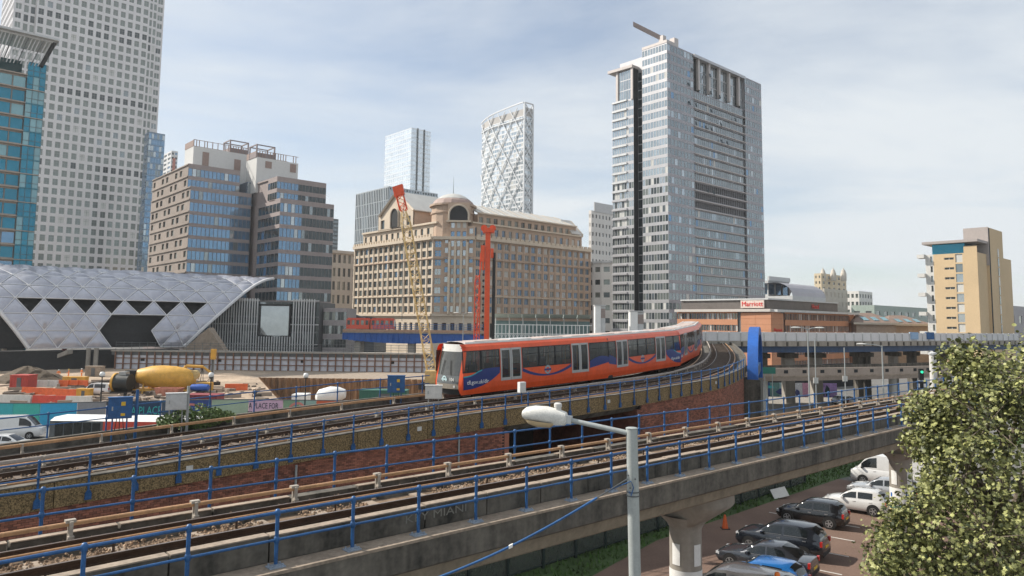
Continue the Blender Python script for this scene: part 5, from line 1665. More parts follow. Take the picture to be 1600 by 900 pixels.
# ---- low brick hotel wing with signs
M_obr = mat('orange_brick', (.50, .235, .13), .8, var=.10, scale=.3, fine=20)
M_rbr = M_obr
d0 = 182; zt = zat(1205, 487, d0)
C = XD(1205, d0, zt); C = V((C.x, C.y, 0))
b = Bld('hotel_wing', 'low orange brick hotel wing with ribbon windows and red rooftop sign', (C.x, C.y))
la = hit((C.x, C.y, zt), UR, 1337); lb = hit((C.x, C.y, zt), UL, 1058)
nl = V((-UL.y, UL.x, 0)); nl = nl if nl.dot(CAM - C) > 0 else -nl
fl = 3.05; nr = int(zt / fl); z0 = zt - nr * fl
y1 = lb * .30
rib = [(GL_gr, 3), (GL_sd, 3), (GL_bd, 1.2), (GL_dk, 1.5)]
b.facade(C + UL * lb, C + UL * (y1 + 1), z0, zt, 24, nr, .97, .52, .2, M_obr, panes=rib, zo=.75, style='mull', fm=M_greylt)
b.facade(C + UR * (la * .14), C + UR * (la * .9), z0, zt, 44, nr, .97, .52, .2, M_rbr, panes=rib, zo=.75, style='mull', fm=M_greylt)
# brick corner blocks, built of visible panels
def panels(A, B, z0_, z1_, n, m_, nn, name='brick_panel'):
    for i in range(n):
        for j in range(int((z1_ - z0_) / 1.5)):
            p, q = ln(A, B, i / n) + (B - A).normalized() * .02, ln(A, B, (i + 1) / n) - (B - A).normalized() * .02
            mb = MB(); mb.wbox(p + nn * .06, q + nn * .06, .12, z0_ + 1.5 * j + .02, z0_ + 1.5 * j + 1.48); ob(name, mb, m_, b.root)
panels(C + UL * y1, C, z0 + 0, zt, 2, M_obr, nl); panels(C, C + UR * (la * .12), z0, zt, 1, M_rbr, nR); panels(C + UR * (la * .91), C + UR * la, z0, zt, 1, M_rbr, nR)
b.part('joint', M_greydk).prism([C + UL * (y1 + 1) + UR * .3, C + UL * y1 + UR * .3, C + UL * y1 + UR * 2, C + UL * (y1 + 1) + UR * 2], 0, zt)
b.part('joint', M_greydk).prism([C + UR * (la * .12) + UL * .3, C + UR * (la * .14) + UL * .3, C + UR * (la * .14) + UL * 2, C + UR * (la * .12) + UL * 2], 0, zt)
b.core([C + UR * .5 + UL * .5, C + UR * (la - .1) + UL * .5, C + UR * la + UL * 16, C + UR * 16 + UL * 16, C + UR * 16 + UL * lb, C + UR * .5 + UL * lb], 0, zt - .02, mat('wing_core', (.30, .13, .07), .9))
M_fas = mat('fascia', (.52, .48, .44), .6, var=.08)
b.part('fascia', M_fas).wbox(C + UL * lb + nl * .5, C + nl * .5 + UR * .7, 1.6, zt, zt + .7)
b.part('fascia', M_greylt).wbox(C + nR * .5 + UR * .9, C + UR * la + nR * .5, 1.4, zt + .02, zt + .6)
M_ppl = mat('penthouse_dark', (.13, .115, .105), .6, var=.2, scale=.5)
b.part('penthouse', M_ppl).prism([C + UR * 2 + UL * 2, C + UR * (la * .85) + UL * 2, C + UR * (la * .85) + UL * 14, C + UR * 14 + UL * 14, C + UR * 14 + UL * lb, C + UR * 2 + UL * lb], zt + .72, zt + 3.1)
b.part('penthouse_roof', M_greylt).prism([C + UR * 1.6 + UL * 1.6, C + UR * (la * .85) + UL * 1.6, C + UR * (la * .85) + UL * 14, C + UR * 14 + UL * 14, C + UR * 14 + UL * lb, C + UR * 1.6 + UL * lb], zt + 3.12, zt + 3.5)
b.finish()
M_sgn = mat('sign_red', (.62, .03, .025), .4, var=.05)
p = C + UL * 6.0 + UR * 1.55
t = thing('hotel_sign', 'pale rooftop sign with red lettering on the hotel wing corner', 'sign', (p.x, p.y, zt + 1))
mb = MB(); mb.wbox(p + UL * 3.3, p - UL * 3.3, .25, zt + 1.0, zt + 3.0); ob('panel', mb, mat('sign_cream', (.62, .52, .46), .6), t)
text('lettering', 'Marriott', 1.75, V((p.x, p.y, zt + 2.0)) + nl * .16, -UL, (0, 0, 1), M_sgn, t, extrude=.05)
p = C + UR * (la * .56) + UL * 1.9
t = thing('hotel_sign', 'red lettering on the dark penthouse band of the hotel wing', 'sign', (p.x, p.y, zt + 1))
text('lettering', 'Hotel', 1.9, V((p.x, p.y, zt + 1.9)) + nR * .1, UR, (0, 0, 1), M_sgn, t, extrude=.05)
p = C + UR * (la * .06)
t = thing('hotel_sign', 'red sign on the brick corner of the hotel wing', 'sign', (p.x, p.y, zt - 6))
text('lettering', 'Marriott', 1.2, V((p.x, p.y, zt - 4.6)) + nR * .2, UR, (0, 0, 1), M_sgn, t, extrude=.05)

# ---- background to the right of the hotel
b, Cp, lr, ll, z1 = simple_tower('glass_office', 'pale office with large blue windows behind the hotel wing', 1150, 1200, 1233, 440, 330, M_greylt, [(GL_bl, 3), (GL_lb, 1)], 3, 3, 5, .82, .8, .3, limit=80)
mb = b.part('curved_parapet', M_greylt); mb.wbox(Cp + nR * .2, Cp + UR * lr + nR * .2, .8, z1 + .5, z1 + 2.5)
b.finish()
p0 = XD(1238, 320, 30); zb_ = zat(1240, 462, 320); p0 = V((p0.x, p0.y, 0)); L_ = hit((p0.x, p0.y, zb_), UR, 1290)
t = thing('barrel_hall', 'hall with silver barrel-vaulted roof behind the hotel wing', 'building', (p0.x, p0.y, 0))
mb = MB(); rr_ = zat(1240, 440, 320) - zb_
for k in range(10):
    a0, a1 = math.pi * k / 10, math.pi * (k + 1) / 10
    ring = []
    for a_ in (a0, a1):
        ring.append(p0 + UL * (9 - 9 * math.cos(a_)) + V((0, 0, zb_ + rr_ * math.sin(a_))))
    mb2 = MB(); mb2.add([ring[0], ring[0] + UR * L_, ring[1] + UR * L_, ring[1]], [(0, 1, 2, 3)]); ob('roof_sheet', mb2, mat('silver_roof', (.36, .34, .36), .4, .4, var=.1, scale=.3), t)
mb = MB(); mb.prism([p0, p0 + UR * L_, p0 + UR * L_ + UL * 18, p0 + UL * 18], 0, zb_); ob('wall', mb, M_greylt, t)
for i in range(7):
    q = p0 + UR * (L_ * (i + .2) / 7) + nR * .1; mb = MB(); mb.wbox(q, q + UR * (L_ * .6 / 7), .3, zb_ - 6, zb_ - 2); ob('window', mb, GL_dk if i % 2 else GL_bl, t)
b, *_ = simple_tower('stone_tower', 'distant cream tower with turreted top on the skyline right of the hotel', 1272, 1283, 1322, 428, 560, mat('cream_render', (.58, .48, .33), .8, var=.06), [(GL_dk, 1), (GL_gr, 2)], 2, 5, 12, .4, .45, .4, limit=60)
for k, px in enumerate((1286, 1302, 1318)):
    q = P(px, 431, 566); mb = MB(); mb.lathe((q.x, q.y, q.z - 4), [(2.2, 0), (2.2, 6), (1.7, 6.6), (1.5, 8), (.6, 9.2), (.12, 10.2), (0, 12)], 10); ob('turret', mb, M_pale, b.root, 50)
b.finish()
b, *_ = simple_tower('stone_building', 'pale flat-roofed block with grid windows below the distant cream tower', 1285, 1288, 1324, 452, 410, M_pale, [(GL_dk, 2), (GL_gr, 2)], 1, 6, 6, .5, .5, .4, limit=60); b.finish()
b, *_ = simple_tower('stone_building', 'small white block with grid windows at the end of the skyline row', 1322, 1342, 1363, 456, 430, M_whst, [(GL_gr, 2), (GL_sd, 1)], 3, 5, 7, .6, .5, .4, limit=60); b.finish()
b, *_ = simple_tower('green_shed', 'long low pale green shed on the right skyline', 1330, 1366, 1452, 478, 400, mat('green_clad', (.30, .36, .32), .6), [(GL_sd, 1)], 2, 8, 3, .5, .3, .3, limit=40); b.finish()
b, *_ = simple_tower('grey_shed', 'low grey warehouse behind the tree at the right edge', 1560, 1576, 1640, 479, 300, mat('shed_grey', (.34, .32, .33), .6), [(GL_sd, 1)], 2, 6, 2, .4, .3, .2, limit=30); b.finish()
# brown hipped roofs
M_tile = mat('brown_tile', (.20, .145, .12), .8, var=.2, scale=.6)
for k, (pl, pr, yt, yb, dd, lab) in enumerate(((1338, 1400, 488, 504, 210, 'brown hipped roof pavilion with dark rooflights, left of the pair'), (1392, 1450, 492, 506, 214, 'brown hipped roof pavilion beside the tan brick tower'))):
    p = XD(pl, dd, 12); q = XD(pr, dd, 12); zt_ = zat(pl, yt, dd); ze = zat(pl, yb, dd)
    t = thing('hipped_pavilion', lab, 'building', ((p.x + q.x) / 2, dd, 0))
    dp = 14; w_ = q.x - p.x
    mb = MB(); mb.add([(p.x - 1, dd - 1, ze), (q.x + 1, dd - 1, ze), (q.x + 1, dd + dp, ze), (p.x - 1, dd + dp, ze), (p.x + w_ * .3, dd + dp / 2, zt_), (q.x - w_ * .3, dd + dp / 2, zt_)], [(0, 1, 5, 4), (1, 2, 5), (2, 3, 4, 5), (3, 0, 4), (3, 2, 1, 0)]); ob('roof', mb, M_tile, t)
    mb = MB(); mb.box((p.x, dd, 0), (q.x, dd + dp - 1, ze)); ob('wall', mb, mat('pavilion_wall', (.34, .27, .22), .8), t)
    mb = MB(); mb.box((p.x - 1.3, dd - 1.3, ze - .5), (q.x + 1.3, dd - 1, ze + .05)); ob('fascia', mb, M_pale, t)
    for i in range(3):
        x = p.x + w_ * (.22 + .25 * i); h_ = ze + (zt_ - ze) * .55
        y_ = dd - 1 + (dp / 2 + 1) * .38
        mb = MB(); mb.quad((x, y_ - 1.6, ze + (zt_ - ze) * .2 + .12), (x + w_ * .14, y_ - 1.6, ze + (zt_ - ze) * .2 + .12), (x + w_ * .14, y_ + 1.2, h_ + .12), (x, y_ + 1.2, h_ + .12)); ob('rooflight', mb, GL_tq2, t)
# ---- tan brick apartment tower
M_tanb = mat('tan_brick', (.56, .42, .255), .85, var=.08, scale=.15, fine=20)
M_tang = mat('tan_grey', (.36, .32, .30), .7, var=.1)
d0 = 190; zt = zat(1525, 381, d0)
C = XD(1526, d0, zt); C = V((C.x, C.y, 0))
b = Bld('apartment_tower', 'tan brick apartment tower with grey stair core and glass penthouse at right', (C.x, C.y))
la = hit((C.x, C.y, zt), UR, 1579); lb = hit((C.x, C.y, zt), UL, 1445)
nl = V((-UL.y, UL.x, 0)); nl = nl if nl.dot(CAM - C) > 0 else -nl
nfl = 13; fl = zt / nfl
W0, W1, W2, W3 = C + UL * lb, C + UL * (lb * .84), C + UL * (lb * .42), C + UL * (lb * .25)
zm = zt - 2.2
b.facade(W0, W1, 0, zm, 2, nfl - 1, .55, .62, .4, M_offwhite, pick=lambda i, j, r_: (r_.choice([GL_dk, GL_gr, GL_sd])), skip=lambda i, j: i == 0)
b.facade(W1, W2, 0, zm, 3, nfl - 1, 1.0, .22, .25, M_tanb, panes=[(GL_dk, 1)], skip=lambda i, j: i != 2, cols=[(0, 1), (1, 2), ((W2 - W1).length * .50, (W2 - W1).length * .95)], style='bars', fm=M_greylt)
b.facade(W2, W3, 0, zm, 1, nfl - 1, .8, .84, .2, M_tanb, panes=[(GL_lb, 2), (GL_bd, 2), (GL_sd, 1)], xoff=.2)
b.facade(W3, C, 0, zt - .4, 1, nfl, .3, .5, .2, M_tanb, panes=[(GL_dk, 1)], skip=lambda i, j: True)
b.facade(C, C + UR * la, 0, zm, 2, nfl, .12, .5, .2, M_tanb, panes=[(GL_gr, 1)], skip=lambda i, j: True)
b.core([W0 - nl * .6 + UR * 0, W1 - nl * .6, C - nl * .6 + UR * .4, C + UR * (la - .4) + UL * .4, C + UR * la + UL * (lb - .4), W0 - nl * 10], 0, zm - .03, M_tanb)
ph = b.part('penthouse_glass', GL_tq)
ph.prism([W0 + UR * 1 - UL * 1.5, W3 + UR * 1, W3 + UR * 8, W0 + UR * 8 - UL * 1.5], zm, zt + .6)
b.part('penthouse_roof', M_tang).prism([W0 - UR * .8 + UL * .5, C - UR * .8 - UL * .4, C + UR * 9 - UL * .4, W0 + UR * 9 + UL * .5], zt + .6, zt + 1.3)
# stair core
zc = zat(1545, 351, d0); cA, cB = C + UR * (la * .26), C + UR * (la * .68)
b.part('stair_core', M_tanb).prism([cA + nR * .6, cB + nR * .6, cB + UL * 5, cA + UL * 5], 0, zc)
b.part('core_return', M_tang).prism([cA + nR * .65 - UR * .35, cA + nR * .65, cA + UL * (lb * .42), cA + UL * (lb * .42) - UR * .35], zm - 3, zc + .1)
b.part('dark_joint', M_dark).prism([cA + nR * .68 + UR * .1, cA + nR * .68 + UR * .9, cA + nR * .4 + UR * .9, cA + nR * .4 + UR * .1], 0, zc - .2)
p = ln(cA, cB, .62) + nR * .66
for j in range(nfl):
    mb = MB(); mb.obox((p.x, p.y, fl * (j + .5)), UR * .5, nR * .05, (0, 0, fl * .44)); ob('stair_window', mb, GL_sd if j % 3 else GL_bd, b.root)
for j in range(6):
    q = W0 + UL * .8; mb = MB(); mb.obox((q.x, q.y, fl * (j * 2 + 2)), UL * .9, UR * 1.4, (0, 0, .5)); ob('balcony', mb, M_offwhite, b.root)
b.finish()
# ================================================================ lattice-roofed station (left)
M_etfe = mat('foil_cushion', (.42, .43, .49), .2, .25, var=.10, scale=.15, spec=.6)
M_frame = mat('lattice_white', (.62, .62, .63), .45, var=.08)
B0 = P(180, 543, 176); zB = B0.z; B0 = V((B0.x, B0.y, 0))
st = thing('station_roof', 'long white lattice roof of triangular foil cushions over the dark station', 'station', (B0.x, B0.y, 0))
RR = 19.5; TW = 7.0
sL = hit((B0.x, B0.y, zB), UR, 45); sR = hit((B0.x, B0.y, zB), UR, 287)
ncol = 6; TW = (sR - sL) / ncol
def spt(s, r, off=0):
    a = R(12 * r); rr = RR + off
    if s > 0: s += 1.15 * r * min(1.4, s / sR)
    # bows inwards a little towards the ends
    return B0 + UR * s + UL * (RR - rr * math.cos(a)) + V((0, 0, zB + rr * math.sin(a)))
edges = {}
def cushion(a, b, c):
    A, B_, C_ = spt(*a), spt(*b), spt(*c)
    n = (B_ - A).cross(C_ - A).normalized()
    if n.dot(CAM - A) < 0 and n.z < .2: n = -n
    cen = (A + B_ + C_) / 3
    if n.dot(cen - (B0 + UR * a[0] + UL * RR + V((0, 0, zB)))) < 0: n = -n
    o_ = [ln(p, cen, .05) for p in (A, B_, C_)]
    i_ = [ln(p, cen, .5) + n * .6 for p in (A, B_, C_)]
    mb = MB(); mb.add(o_ + i_ + [cen + n * .8], [(0, 1, 4, 3), (1, 2, 5, 4), (2, 0, 3, 5), (3, 4, 6), (4, 5, 6), (5, 3, 6)])
    ob('cushion', mb, M_etfe, st, 180)
for r in range(0, 7):
    x0 = sL - TW / 2 * r; n_ = ncol + r
    for i in range(n_ + 0):
        up_t = ((x0 + TW * i, r), (x0 + TW * (i + 1), r), (x0 + TW * (i + .5), r + 1))
        dn_t = ((x0 + TW * (i + 0), r), (x0 + TW * (i - .5), r + 1), (x0 + TW * (i + .5), r + 1))
        for kind, tr in (('u', up_t), ('d', dn_t), ('e', ((x0 + TW * (i + 1), r), (x0 + TW * (i + .5), r + 1), (x0 + TW * (i + 1.5), r + 1)))):
            if kind == 'e' and i != n_ - 1: continue
            cs = sum(q[0] for q in tr) / 3; px = proj(spt(cs, r + .5))[0]
            if px < -60: continue
            if r == 2 and kind != 'u' and 20 < px < 325: continue
            if r in (0, 1) and 163 < px < 238 and not (r == 0 and px < 172): continue
            cushion(*tr)
            for a_, b_ in ((0, 1), (1, 2), (2, 0)):
                k_ = tuple(sorted((tuple(round(v, 2) for v in tr[a_]), tuple(round(v, 2) for v in tr[b_]))))
                edges[k_] = 1
for (a_, b_) in edges:
    r0 = min(a_[1], b_[1]); pm_ = proj(spt((a_[0] + b_[0]) / 2, (a_[1] + b_[1]) / 2))[0]
    mb = MB(); mb.tube(spt(*a_, .12), spt(*b_, .12), .13, 4); ob('strut', mb, M_frame, st)
mb = MB(); mb.path([spt(sR + TW / 2 * r, r, .2) for r in [k / 2 for k in range(0, 15)]], .42, 6); ob('edge_tube', mb, M_frame, st, 40)
mb = MB(); mb.path([spt(sL - TW / 2 * r, r, .2) for r in [k / 2 for k in range(0, 9)]], .45, 6); ob('edge_tube', mb, M_frame, st, 40)
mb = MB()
mb.sweep([[spt(sL - TW * 3 , r, -2.2), spt(sR + TW / 2 * min(r, 3) - 4, r, -2.2)] for r in range(0, 7)], closed=False); ob('inner_shell', mb, M_dark, st)  # near-black liner painting the unlit interior behind the roof openings
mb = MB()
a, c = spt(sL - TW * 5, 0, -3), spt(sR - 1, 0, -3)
mb.wbox(a, c, 6, 0, zB - .6); ob('undercroft', mb, M_dark, st)  # solid near-black box standing in for the shaded void below the roof
for k, px in enumerate((6, 100, 138, 150)):
    p = XD(px, 171, 3); mb = MB(); mb.tube((p.x, p.y, 0), (p.x, p.y, zB), .5, 8); ob('pier', mb, M_conc if k != 1 else mat('red_wrap', (.35, .06, .05), .6), st)
p = XD(60, 170, 0); mb = MB(); q = XD(112, 170, 0); mb.add([(p.x, 168, .2), (q.x, 168, 3.6), (q.x, 170, 3.6), (p.x, 170, .2), (p.x, 168, 1.0), (q.x, 168, 4.6), (q.x, 170, 4.6), (p.x, 170, 1.0)], BOXF); ob('stair', mb, M_conc, st)
# sloping concrete wall under the tip
p = P(283, 548, 183); q = P(350, 548, 183); r_ = P(326, 512, 183)
mb = MB(); mb.add([p, q, r_, p + V((0, 3, 0)), q + V((0, 3, 0)), r_ + V((0, 3, 0))], [(0, 1, 2), (5, 4, 3), (0, 3, 4, 1), (1, 4, 5, 2), (2, 5, 3, 0)]); ob('raked_wall', mb, M_conc_lt, st)
# slatted front building
Y = 203
x0, x1 = XD(330, Y, 10).x, XD(498, Y, 10).x
zt = zat(420, 471, Y)
b = Bld('slatted_block', 'dark glass station block with pale vertical fins beneath the roof tip', (x0, Y))
b.facade((x0, Y), (x1, Y), 0, zt, 14, 4, .94, .9, .1, M_greydk, panes=[(GL_dk, 5), (GL_sd, 1)])
b.core([(x0, Y + .5), (x1, Y + .5), (x1, Y + 18), (x0, Y + 18)], 0, zt - .05, M_greydk)
mb = MB(); xa, xb = XD(407, Y, 10).x, XD(452, Y, 10).x; za, zb_ = zat(420, 524, Y), zat(420, 478, Y)
mb.box((xa, Y - .4, za), (xb, Y - .2, zb_)); ob('picture_window', mb, GL_lb, b.root)
for e in ((xa - .4, xa), (xb, xb + .4)):
    mb = MB(); mb.box((e[0], Y - .8, 0), (e[1], Y - .1, zb_ + .6)); ob('window_frame', mb, M_black, b.root)
mb = MB(); mb.box((xa - .4, Y - .8, zb_), (xb + .4, Y - .1, zb_ + .5)); ob('window_frame', mb, M_black, b.root)
finm = MB(); finm.box((-.13, -.35, 0), (.13, 0, 1)); finm = finm.mesh('fin', M_greylt)
n_ = int((x1 - x0) / .72)
for i in range(n_):
    x = x0 + .72 * i
    za_ = 0; zc_ = zt + .8
    if xa - .6 < x < xb + .6: zc_ = za - .3
    M = Matrix.Diagonal((1, 1, zc_ - za_, 1)); M.translation = V((x, Y - .5, za_)); inst('fin', finm, M, b.root)
for z in (zt * .3, zt * .62, zt + .2):
    mb = MB(); mb.box((x0, Y - .45, z), (xa - .4, Y - .12, z + .25)); ob('fin_rail', mb, M_greylt, b.root)
    mb = MB(); mb.box((xb + .4, Y - .45, z), (x1, Y - .12, z + .25)); ob('fin_rail', mb, M_greylt, b.root)
b.finish()
b = Bld('glass_annexe', 'small glass annexe with grey bands beside the slatted block', (x1 + 3, Y + 2))
x2 = XD(541, Y + 3, 10).x; zt = zat(520, 481, Y)
b.facade((x1 + .4, Y + 3), (x2, Y + 3), 0, zt, 8, 4, .95, .6, .1, mat('annexe_grey', (.30, .28, .28), .6), panes=[(GL_dk, 2), (GL_gr, 1), (GL_sd, 1)], zo=.3)
b.core([(x1 + .4, Y + 3.4), (x2, Y + 3.4), (x2, Y + 16), (x1 + .4, Y + 16)], 0, zt, MATS['annexe_grey']); b.finish()

# ================================================================ building site
# propped white wall
Y = 173; x0, x1 = XD(181, Y, 2).x, XD(672, Y, 2).x; zt = 4.1
sw = thing('basement_wall', 'long propped wall of white panels with rusty steel props behind the site', 'wall', ((x0 + x1) / 2, Y, 0))
mb = MB(); mb.box((x0, Y + .2, 0), (x1, Y + .8, zt)); ob('backing', mb, M_conc, sw)
n_ = 40; cw = (x1 - x0) / n_
wp = mat('white_panel', (.60, .62, .68), .6, var=.12, scale=.4)
pmesh = MB(); pmesh.box((.04, 0, 0), (cw - .04, .18, zt - .3)); pmesh = pmesh.mesh('panel', wp)
prp = MB(); prp.box((-.13, -.45, 0), (.13, -.1, zt)); prp = prp.mesh('prop', mat('rust_prop', (.20, .11, .075), .8, var=.3))
for i in range(n_):
    inst('panel', pmesh, Matrix.Translation((x0 + cw * i, Y, .05)), sw); inst('prop', prp, Matrix.Translation((x0 + cw * i, Y, 0)), sw)
for z in (1.2, 2.5):
    mb = MB(); mb.box((x0, Y - .35, z), (x1, Y - .12, z + .18)); ob('waling', mb, MATS['rust_prop'], sw)
mb = MB(); mb.box((x0 - 1, Y - .6, zt), (x1, Y + 3, zt + .35)); ob('deck_edge', mb, M_conc, sw)
mb = MB(); mb.box((x0 - 1, Y - .2, zt - .8), (x1, Y + .3, zt - .02)); ob('capping', mb, M_greydk, sw)
for k in (220, 340, 470, 610):
    x = XD(k, Y, 2).x; mb = MB(); mb.box((x, Y - .08, 1.9), (x + .9, Y + .02, 2.7)); ob('opening', mb, M_dark, sw)
rl = thing('site_railing', 'thin scaffold railing along the top of the propped wall', 'railing', ((x0 + x1) / 2, Y, zt))
for z in (.6, 1.2, 1.8):
    mb = MB(); mb.tube((x0, Y - .3, zt + .35 + z), (x1, Y - .3, zt + .35 + z), .045, 5); ob('rail', mb, M_greydk, rl)
for i in range(0, n_ + 1):
    mb = MB(); mb.tube((x0 + cw * i, Y - .3, zt + .3), (x0 + cw * i, Y - .3, zt + 2.3), .045, 5); ob('post', mb, M_greydk, rl)
# concrete apron and sheet piles
g = MB(); g.quad(*sheet(XD(392, 152, 0).x, -5, 151.2, 172, .012)); struct('concrete_apron', g, M_conc_lt)
M_rust = mat('sheet_pile_rust', (.30, .17, .085), .85, var=.4, scale=.6, streak=.5, col2=(.20, .12, .07))
sp_ = thing('sheet_pile_wall', 'rusty corrugated sheet pile wall holding up the excavation', 'wall', (-30, 151, -5))
pm_ = MB(); w_ = 1.3
pr = [(0, 0), (.25, 0), (.45, .45), (.85, .45), (1.05, 0), (1.3, 0)]
for (xa, ya), (xb, yb) in zip(pr, pr[1:]): pm_.quad((xa, -ya, -5), (xb, -yb, -5), (xb, -yb, .1), (xa, -ya, .1))
pm_ = pm_.mesh('sheet_pile', M_rust)
x = PIT[0]
while x < PIT[1] - .5:
    inst('sheet_pile', pm_, Matrix.Translation((x, PIT[3], 0)), sp_); x += w_
sa, sb = V((PXF, PIT[2], 0)), V((PIT[0], PIT[3], 0)); sd_ = (sb - sa).normalized(); k = 0
while k * w_ < (sb - sa).length - .5:
    p = sa + sd_ * (k * w_); inst('sheet_pile', pm_, Matrix.Translation(p) @ Matrix.Rotation(math.atan2(sd_.y, sd_.x), 4, 'Z'), sp_); k += 1
y = PIT[2]
while y < PIT[3] - 1:
    inst('sheet_pile', pm_, Matrix.Translation((PIT[1], y + w_, 0)) @ Matrix.Rotation(R(-90), 4, 'Z'), sp_); y += w_
x = PXF
while x < PIT[1] - .5:
    inst('sheet_pile', pm_, Matrix.Translation((x + w_, PIT[2], 0)) @ Matrix.Rotation(R(180), 4, 'Z'), sp_); x += w_
# soil mound
c = G(42, 596); mb = MB(); rg = random.Random(2)
rows = []
for j in range(9):
    t_ = j / 8; row = []
    for i in range(21):
        a = 2 * math.pi * i / 20
        rad = (1 - t_) * (1 + .18 * math.sin(3 * a + 1) + .1 * math.sin(7 * a)) + rg.uniform(-.03, .03)
        row.append(V((c.x + 6.5 * rad * math.cos(a), c.y + 5 * rad * math.sin(a), 2.9 * (1 - (1 - t_) ** 1.3) + rg.uniform(-.08, .08))))
    rows.append(row)
mb.sweep(rows, closed=False); o = ob('soil_mound', mb, M_soil); tag(o, 'heap of dark soil at the left of the building site', 'soil heap')
# plastic barriers
bar = MB(); bar.add([(-1, -.28, 0), (1, -.28, 0), (1, .28, 0), (-1, .28, 0), (-1, -.2, .35), (1, -.2, .35), (1, .2, .35), (-1, .2, .35), (-1, -.1, .95), (1, -.1, .95), (1, .1, .95), (-1, .1, .95)], [(0, 1, 5, 4), (4, 5, 9, 8), (8, 9, 10, 11), (10, 9, 5, 1, 2, 6), (2, 3, 7, 6), (6, 7, 11, 10), (3, 0, 4, 8, 11, 7), (3, 2, 1, 0)])
for x in (-.6, 0, .6): bar.box((x - .12, -.26, .0), (x + .12, .26, .12))
BMR, BMW, BMO = bar.mesh('barrier', M_redb), bar.mesh('barrier', M_offwhite), bar.mesh('barrier', M_orange_b)
def barrier(px, py, rz, me, lab):
    c = G(px, py); o = bpy.data.objects.new('barrier', me); COL.objects.link(o); o.location = (c.x, c.y, .01); o.rotation_euler = (0, 0, rz); o.scale = (1.0, 1, 1.15)
    tag(o, lab, 'barrier', 'plastic site barriers')
ORD = ['first', 'second', 'third', 'fourth', 'fifth', 'sixth', 'seventh', 'eighth']
for i, (px, me, c_) in enumerate(((50, BMW, 'white'), (66, BMW, 'white'), (82, BMW, 'white'), (98, BMO, 'orange'), (113, BMO, 'orange'), (128, BMO, 'orange'))):
    barrier(px, 604, R(-3), me, c_ + ' plastic barrier, ' + ORD[i] + ' from the left in the back row by the workers')
for i, px in enumerate((44, 60, 76, 92, 108, 120)): barrier(px, 616 + (px - 44) * .06, R(-4), BMO, 'orange plastic barrier, ' + ORD[i] + ' from the left in the middle row')
for i, (px, me, c_) in enumerate(((4, BMW, 'white'), (21, BMW, 'white'), (38, BMW, 'white'), (62, BMR, 'red'), (80, BMR, 'red'), (96, BMR, 'red'), (114, BMW, 'white'), (132, BMW, 'white'))):
    barrier(px, 629 + px * .02, R(-3), me, c_ + ' plastic barrier, ' + ORD[i] + ' from the left in the front row above the hoarding')
for i, px in enumerate((361, 369, 377)): barrier(px, 610, R(20), BMO, 'orange plastic barrier by the excavation edge, ' + ORD[i] + ' of three from the left')
# red site cabin at left and skip
def cabin(px, py, w, h, d, m, lab, name='site_cabin', cat='cabin', rz=0, ribs=True):
    c = G(px, py); t = thing(name, lab, cat, tuple(c), rz)
    mb = MB(); mb.box((-w / 2, -d / 2, .12), (w / 2, d / 2, h)); ob('body', mb, m, t, local=True)
    mb = MB(); mb.box((-w / 2 - .06, -d / 2 - .06, h), (w / 2 + .06, d / 2 + .06, h + .1)); ob('roof', mb, m, t, local=True)
    if ribs:
        for i in range(int(w / .5)):
            mb = MB(); mb.box((-w / 2 + .5 * i + .1, -d / 2 - .05, .25), (-w / 2 + .5 * i + .28, -d / 2, h - .1)); ob('rib', mb, m, t, local=True)
    mb = MB(); mb.box((-w * .1, -d / 2 - .08, .15), (w * .14, -d / 2 - .052, h * .85)); ob('door', mb, M_greydk, t, local=True)
    return t
cabin(36, 607, 3.0, 2.2, 2.4, mat('cabin_red', (.40, .05, .04), .6), 'dark red site container behind the front barriers at left')
cabin(132, 622, 2.0, 1.3, 1.0, M_yel, 'yellow generator box at the end of the orange barriers', 'generator', 'generator')
cabin(600, 637, 6.5, 2.4, 2.4, mat('cabin_green', (.03, .13, .10), .6), 'dark green container left of the train behind the hoarding')
cabin(318, 650, 4, 2.6, 2.4, mat('cabin_maroon', (.22, .035, .04), .6), 'maroon container behind the blue hoarding panel')
c = G(264, 619); t = thing('skip', 'rusty pink open skip in front of the yellow mixing drum', 'skip', tuple(c), R(-5))
mb = MB(); mb.add([(-1.5, -.8, .1), (1.5, -.8, .1), (1.5, .8, .1), (-1.5, .8, .1), (-2, -.95, 1.3), (2, -.95, 1.3), (2, .95, 1.3), (-2, .95, 1.3), (-1.85, -.85, 1.3), (1.85, -.85, 1.3), (1.85, .85, 1.3), (-1.85, .85, 1.3), (-1.4, -.7, .3), (1.4, -.7, .3), (1.4, .7, .3), (-1.4, .7, .3)], [(0, 1, 5, 4), (1, 2, 6, 5), (2, 3, 7, 6), (3, 0, 4, 7), (4, 5, 9, 8), (5, 6, 10, 9), (6, 7, 11, 10), (7, 4, 8, 11), (8, 9, 13, 12), (9, 10, 14, 13), (10, 11, 15, 14), (11, 8, 12, 15), (12, 13, 14, 15), (3, 2, 1, 0)])
ob('hopper', mb, mat('skip_pink', (.48, .21, .15), .7, var=.3), t, local=True)
for x in (-1, 0, 1):
    mb = MB(); mb.box((x - .06, -1.0, .2), (x + .06, -.86, 1.25)); ob('rib', mb, MATS['skip_pink'], t, local=True)
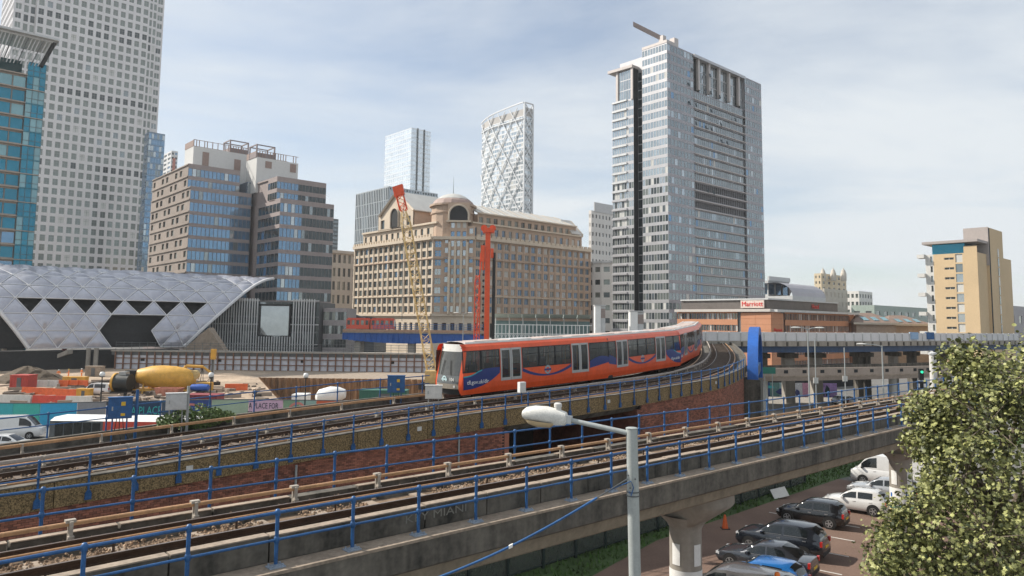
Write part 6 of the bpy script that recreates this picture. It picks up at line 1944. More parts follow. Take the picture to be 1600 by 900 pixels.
# yellow mixing drum plant
c = G(258, 614); t = thing('mixing_drum', 'large yellow tapered mixing drum of the batching plant', 'concrete plant', tuple(c), R(6))
mb = MB(); prof = [(.4, -4.6), (1.1, -4.3), (1.75, -2.2), (1.95, -.5), (1.95, 1.5), (1.7, 3.2), (1.25, 4.3), (.5, 4.6), (0, 4.62)]
secs = [[V((x, r_ * math.cos(2 * math.pi * k / 20), 2.45 + x * -.06 + r_ * math.sin(2 * math.pi * k / 20))) for k in range(20)] for r_, x in prof]
mb.sweep(secs); ob('drum', mb, M_yel, t, 50, local=True)
for x in (-3, 0, 2.6):
    for s_ in (-1, 1):
        mb = MB(); mb.tube((x, s_ * 1.5, 0), (x, s_ * 1.0, 1.6), .14, 6); ob('leg', mb, M_yel, t, local=True)
mb = MB(); mb.box((-4.5, -1.4, .4), (4.2, 1.4, .7)); ob('base_frame', mb, M_yel, t, local=True)
mb = MB(); mb.box((-6.0, -.9, .2), (-4.4, .9, 3.6)); ob('feed_hopper', mb, M_black, t, local=True)
mb = MB(); mb.tube((4.4, -.6, 2.9), (4.4, .6, 2.9), .75, 14); ob('drive_wheel', mb, M_crane, t, local=True)
mb = MB(); mb.box((5.0, -1, .3), (7.2, 1, 1.7)); ob('engine_box', mb, M_yel, t, local=True)
# black and yellow drum machine
c = G(193, 617); t = thing('slurry_mixer', 'black and yellow round mixer unit left of the yellow drum', 'site machine', tuple(c))
mb = MB(); mb.tube((-1.2, 0, 1.9), (1.0, 0, 1.9), 1.35, 18); ob('drum', mb, mat('drum_black', (.02, .025, .025), .5), t, 40, local=True)
mb = MB(); mb.tube((-1.5, 0, 1.9), (-1.2, 0, 1.9), 1.5, 18); ob('end_plate', mb, M_yel, t, 40, local=True)
mb = MB(); mb.box((-1.6, -1.3, 0), (1.4, 1.3, .6)); ob('skid', mb, M_black, t, local=True)
mb = MB(); mb.box((-.6, -.6, 3.1), (.5, .5, 3.6)); ob('cap', mb, M_grey, t, local=True)
# drilling rig with hose arm
c = G(300, 604); t = thing('drill_rig', 'yellow hydraulic boom rig with hanging hoses right of the mixing drum', 'excavator', tuple(c))
A1, A2, A3_, A4 = V((-2.5, 0, 1.4)), V((-1.2, 0, 3.6)), V((1.8, 0, 3.5)), V((3.6, 0, 2.2))
mb = MB(); mb.box((-4.2, -1.2, .8), (-1.6, 1.2, 2.3)); ob('cab', mb, M_yel, t, local=True)
mb = MB(); mb.box((-3.9, -1.22, 1.6), (-3, -1.2, 2.15)); ob('cab_window', mb, M_glassdk, t, local=True)
for s_ in (-1, 1):
    mb = MB(); mb.box((-4.6, s_ * 1.2 - .3, 0), (-1.2, s_ * 1.2 + .3, .8)); ob('track', mb, M_black, t, local=True)
for a, e, r_ in ((A1, A2, .3), (A2, A3_, .26), (A3_, A4, .2)):
    mb = MB(); mb.tube(a, e, r_, 6); ob('boom', mb, M_yel, t, local=True)
for k in range(3):
    mb = MB(); mb.path([A3_, V((1.0 + k * .5, -.2, 1.0)), V((2.2 + k * .4, -.3, .3)), A4], .05, 5); ob('hose', mb, M_black, t, local=True)
c = G(331, 607); t = thing('drill_mast', 'thin drilling mast with yellow head standing by the propped wall', 'drill mast', tuple(c))
mb = MB(); mb.box((-.18, -.18, 0), (.18, .18, 6.6)); ob('mast', mb, M_greydk, t, local=True)
mb = MB(); mb.box((-.35, -.4, 5.0), (.4, .3, 6.8)); ob('drive_head', mb, M_yel, t, local=True)
mb = MB(); mb.tube((.28, -.2, .2), (.28, -.2, 5), .07, 6); ob('drill_rod', mb, M_grey, t, local=True)
c = G(313, 617); t = thing('bowser', 'blue towed water tank on wheels', 'bowser', tuple(c))
mb = MB(); mb.sweep([[V((x, r_ * math.cos(2 * math.pi * k / 14), 1.15 + r_ * .8 * math.sin(2 * math.pi * k / 14))) for k in range(14)] for x, r_ in ((-1.6, .3), (-1.4, .62), (0, .72), (1.2, .62), (1.4, .3))]); ob('tank', mb, mat('bowser_blue', (.02, .09, .38), .4), t, 40, local=True)
for s_ in (-1, 1):
    mb = MB(); mb.tube((0, s_ * .5, .35), (0, s_ * .7, .35), .35, 12); ob('wheel', mb, M_tyre, t, local=True)
mb = MB(); mb.box((1.3, -.06, .45), (2.3, .06, .55)); ob('drawbar', mb, M_grey, t, local=True)
mb = MB(); mb.box((-1.3, -.6, .48), (1.3, .6, .56)); ob('chassis', mb, M_greydk, t, local=True)
# workers
M_hv = mat('hi_vis_orange', (.85, .22, .04), .7, var=.12)
M_skin = mat('skin', (.45, .27, .18), .6)
def person(px, py, rz, lab, pose):
    c = G(px, py)
    V_ = {'pel': (0, 0, .95, .155), 'waist': (0, 0, 1.12, .15), 'chest': (0, 0, 1.35, .175), 'neck': (0, 0, 1.52, .062), 'head': (0, -.01, 1.64, .098), 'top': (0, 0, 1.74, .075),
          'hl': (-.1, 0, .9, .105), 'kl': (-.12, -.03, .5, .072), 'al': (-.12, .02, .1, .05), 'fl': (-.13, -.15, .04, .045),
          'hr': (.1, 0, .9, .105), 'kr': (.12, -.03 - pose * .12, .52, .072), 'ar': (.13, .05 + pose * .1, .1, .05), 'fr': (.14, -.1 + pose * .1, .04, .045),
          'sl': (-.2, 0, 1.43, .075), 'el': (-.3, .02 - pose * .1, 1.14, .052), 'wl': (-.27, -.18 - pose * .1, .95, .038), 'ml': (-.25, -.26 - pose * .1, .9, .04),
          'sr': (.2, 0, 1.43, .075), 'er': (.31, .03, 1.13, .052), 'wr': (.29, -.06 - pose * .2, .9 + pose * .2, .038), 'mr': (.28, -.1 - pose * .28, .82 + pose * .25, .04)}
    E = [('pel', 'waist'), ('waist', 'chest'), ('chest', 'neck'), ('neck', 'head'), ('head', 'top'), ('pel', 'hl'), ('hl', 'kl'), ('kl', 'al'), ('al', 'fl'), ('pel', 'hr'), ('hr', 'kr'), ('kr', 'ar'), ('ar', 'fr'), ('chest', 'sl'), ('sl', 'el'), ('el', 'wl'), ('wl', 'ml'), ('chest', 'sr'), ('sr', 'er'), ('er', 'wr'), ('wr', 'mr')]
    ks = list(V_); me = bpy.data.meshes.new('p'); me.from_pydata([V_[k][:3] for k in ks], [(ks.index(a), ks.index(b_)) for a, b_ in E], [])
    o = bpy.data.objects.new('p', me); COL.objects.link(o)
    md = o.modifiers.new('s', 'SKIN'); ms = o.modifiers.new('u', 'SUBSURF'); ms.levels = 1; ms.render_levels = 1
    for i, k in enumerate(ks): 
        o.data.skin_vertices[0].data[i].radius = (V_[k][3], V_[k][3] * (.8 if k in ('chest', 'waist', 'pel') else 1)); o.data.skin_vertices[0].data[i].use_root = k == 'pel'
    dg = bpy.context.evaluated_depsgraph_get(); dg.update()
    m2 = bpy.data.meshes.new_from_object(o.evaluated_get(dg)); bpy.data.objects.remove(o)
    m2.materials.clear()
    for q in (M_hv, M_skin, M_black, mat('reflective', (.7, .7, .62), .4)): m2.materials.append(q)
    for p in m2.polygons:
        z = p.center.z; x = abs(p.center.x)
        p.material_index = 1 if (z > 1.5 or (x > .22 and z < .93)) else (2 if z < .13 else (3 if (1.06 < z < 1.11 and x < .2) or .42 < z < .46 else 0)); p.use_smooth = True
    t = thing('person', lab, 'person', (c.x, c.y, 0), rz)
    b_ = bpy.data.objects.new('body', m2); put(b_, t, True)
    mb = MB(); mb.lathe((0, 0, 1.70), [(.16, 0), (.135, .02), (.125, .08), (.08, .14), (0, .16)], 14); ob('hard_hat', mb, M_white if 'second' not in lab else M_plate, t, 60, local=True)
person(91, 592, R(20), 'worker in orange hi-vis standing left of the other two', 0.2)
person(107, 591, R(-60), 'second worker in orange hi-vis, walking, between the other two', 1.0)
person(127, 590, R(150), 'worker in orange hi-vis by the pallets, rightmost of three', 0.5)
# stacked blocks near the workers
cabin(148, 588, 3.2, 2.0, 1.6, M_conc_lt, 'pale stacked blocks beside the workers', 'block_stack', 'block stack', ribs=False)
cabin(118, 597, 4.2, .9, 1.2, M_yel, 'long yellow steel form lying near the workers', 'steel_form', 'formwork', ribs=True)
# globe lamps along the hoarding
for k, (px, pt_, pb_) in enumerate(((160, 585, 640), (330, 586, 645), (478, 587, 650))):
    p = P(px, pt_, 84); t = thing('globe_lamp', ['black lamp post with white globe in front of the white van', 'black lamp post with white globe beside the pale green hoarding', 'black lamp post with white globe left of the mixer truck'][k], 'street lamp', (p.x, p.y, 0))
    mb = MB(); mb.tube((p.x, p.y, 0), (p.x, p.y, p.z - .2), .09, 8, .06); ob('pole', mb, M_black, t)
    mb = MB(); mb.lathe((p.x, p.y, p.z), [(.02, -.3), (.2, -.25), (.32, 0), (.22, .26), (0, .32)], 14); ob('globe', mb, M_white, t, 60)
    mb = MB(); mb.lathe((p.x, p.y, p.z), [(.25, -.3), (.25, -.22), (.1, -.2)], 12); ob('collar', mb, M_black, t)
# hoarding with artwork
HY = lambda px: 81 + 6.5 * max(0, min(1, (px - 60) / 300))
hd = thing('hoarding', 'site hoarding of coloured art panels with large slogan behind the tracks', 'hoarding', (-45, 84, 0))
def hp(px, z=1.2): return XD(px, HY(px), z)
def hc(n_, c): return mat('hoarding_' + n_, c, .6, var=.10, scale=.5)
HP = [(-40, 20, 'teal', (.04, .38, .42)), (20, 62, 'green', (.05, .42, .36)), (62, 120, 'cyan', (.03, .36, .60)), (120, 165, 'grey', (.26, .26, .27)), (165, 206, 'slate', (.05, .07, .09)), (206, 252, 'navy', (.014, .045, .10)), (252, 284, 'slate2', (.06, .09, .13)), (284, 330, 'blue', (.03, .07, .24)), (330, 388, 'sage', (.36, .46, .33)), (388, 442, 'pink', (.60, .40, .52)), (442, 468, 'leafgreen', (.20, .32, .20)), (468, 494, 'mint', (.28, .42, .36)), (494, 546, 'red', (.62, .12, .05)), (546, 600, 'dkgreen', (.05, .16, .12)), (600, 672, 'rust', (.30, .20, .12))]
for p0, p1, n_, c in HP:
    a, e = hp(p0), hp(p1); mb = MB(); mb.wbox((a.x + .02, a.y), (e.x - .02, e.y), .08, 0.05, 2.45); ob('panel', mb, hc(n_, c), hd)
    mb = MB(); mb.wbox((a.x, a.y), (e.x, e.y), .16, 2.46, 2.54); ob('capping_rail', mb, M_greydk, hd)
def doodle(pts_, m, r_=.11):
    mb = MB(); q = [hp(px, 0) + V((0, -.06, z)) for px, z in pts_]; q = catmull(q, 5)
    for a, e in zip(q, q[1:]):
        d_ = (e - a).normalized(); u = V((0, -1, 0)).cross(d_) * r_
        mb.quad(a - u, a + u, e + u, e - u)
    ob('painted_line', mb, m, hd)
M_ink = mat('ink_dark', (.01, .035, .05), .6)
doodle([(333, .3), (336, 1.4), (342, 1.8), (347, 1.4), (350, .2)], M_ink); doodle([(366, .1), (369, 1.5), (376, 1.9), (382, 1.2), (388, .3)], M_ink)
doodle([(496, .6), (503, 1.5), (512, 1.2), (520, .8)], M_ink); doodle([(524, .5), (530, 1.6), (540, 1.6), (545, .8)], M_ink)
M_sal = mat('ink_salmon', (.62, .22, .18), .6)
doodle([(286, 1.3), (296, 2.0), (310, 1.7), (328, .9)], M_sal, .13); doodle([(450, .5), (454, 1.8), (468, 2.1), (480, 1.3), (492, 1.0)], M_sal, .14)
doodle([(286, .4), (300, 1.0), (312, .7), (328, .3)], mat('ink_blue', (.06, .22, .55), .6), .2)
def slogan(t_, px, z, size, m, sx=.9):
    p = hp(px, z); a, e = hp(px - 10), hp(px + 10); r_ = (V((e.x, e.y, 0)) - V((a.x, a.y, 0))).normalized()
    text('lettering', t_, size, V((p.x, p.y - .07, z)), r_, (0, 0, 1), m, hd, sx)
slogan('A PLACE', 229, 1.35, 1.35, mat('ink_teal', (.03, .42, .40), .5), .62)
slogan('A PLACE FOR', 412, 1.75, .95, M_ink, .62); slogan('EDUCATION', 411, .75, .95, M_ink, .68)
# ---- cranes
def lattice(root, a, e, w, n, m, nm='lattice_brace', r_=.06, rc=.095):
    a, e = V(a), V(e); d = (e - a).normalized(); x = d.cross(V((0, 1, 0))).normalized(); y = d.cross(x)
    L = (e - a).length
    def k(t_, i): 
        ww = w * (1 if .06 < t_ < .94 else .45)
        return a + d * (L * t_) + x * (ww / 2 * (1 if i in (0, 1) else -1)) + y * (ww / 2 * (1 if i in (0, 3) else -1))
    for i in range(4):
        mb = MB(); mb.path([k(0, i), k(.065, i), k(.935, i), k(1, i)], rc, 5); ob('chord', mb, m, root)
    for j in range(n):
        t0, t1 = j / n, (j + 1) / n
        mb = MB()
        for i in range(4):
            i2 = (i + 1) % 4
            mb.tube(k(t0, i if j % 2 else i2), k(t1, i2 if j % 2 else i), r_, 4, cap=False)
            if j % 2: mb.tube(k(t0, i), k(t0, i2), r_ * .8, 4, cap=False)
        o = ob(nm, mb, m, root); o['kind'] = 'stuff'
base = P(678, 600, 132); tip = P(631, 330, 132); tip2 = P(623, 298, 132)
cr = thing('crawler_crane', 'yellow lattice crane boom with red head rising behind the train', 'crane', (base.x, base.y, 0))
lattice(cr, base, tip, 1.6, 28, M_crane, r_=.05, rc=.08)
lattice(cr, tip, tip2, 1.3, 4, M_rig)
mb = MB(); mb.obox(tip2, V((.9, 0, .3)), V((0, .6, 0)), V((-.2, 0, .9))); ob('boom_head', mb, M_rig, cr)
mb = MB(); mb.tube(tip2 + V((1.0, 0, 0)), tip2 + V((1.2, 0, -24)), .06, 4); ob('hoist_rope', mb, M_greydk, cr)
mb = MB(); mb.box((base.x - 1.5, base.y - 1.6, .9), (base.x + 5, base.y + 1.6, 3.2)); ob('body', mb, M_crane, cr)
for s_ in (-1, 1):
    mb = MB(); mb.box((base.x - 2.5, base.y + s_ * 2 - .5, 0), (base.x + 4, base.y + s_ * 2 + .5, 1)); ob('track', mb, M_black, cr)
b0 = P(760, 540, 124); t0 = P(760, 362, 124)
pr_ = thing('piling_rig', 'tall orange piling rig mast behind the train', 'piling rig', (b0.x, b0.y, 0))
mb = MB(); mb.box((b0.x - .42, b0.y - .5, .8), (b0.x + .42, b0.y + .5, t0.z)); ob('mast', mb, M_rig, pr_)
for j in range(24):
    z = 1.5 + j * (t0.z - 3) / 24
    mb = MB(); mb.box((b0.x - .85, b0.y - .3, z), (b0.x - .51, b0.y + .3, z + .35)); ob('guide_tooth', mb, M_black, pr_)
mb = MB(); mb.box((b0.x - .9, b0.y - .8, t0.z - .2), (b0.x + 1.1, b0.y + .8, t0.z + .6)); ob('mast_head', mb, M_rig, pr_)
for dx in (-.7, .8):
    mb = MB(); mb.tube((b0.x + dx, b0.y - .5, t0.z + .6), (b0.x + dx, b0.y + .5, t0.z + .6), .55, 12); ob('sheave', mb, M_rig, pr_)
zz_ = zat(757, 395, 124); mb = MB(); mb.box((b0.x - 1.15, b0.y - 1, zz_ - 1.5), (b0.x - .5, b0.y + .9, zz_ + 1.2)); mb.box((b0.x - .95, b0.y - 1.1, zz_ - 3), (b0.x - .55, b0.y + .2, zz_ - 1.5)); mb.box((b0.x + .5, b0.y - .8, zz_ - .9), (b0.x + 1.0, b0.y + .6, zz_ + .7)); ob('drive_head', mb, M_rig, pr_)
mb = MB(); mb.tube((b0.x + 1.1, b0.y - .4, .5), (b0.x + 1.1, b0.y - .4, zz_), .28, 8); ob('drill_string', mb, M_black, pr_)
lattice(pr_, (b0.x - 1.7, b0.y, 1), (b0.x - 1.7, b0.y, zat(745, 430, 124)), .9, 14, M_rig, r_=.05, rc=.07)
mb = MB(); mb.tube((b0.x - 1.9, b0.y, 4), (b0.x - 1.2, b0.y, zz_), .1, 5); ob('stay', mb, M_rig, pr_)
mb = MB(); mb.box((b0.x - 2, b0.y + .6, .8), (b0.x + 3.5, b0.y + 4, 3.4)); ob('body', mb, M_rig, pr_)
# ---- white mixer truck behind the hoarding
c = XD(512, 95, 0); t = thing('mixer_truck', 'white concrete mixer truck behind the red hoarding panel', 'truck', (c.x, c.y, 0))
mb = MB(); mb.sweep([[V((x, r_ * math.cos(2 * math.pi * k / 16), 2.3 + x * .12 + r_ * math.sin(2 * math.pi * k / 16))) for k in range(16)] for x, r_ in ((-1.6, .35), (-1.2, .9), (.2, 1.15), (1.4, .95), (2.2, .55), (2.25, .0))]); ob('drum', mb, M_white, t, 40, local=True)
mb = MB(); mb.box((-4.4, -1.2, .9), (-2.6, 1.2, 2.5)); ob('cab', mb, M_white, t, local=True)
mb = MB(); mb.box((-4.43, -1.0, 1.6), (-4.4, 1.0, 2.3)); ob('windscreen', mb, M_glassdk, t, local=True)
mb = MB(); mb.box((-4.2, -.5, .6), (2.6, .5, .95)); ob('chassis', mb, M_greydk, t, local=True)
for x in (-3.5, 0.3, 1.6):
    for s_ in (-1, 1):
        mb = MB(); mb.tube((x, s_ * .9, .5), (x, s_ * 1.2, .5), .5, 14); ob('wheel', mb, M_tyre, t, local=True)

# loose timber, pipes and rubble on the site
rg = random.Random(55); db = MB()
for k in range(420):
    px = rg.choice([rg.uniform(0, 420), rg.uniform(150, 340)]); py = rg.uniform(596, 632)
    c = G(px, py); a = rg.uniform(0, 3.14); L_ = rg.uniform(.2, 1.6); w_ = rg.uniform(.06, .3); h_ = rg.uniform(.05, .3)
    if in_pit(c.x, c.y, 1.5): continue
    db.obox((c.x, c.y, h_ + .01), V((math.cos(a), math.sin(a), 0)) * L_, V((-math.sin(a), math.cos(a), 0)) * w_, (0, 0, h_))
o = ob('site_debris', db, mat('debris', (.30, .24, .19), .9, var=.6, scale=.8, rand=.8, col2=(.09, .08, .075))); tag(o, 'loose timber, pipes and rubble scattered over the building site', 'debris', kind='stuff')
# ================================================================ far station, blue bridge
Y = 206
x0, x1 = XD(700, Y, 9).x, XD(925, Y, 9).x; zd = zat(850, 530, Y)
fs_ = thing('station_platform', 'elevated station platform with white lattice balustrade behind the train', 'station', ((x0 + x1) / 2, Y, 0))
mb = MB(); mb.box((x0, Y, zd - 1.2), (x1, Y + 9, zd)); ob('deck', mb, M_offwhite, fs_)
for i in range(6):
    x = x0 + (x1 - x0) * (i + .5) / 6; mb = MB(); mb.tube((x, Y + 4, 0), (x, Y + 4, zd - 1.2), .7, 10); ob('pier', mb, M_conc, fs_)
zr_ = zat(850, 507, Y)
pst = MB(); pst.box((-.1, -.1, 0), (.1, .1, zr_ - zd)); pst = pst.mesh('baluster', M_white)
vee = MB(); vee.add([(-.5, 0, 1.25), (0, 0, .1), (.5, 0, 1.25), (.36, 0, 1.25), (0, 0, .5), (-.36, 0, 1.25), (-.5, -.2, 1.25), (0, -.2, .1), (.5, -.2, 1.25), (.36, -.2, 1.25), (0, -.2, .5), (-.36, -.2, 1.25)], [(6, 7, 10, 11), (7, 8, 9, 10), (0, 5, 4, 1), (1, 4, 3, 2), (6, 0, 1, 7), (7, 1, 2, 8)]); vee = vee.mesh('bracket', M_white)
xa = XD(772, Y, 9).x; n_ = int((x1 - xa) / 1.1)
for i in range(n_):
    inst('baluster', pst, Matrix.Translation((xa + 1.1 * i, Y - .1, zd)), fs_); inst('bracket', vee, Matrix.Translation((xa + 1.1 * i, Y - .15, zd)), fs_)
for z in (zd + .05, zd + 1.35, zr_ - .25):
    mb = MB(); mb.box((xa, Y - .28, z), (x1, Y - .06, z + .2)); ob('balustrade_rail', mb, M_white, fs_)
mb = MB(); mb.box((xa, Y + 6, zd), (x1, Y + 6.2, zr_ + 1)); ob('back_screen', mb, mat('screen_teal', (.12, .2, .2), .4), fs_)
zc_ = zat(850, 497, Y)
for i in range(7):
    xa2 = xa + (x1 - xa) * i / 7; xb2 = xa2 + (x1 - xa) / 7 - .15
    rows = []
    for k in range(9):
        t_ = k / 8; z = zc_ + 1.1 * (2 * t_ - 1) ** 2
        rows.append([V((xa2, Y + .5 + 8 * t_, z)), V((xb2, Y + .5 + 8 * t_, z))])
    mb = MB(); mb.sweep(rows, closed=False); ob('canopy', mb, mat('canopy_green', (.34, .38, .34), .4, .1, var=.15), fs_)
    for xx in (xa2 + .3,):
        mb = MB(); mb.tube((xx, Y + 4.5, zd), (xx, Y + 4.5, zc_), .16, 6); ob('canopy_post', mb, M_greylt, fs_)
for k, (pl, pr_2, yt, lab) in enumerate(((930, 946, 478, 'grey and white lift tower left of its twin on the far platform'), (985, 1006, 487, 'white and grey lift tower in front of the hotel tower'))):
    a, e = XD(pl, 170, 9), XD(pr_2, 170, 9); zt = zat(pl, yt, 170)
    t = thing('lift_tower', lab, 'lift tower', ((a.x + e.x) / 2, 170, 0)); w_ = e.x - a.x
    mb = MB(); mb.box((a.x, 170, 0), (a.x + w_ * .55, 173, zt)); ob('shaft', mb, M_white, t)
    mb = MB(); mb.box((a.x + w_ * .57, 170.2, 0), (e.x, 173, zt - .1)); ob('panel', mb, M_greylt, t)
    mb = MB(); mb.box((a.x + w_ * .57, 170.1, zt - 2.8), (e.x, 170.19, zt - .6)); ob('panel', mb, mat('lift_brown', (.27, .22, .2), .6), t)
    mb = MB(); mb.box((a.x - .15, 169.85, zt + .02), (e.x + .15, 173.1, zt + .25)); ob('cap', mb, M_greylt, t)
# blue plate girder bridge
Y = 192; x0, x1 = XD(536, Y, 9).x, XD(760, Y, 9).x; zt = zat(640, 521, Y); zb_ = zat(640, 538, Y)
bb = thing('girder_bridge', 'bright blue plate girder railway bridge with brown parapet in the distance', 'bridge', ((x0 + x1) / 2, Y, 0))
n_ = 26; cw = (x1 - x0) / n_
for i in range(n_):
    tt = abs((i + .5) / n_ - .45) * 2
    zbb = zb_ + .2 + 1.2 * tt * tt
    mb = MB(); mb.box((x0 + cw * i + .02, Y, zbb), (x0 + cw * (i + 1) - .02, Y + .4, zt)); ob('girder_panel', mb, M_blue_br, bb)
    mb = MB(); mb.box((x0 + cw * i - .08, Y - .3, zbb), (x0 + cw * i + .08, Y, zt)); ob('stiffener', mb, M_blue_br, bb)
mb = MB(); mb.box((x0, Y - .4, zt), (x1, Y + 9, zt + .3)); ob('deck', mb, M_conc, bb)
mb = MB(); mb.box((x0, Y - .5, zt + .3), (x1, Y - .3, zt + .95)); ob('parapet', mb, mat('parapet_brown', (.38, .24, .17), .7), bb)
for z in (1.3, 1.8, 2.4):
    mb = MB(); mb.tube((x0 + 8, Y - .4, zt + z), (x1, Y - .4, zt + z), .06, 5); ob('rail', mb, M_blue, bb)
for i in range(30):
    x = x0 + 8 + (x1 - x0 - 8) * i / 30; mb = MB(); mb.tube((x, Y - .4, zt + .3), (x, Y - .4, zt + 2.45), .06, 5); ob('post', mb, M_blue, bb)
for px in (556, 640, 725):
    x = XD(px, Y, 0).x; mb = MB(); mb.box((x - .8, Y + 1, 0), (x + .8, Y + 6, zb_ + .5)); ob('pier', mb, M_conc, bb)
# dark train-shed mouth
p = XD(548, 226, 9); t = thing('train_shed', 'dark arched train shed mouth beside the gabled building', 'station', (p.x, 226, 0))
zc = zat(548, 517, 226); rad = zat(548, 493, 226) - zc
mb = MB(); secs = []
for k in range(13):
    a = math.pi * k / 12; secs.append([V((p.x + 7 * math.cos(a), y, zc + rad * math.sin(a))) for y in (226, 250)])
mb.sweep(secs, closed=False); ob('vault', mb, M_dark, t)
mb = MB(); mb.path([V((p.x + 7 * math.cos(math.pi * k / 12), 225.8, zc + rad * math.sin(math.pi * k / 12))) for k in range(13)], .4, 6); ob('arch_rim', mb, M_greydk, t)
mb = MB(); mb.box((p.x - 7, 228, 0), (p.x + 7, 250, zc)); ob('base', mb, M_greydk, t)
mb = MB(); mb.box((p.x - 7, 240, zc), (p.x + 7, 240.3, zc + rad * .8)); ob('back_wall', mb, M_dark, t)
# distant red train on the bridge
xa, xb = XD(541, 197, 10).x, XD(617, 197, 10).x; zb_ = zt + .5
t = thing('train', 'distant red train crossing the blue bridge', 'train', (xb, 197, zb_))
M_rtr = mat('distant_train_red', (.50, .075, .04), .4, var=.1)
for k in range(2):
    a = xa + (xb - xa) * k / 2 + .2; e = xa + (xb - xa) * (k + 1) / 2 - .2
    mb = MB(); mb.box((a, 196, zb_ + .5), (e, 198.6, zb_ + 3.2)); ob('car_body', mb, M_rtr, t)
    mb = MB(); mb.box((a + .3, 196.2, zb_ + 3.2), (e - .3, 198.4, zb_ + 3.45)); ob('roof', mb, M_rtr, t)
    for i in range(5):
        w_ = (e - a) / 5; mb = MB(); mb.box((a + w_ * i + .25, 195.95, zb_ + 1.6), (a + w_ * (i + 1) - .25, 195.99, zb_ + 2.8)); ob('window', mb, GL_gr if i % 2 else GL_dk, t)
mb = MB(); mb.box((xb - .2, 196.2, zb_ + 1.2), (xb - .1, 198.4, zb_ + 2.9)); ob('cab_front', mb, M_offwhite, t)

# ================================================================ junction viaducts at right
def vi_pt(px, d, z): 
    p = XD(px, d, z); return V((p.x, p.y, z))
jp = [(1085, 104), (1140, 106), (1200, 108), (1270, 111), (1340, 115), (1420, 121), (1500, 130), (1600, 142)]
JT = [vi_pt(px, d, 0) for px, d in jp]
jc = curve_frames([tuple(q) for q in catmull(JT, 8)], 1.0)
zj = lambda f: 11.05
jv = thing('junction_viaduct', 'railway junction viaduct with pale panel parapet and dark blue girders at right', 'viaduct', (JT[3].x, JT[3].y, 0))
def jpt(f, o, z): return V((f[1].x + f[3].x * o, f[1].y + f[3].y * o, z))
M_pplt = mat('parapet_pale', (.58, .58, .59), .5, var=.12, scale=.3, rand=.3)
for i in range(0, len(jc) - 2, 2):
    a, e = jc[i], jc[i + 2]
    mb = MB(); mb.sweep([[jpt(f, o, z) for o, z in ((-.05, 9.75), (-.05, 11.05), (.05, 11.05), (.05, 9.75))] for f in (at_s(jc, a[0] + .05, 1), at_s(jc, e[0] - .05, 1))]); ob('parapet_panel', mb, M_pplt, jv)
    mb = MB(); c = jpt(a, -.1, 10.4); mb.obox(c, a[2] * .05, a[3] * .08, V((0, 0, .68))); ob('parapet_post', mb, M_greylt, jv)
mb = MB(); mb.sweep([[jpt(f, o, z) for o, z in ((-.25, 8.95), (-.25, 9.75), (9, 9.75), (9, 8.95))] for f in jc]); ob('deck', mb, M_conc, jv)
for i in range(0, len(jc), 2):
    c = jpt(jc[i], -.3, 9.3); mb = MB(); mb.obox(c, jc[i][2] * .12, jc[i][3] * .1, V((0, 0, .3))); ob('deck_rib', mb, M_conc_dk, jv)
mb = MB(); mb.sweep([[jpt(f, o, z) for o, z in ((.5, 8.0), (.5, 8.95), (8.2, 8.95), (8.2, 8.0))] for f in jc]); ob('girder', mb, M_blue_dk, jv)
for px in (1197, 1236, 1283, 1347, 1364, 1405, 1432, 1480):
    f = min(jc, key=lambda q: abs(proj(jpt(q, 3, 5))[0] - px)); c = jpt(f, 4, 4)
    mb = MB(); w_ = .42 if px not in (1236, 1283) else .72
    mb.obox(c, V((w_, 0, 0)), V((0, .9, 0)), V((0, 0, 4.0))); ob('pier', mb, M_conc if px in (1236, 1283, 1405) else M_conc_dk, jv)
    mb = MB(); mb.obox(c + V((0, 0, 3.4)), V((w_ * 1.5, 0, 0)), V((0, 1.6, 0)), V((0, 0, .35))); ob('pier_head', mb, M_conc_dk, jv)
# blue equipment on the parapet
for px, lab in ((1426, 'small pale blue cabinet on the junction viaduct, left of the pair'), (1451, 'small dark blue cabinet on the junction viaduct, right of the pair')):
    f = min(jc, key=lambda q: abs(proj(jpt(q, 0, 11))[0] - px)); c = jpt(f, -.25, 10.6)
    t = thing('equipment_cabinet', lab, 'cabinet', tuple(c)); mb = MB(); mb.obox(c, V((.7, 0, 0)), V((0, .18, 0)), V((0, 0, .6))); ob('case', mb, M_blue if px > 1440 else mat('pale_blue_box', (.25, .38, .55), .5), t)
    mb = MB(); mb.obox(c + V((0, -.2, 0)), V((.55, 0, 0)), V((0, .02, 0)), V((0, 0, .45))); ob('door', mb, M_blue if px > 1440 else MATS['pale_blue_box'], t)
# lower road viaduct
lp = [vi_pt(px, d, 0) for px, d in ((1188, 99), (1260, 101), (1340, 104), (1420, 108), (1500, 114), (1600, 124))]
lc = curve_frames([tuple(q) for q in catmull(lp, 8)], 1.0)
lv_ = thing('road_viaduct', 'lower concrete road viaduct with slotted parapet beneath the junction viaduct', 'viaduct', (lp[2].x, lp[2].y, 0))
M_lvc = mat('road_concrete', (.36, .29, .24), .85, var=.2, scale=.4, streak=.4)
mb = MB(); mb.sweep([[jpt(f, o, z) for o, z in ((0, 4.5), (-.2, 5.0), (-.2, 6.25), (.15, 6.25), (.15, 5.2), (9, 5.2), (9, 4.5))] for f in lc]); ob('deck', mb, M_lvc, lv_)
for i in range(1, len(lc), 3):
    c = jpt(lc[i], -.21, 5.75); mb = MB(); mb.obox(c, lc[i][2] * .32, lc[i][3] * .03, V((0, 0, .22))); ob('slot', mb, M_dark, lv_)
mb = MB(); mb.sweep([[jpt(f, o, z) for o, z in ((-.26, 5.0), (-.26, 5.2), (-.2, 5.2), (-.2, 5.0))] for f in lc]); ob('drip_edge', mb, M_conc_lt, lv_)
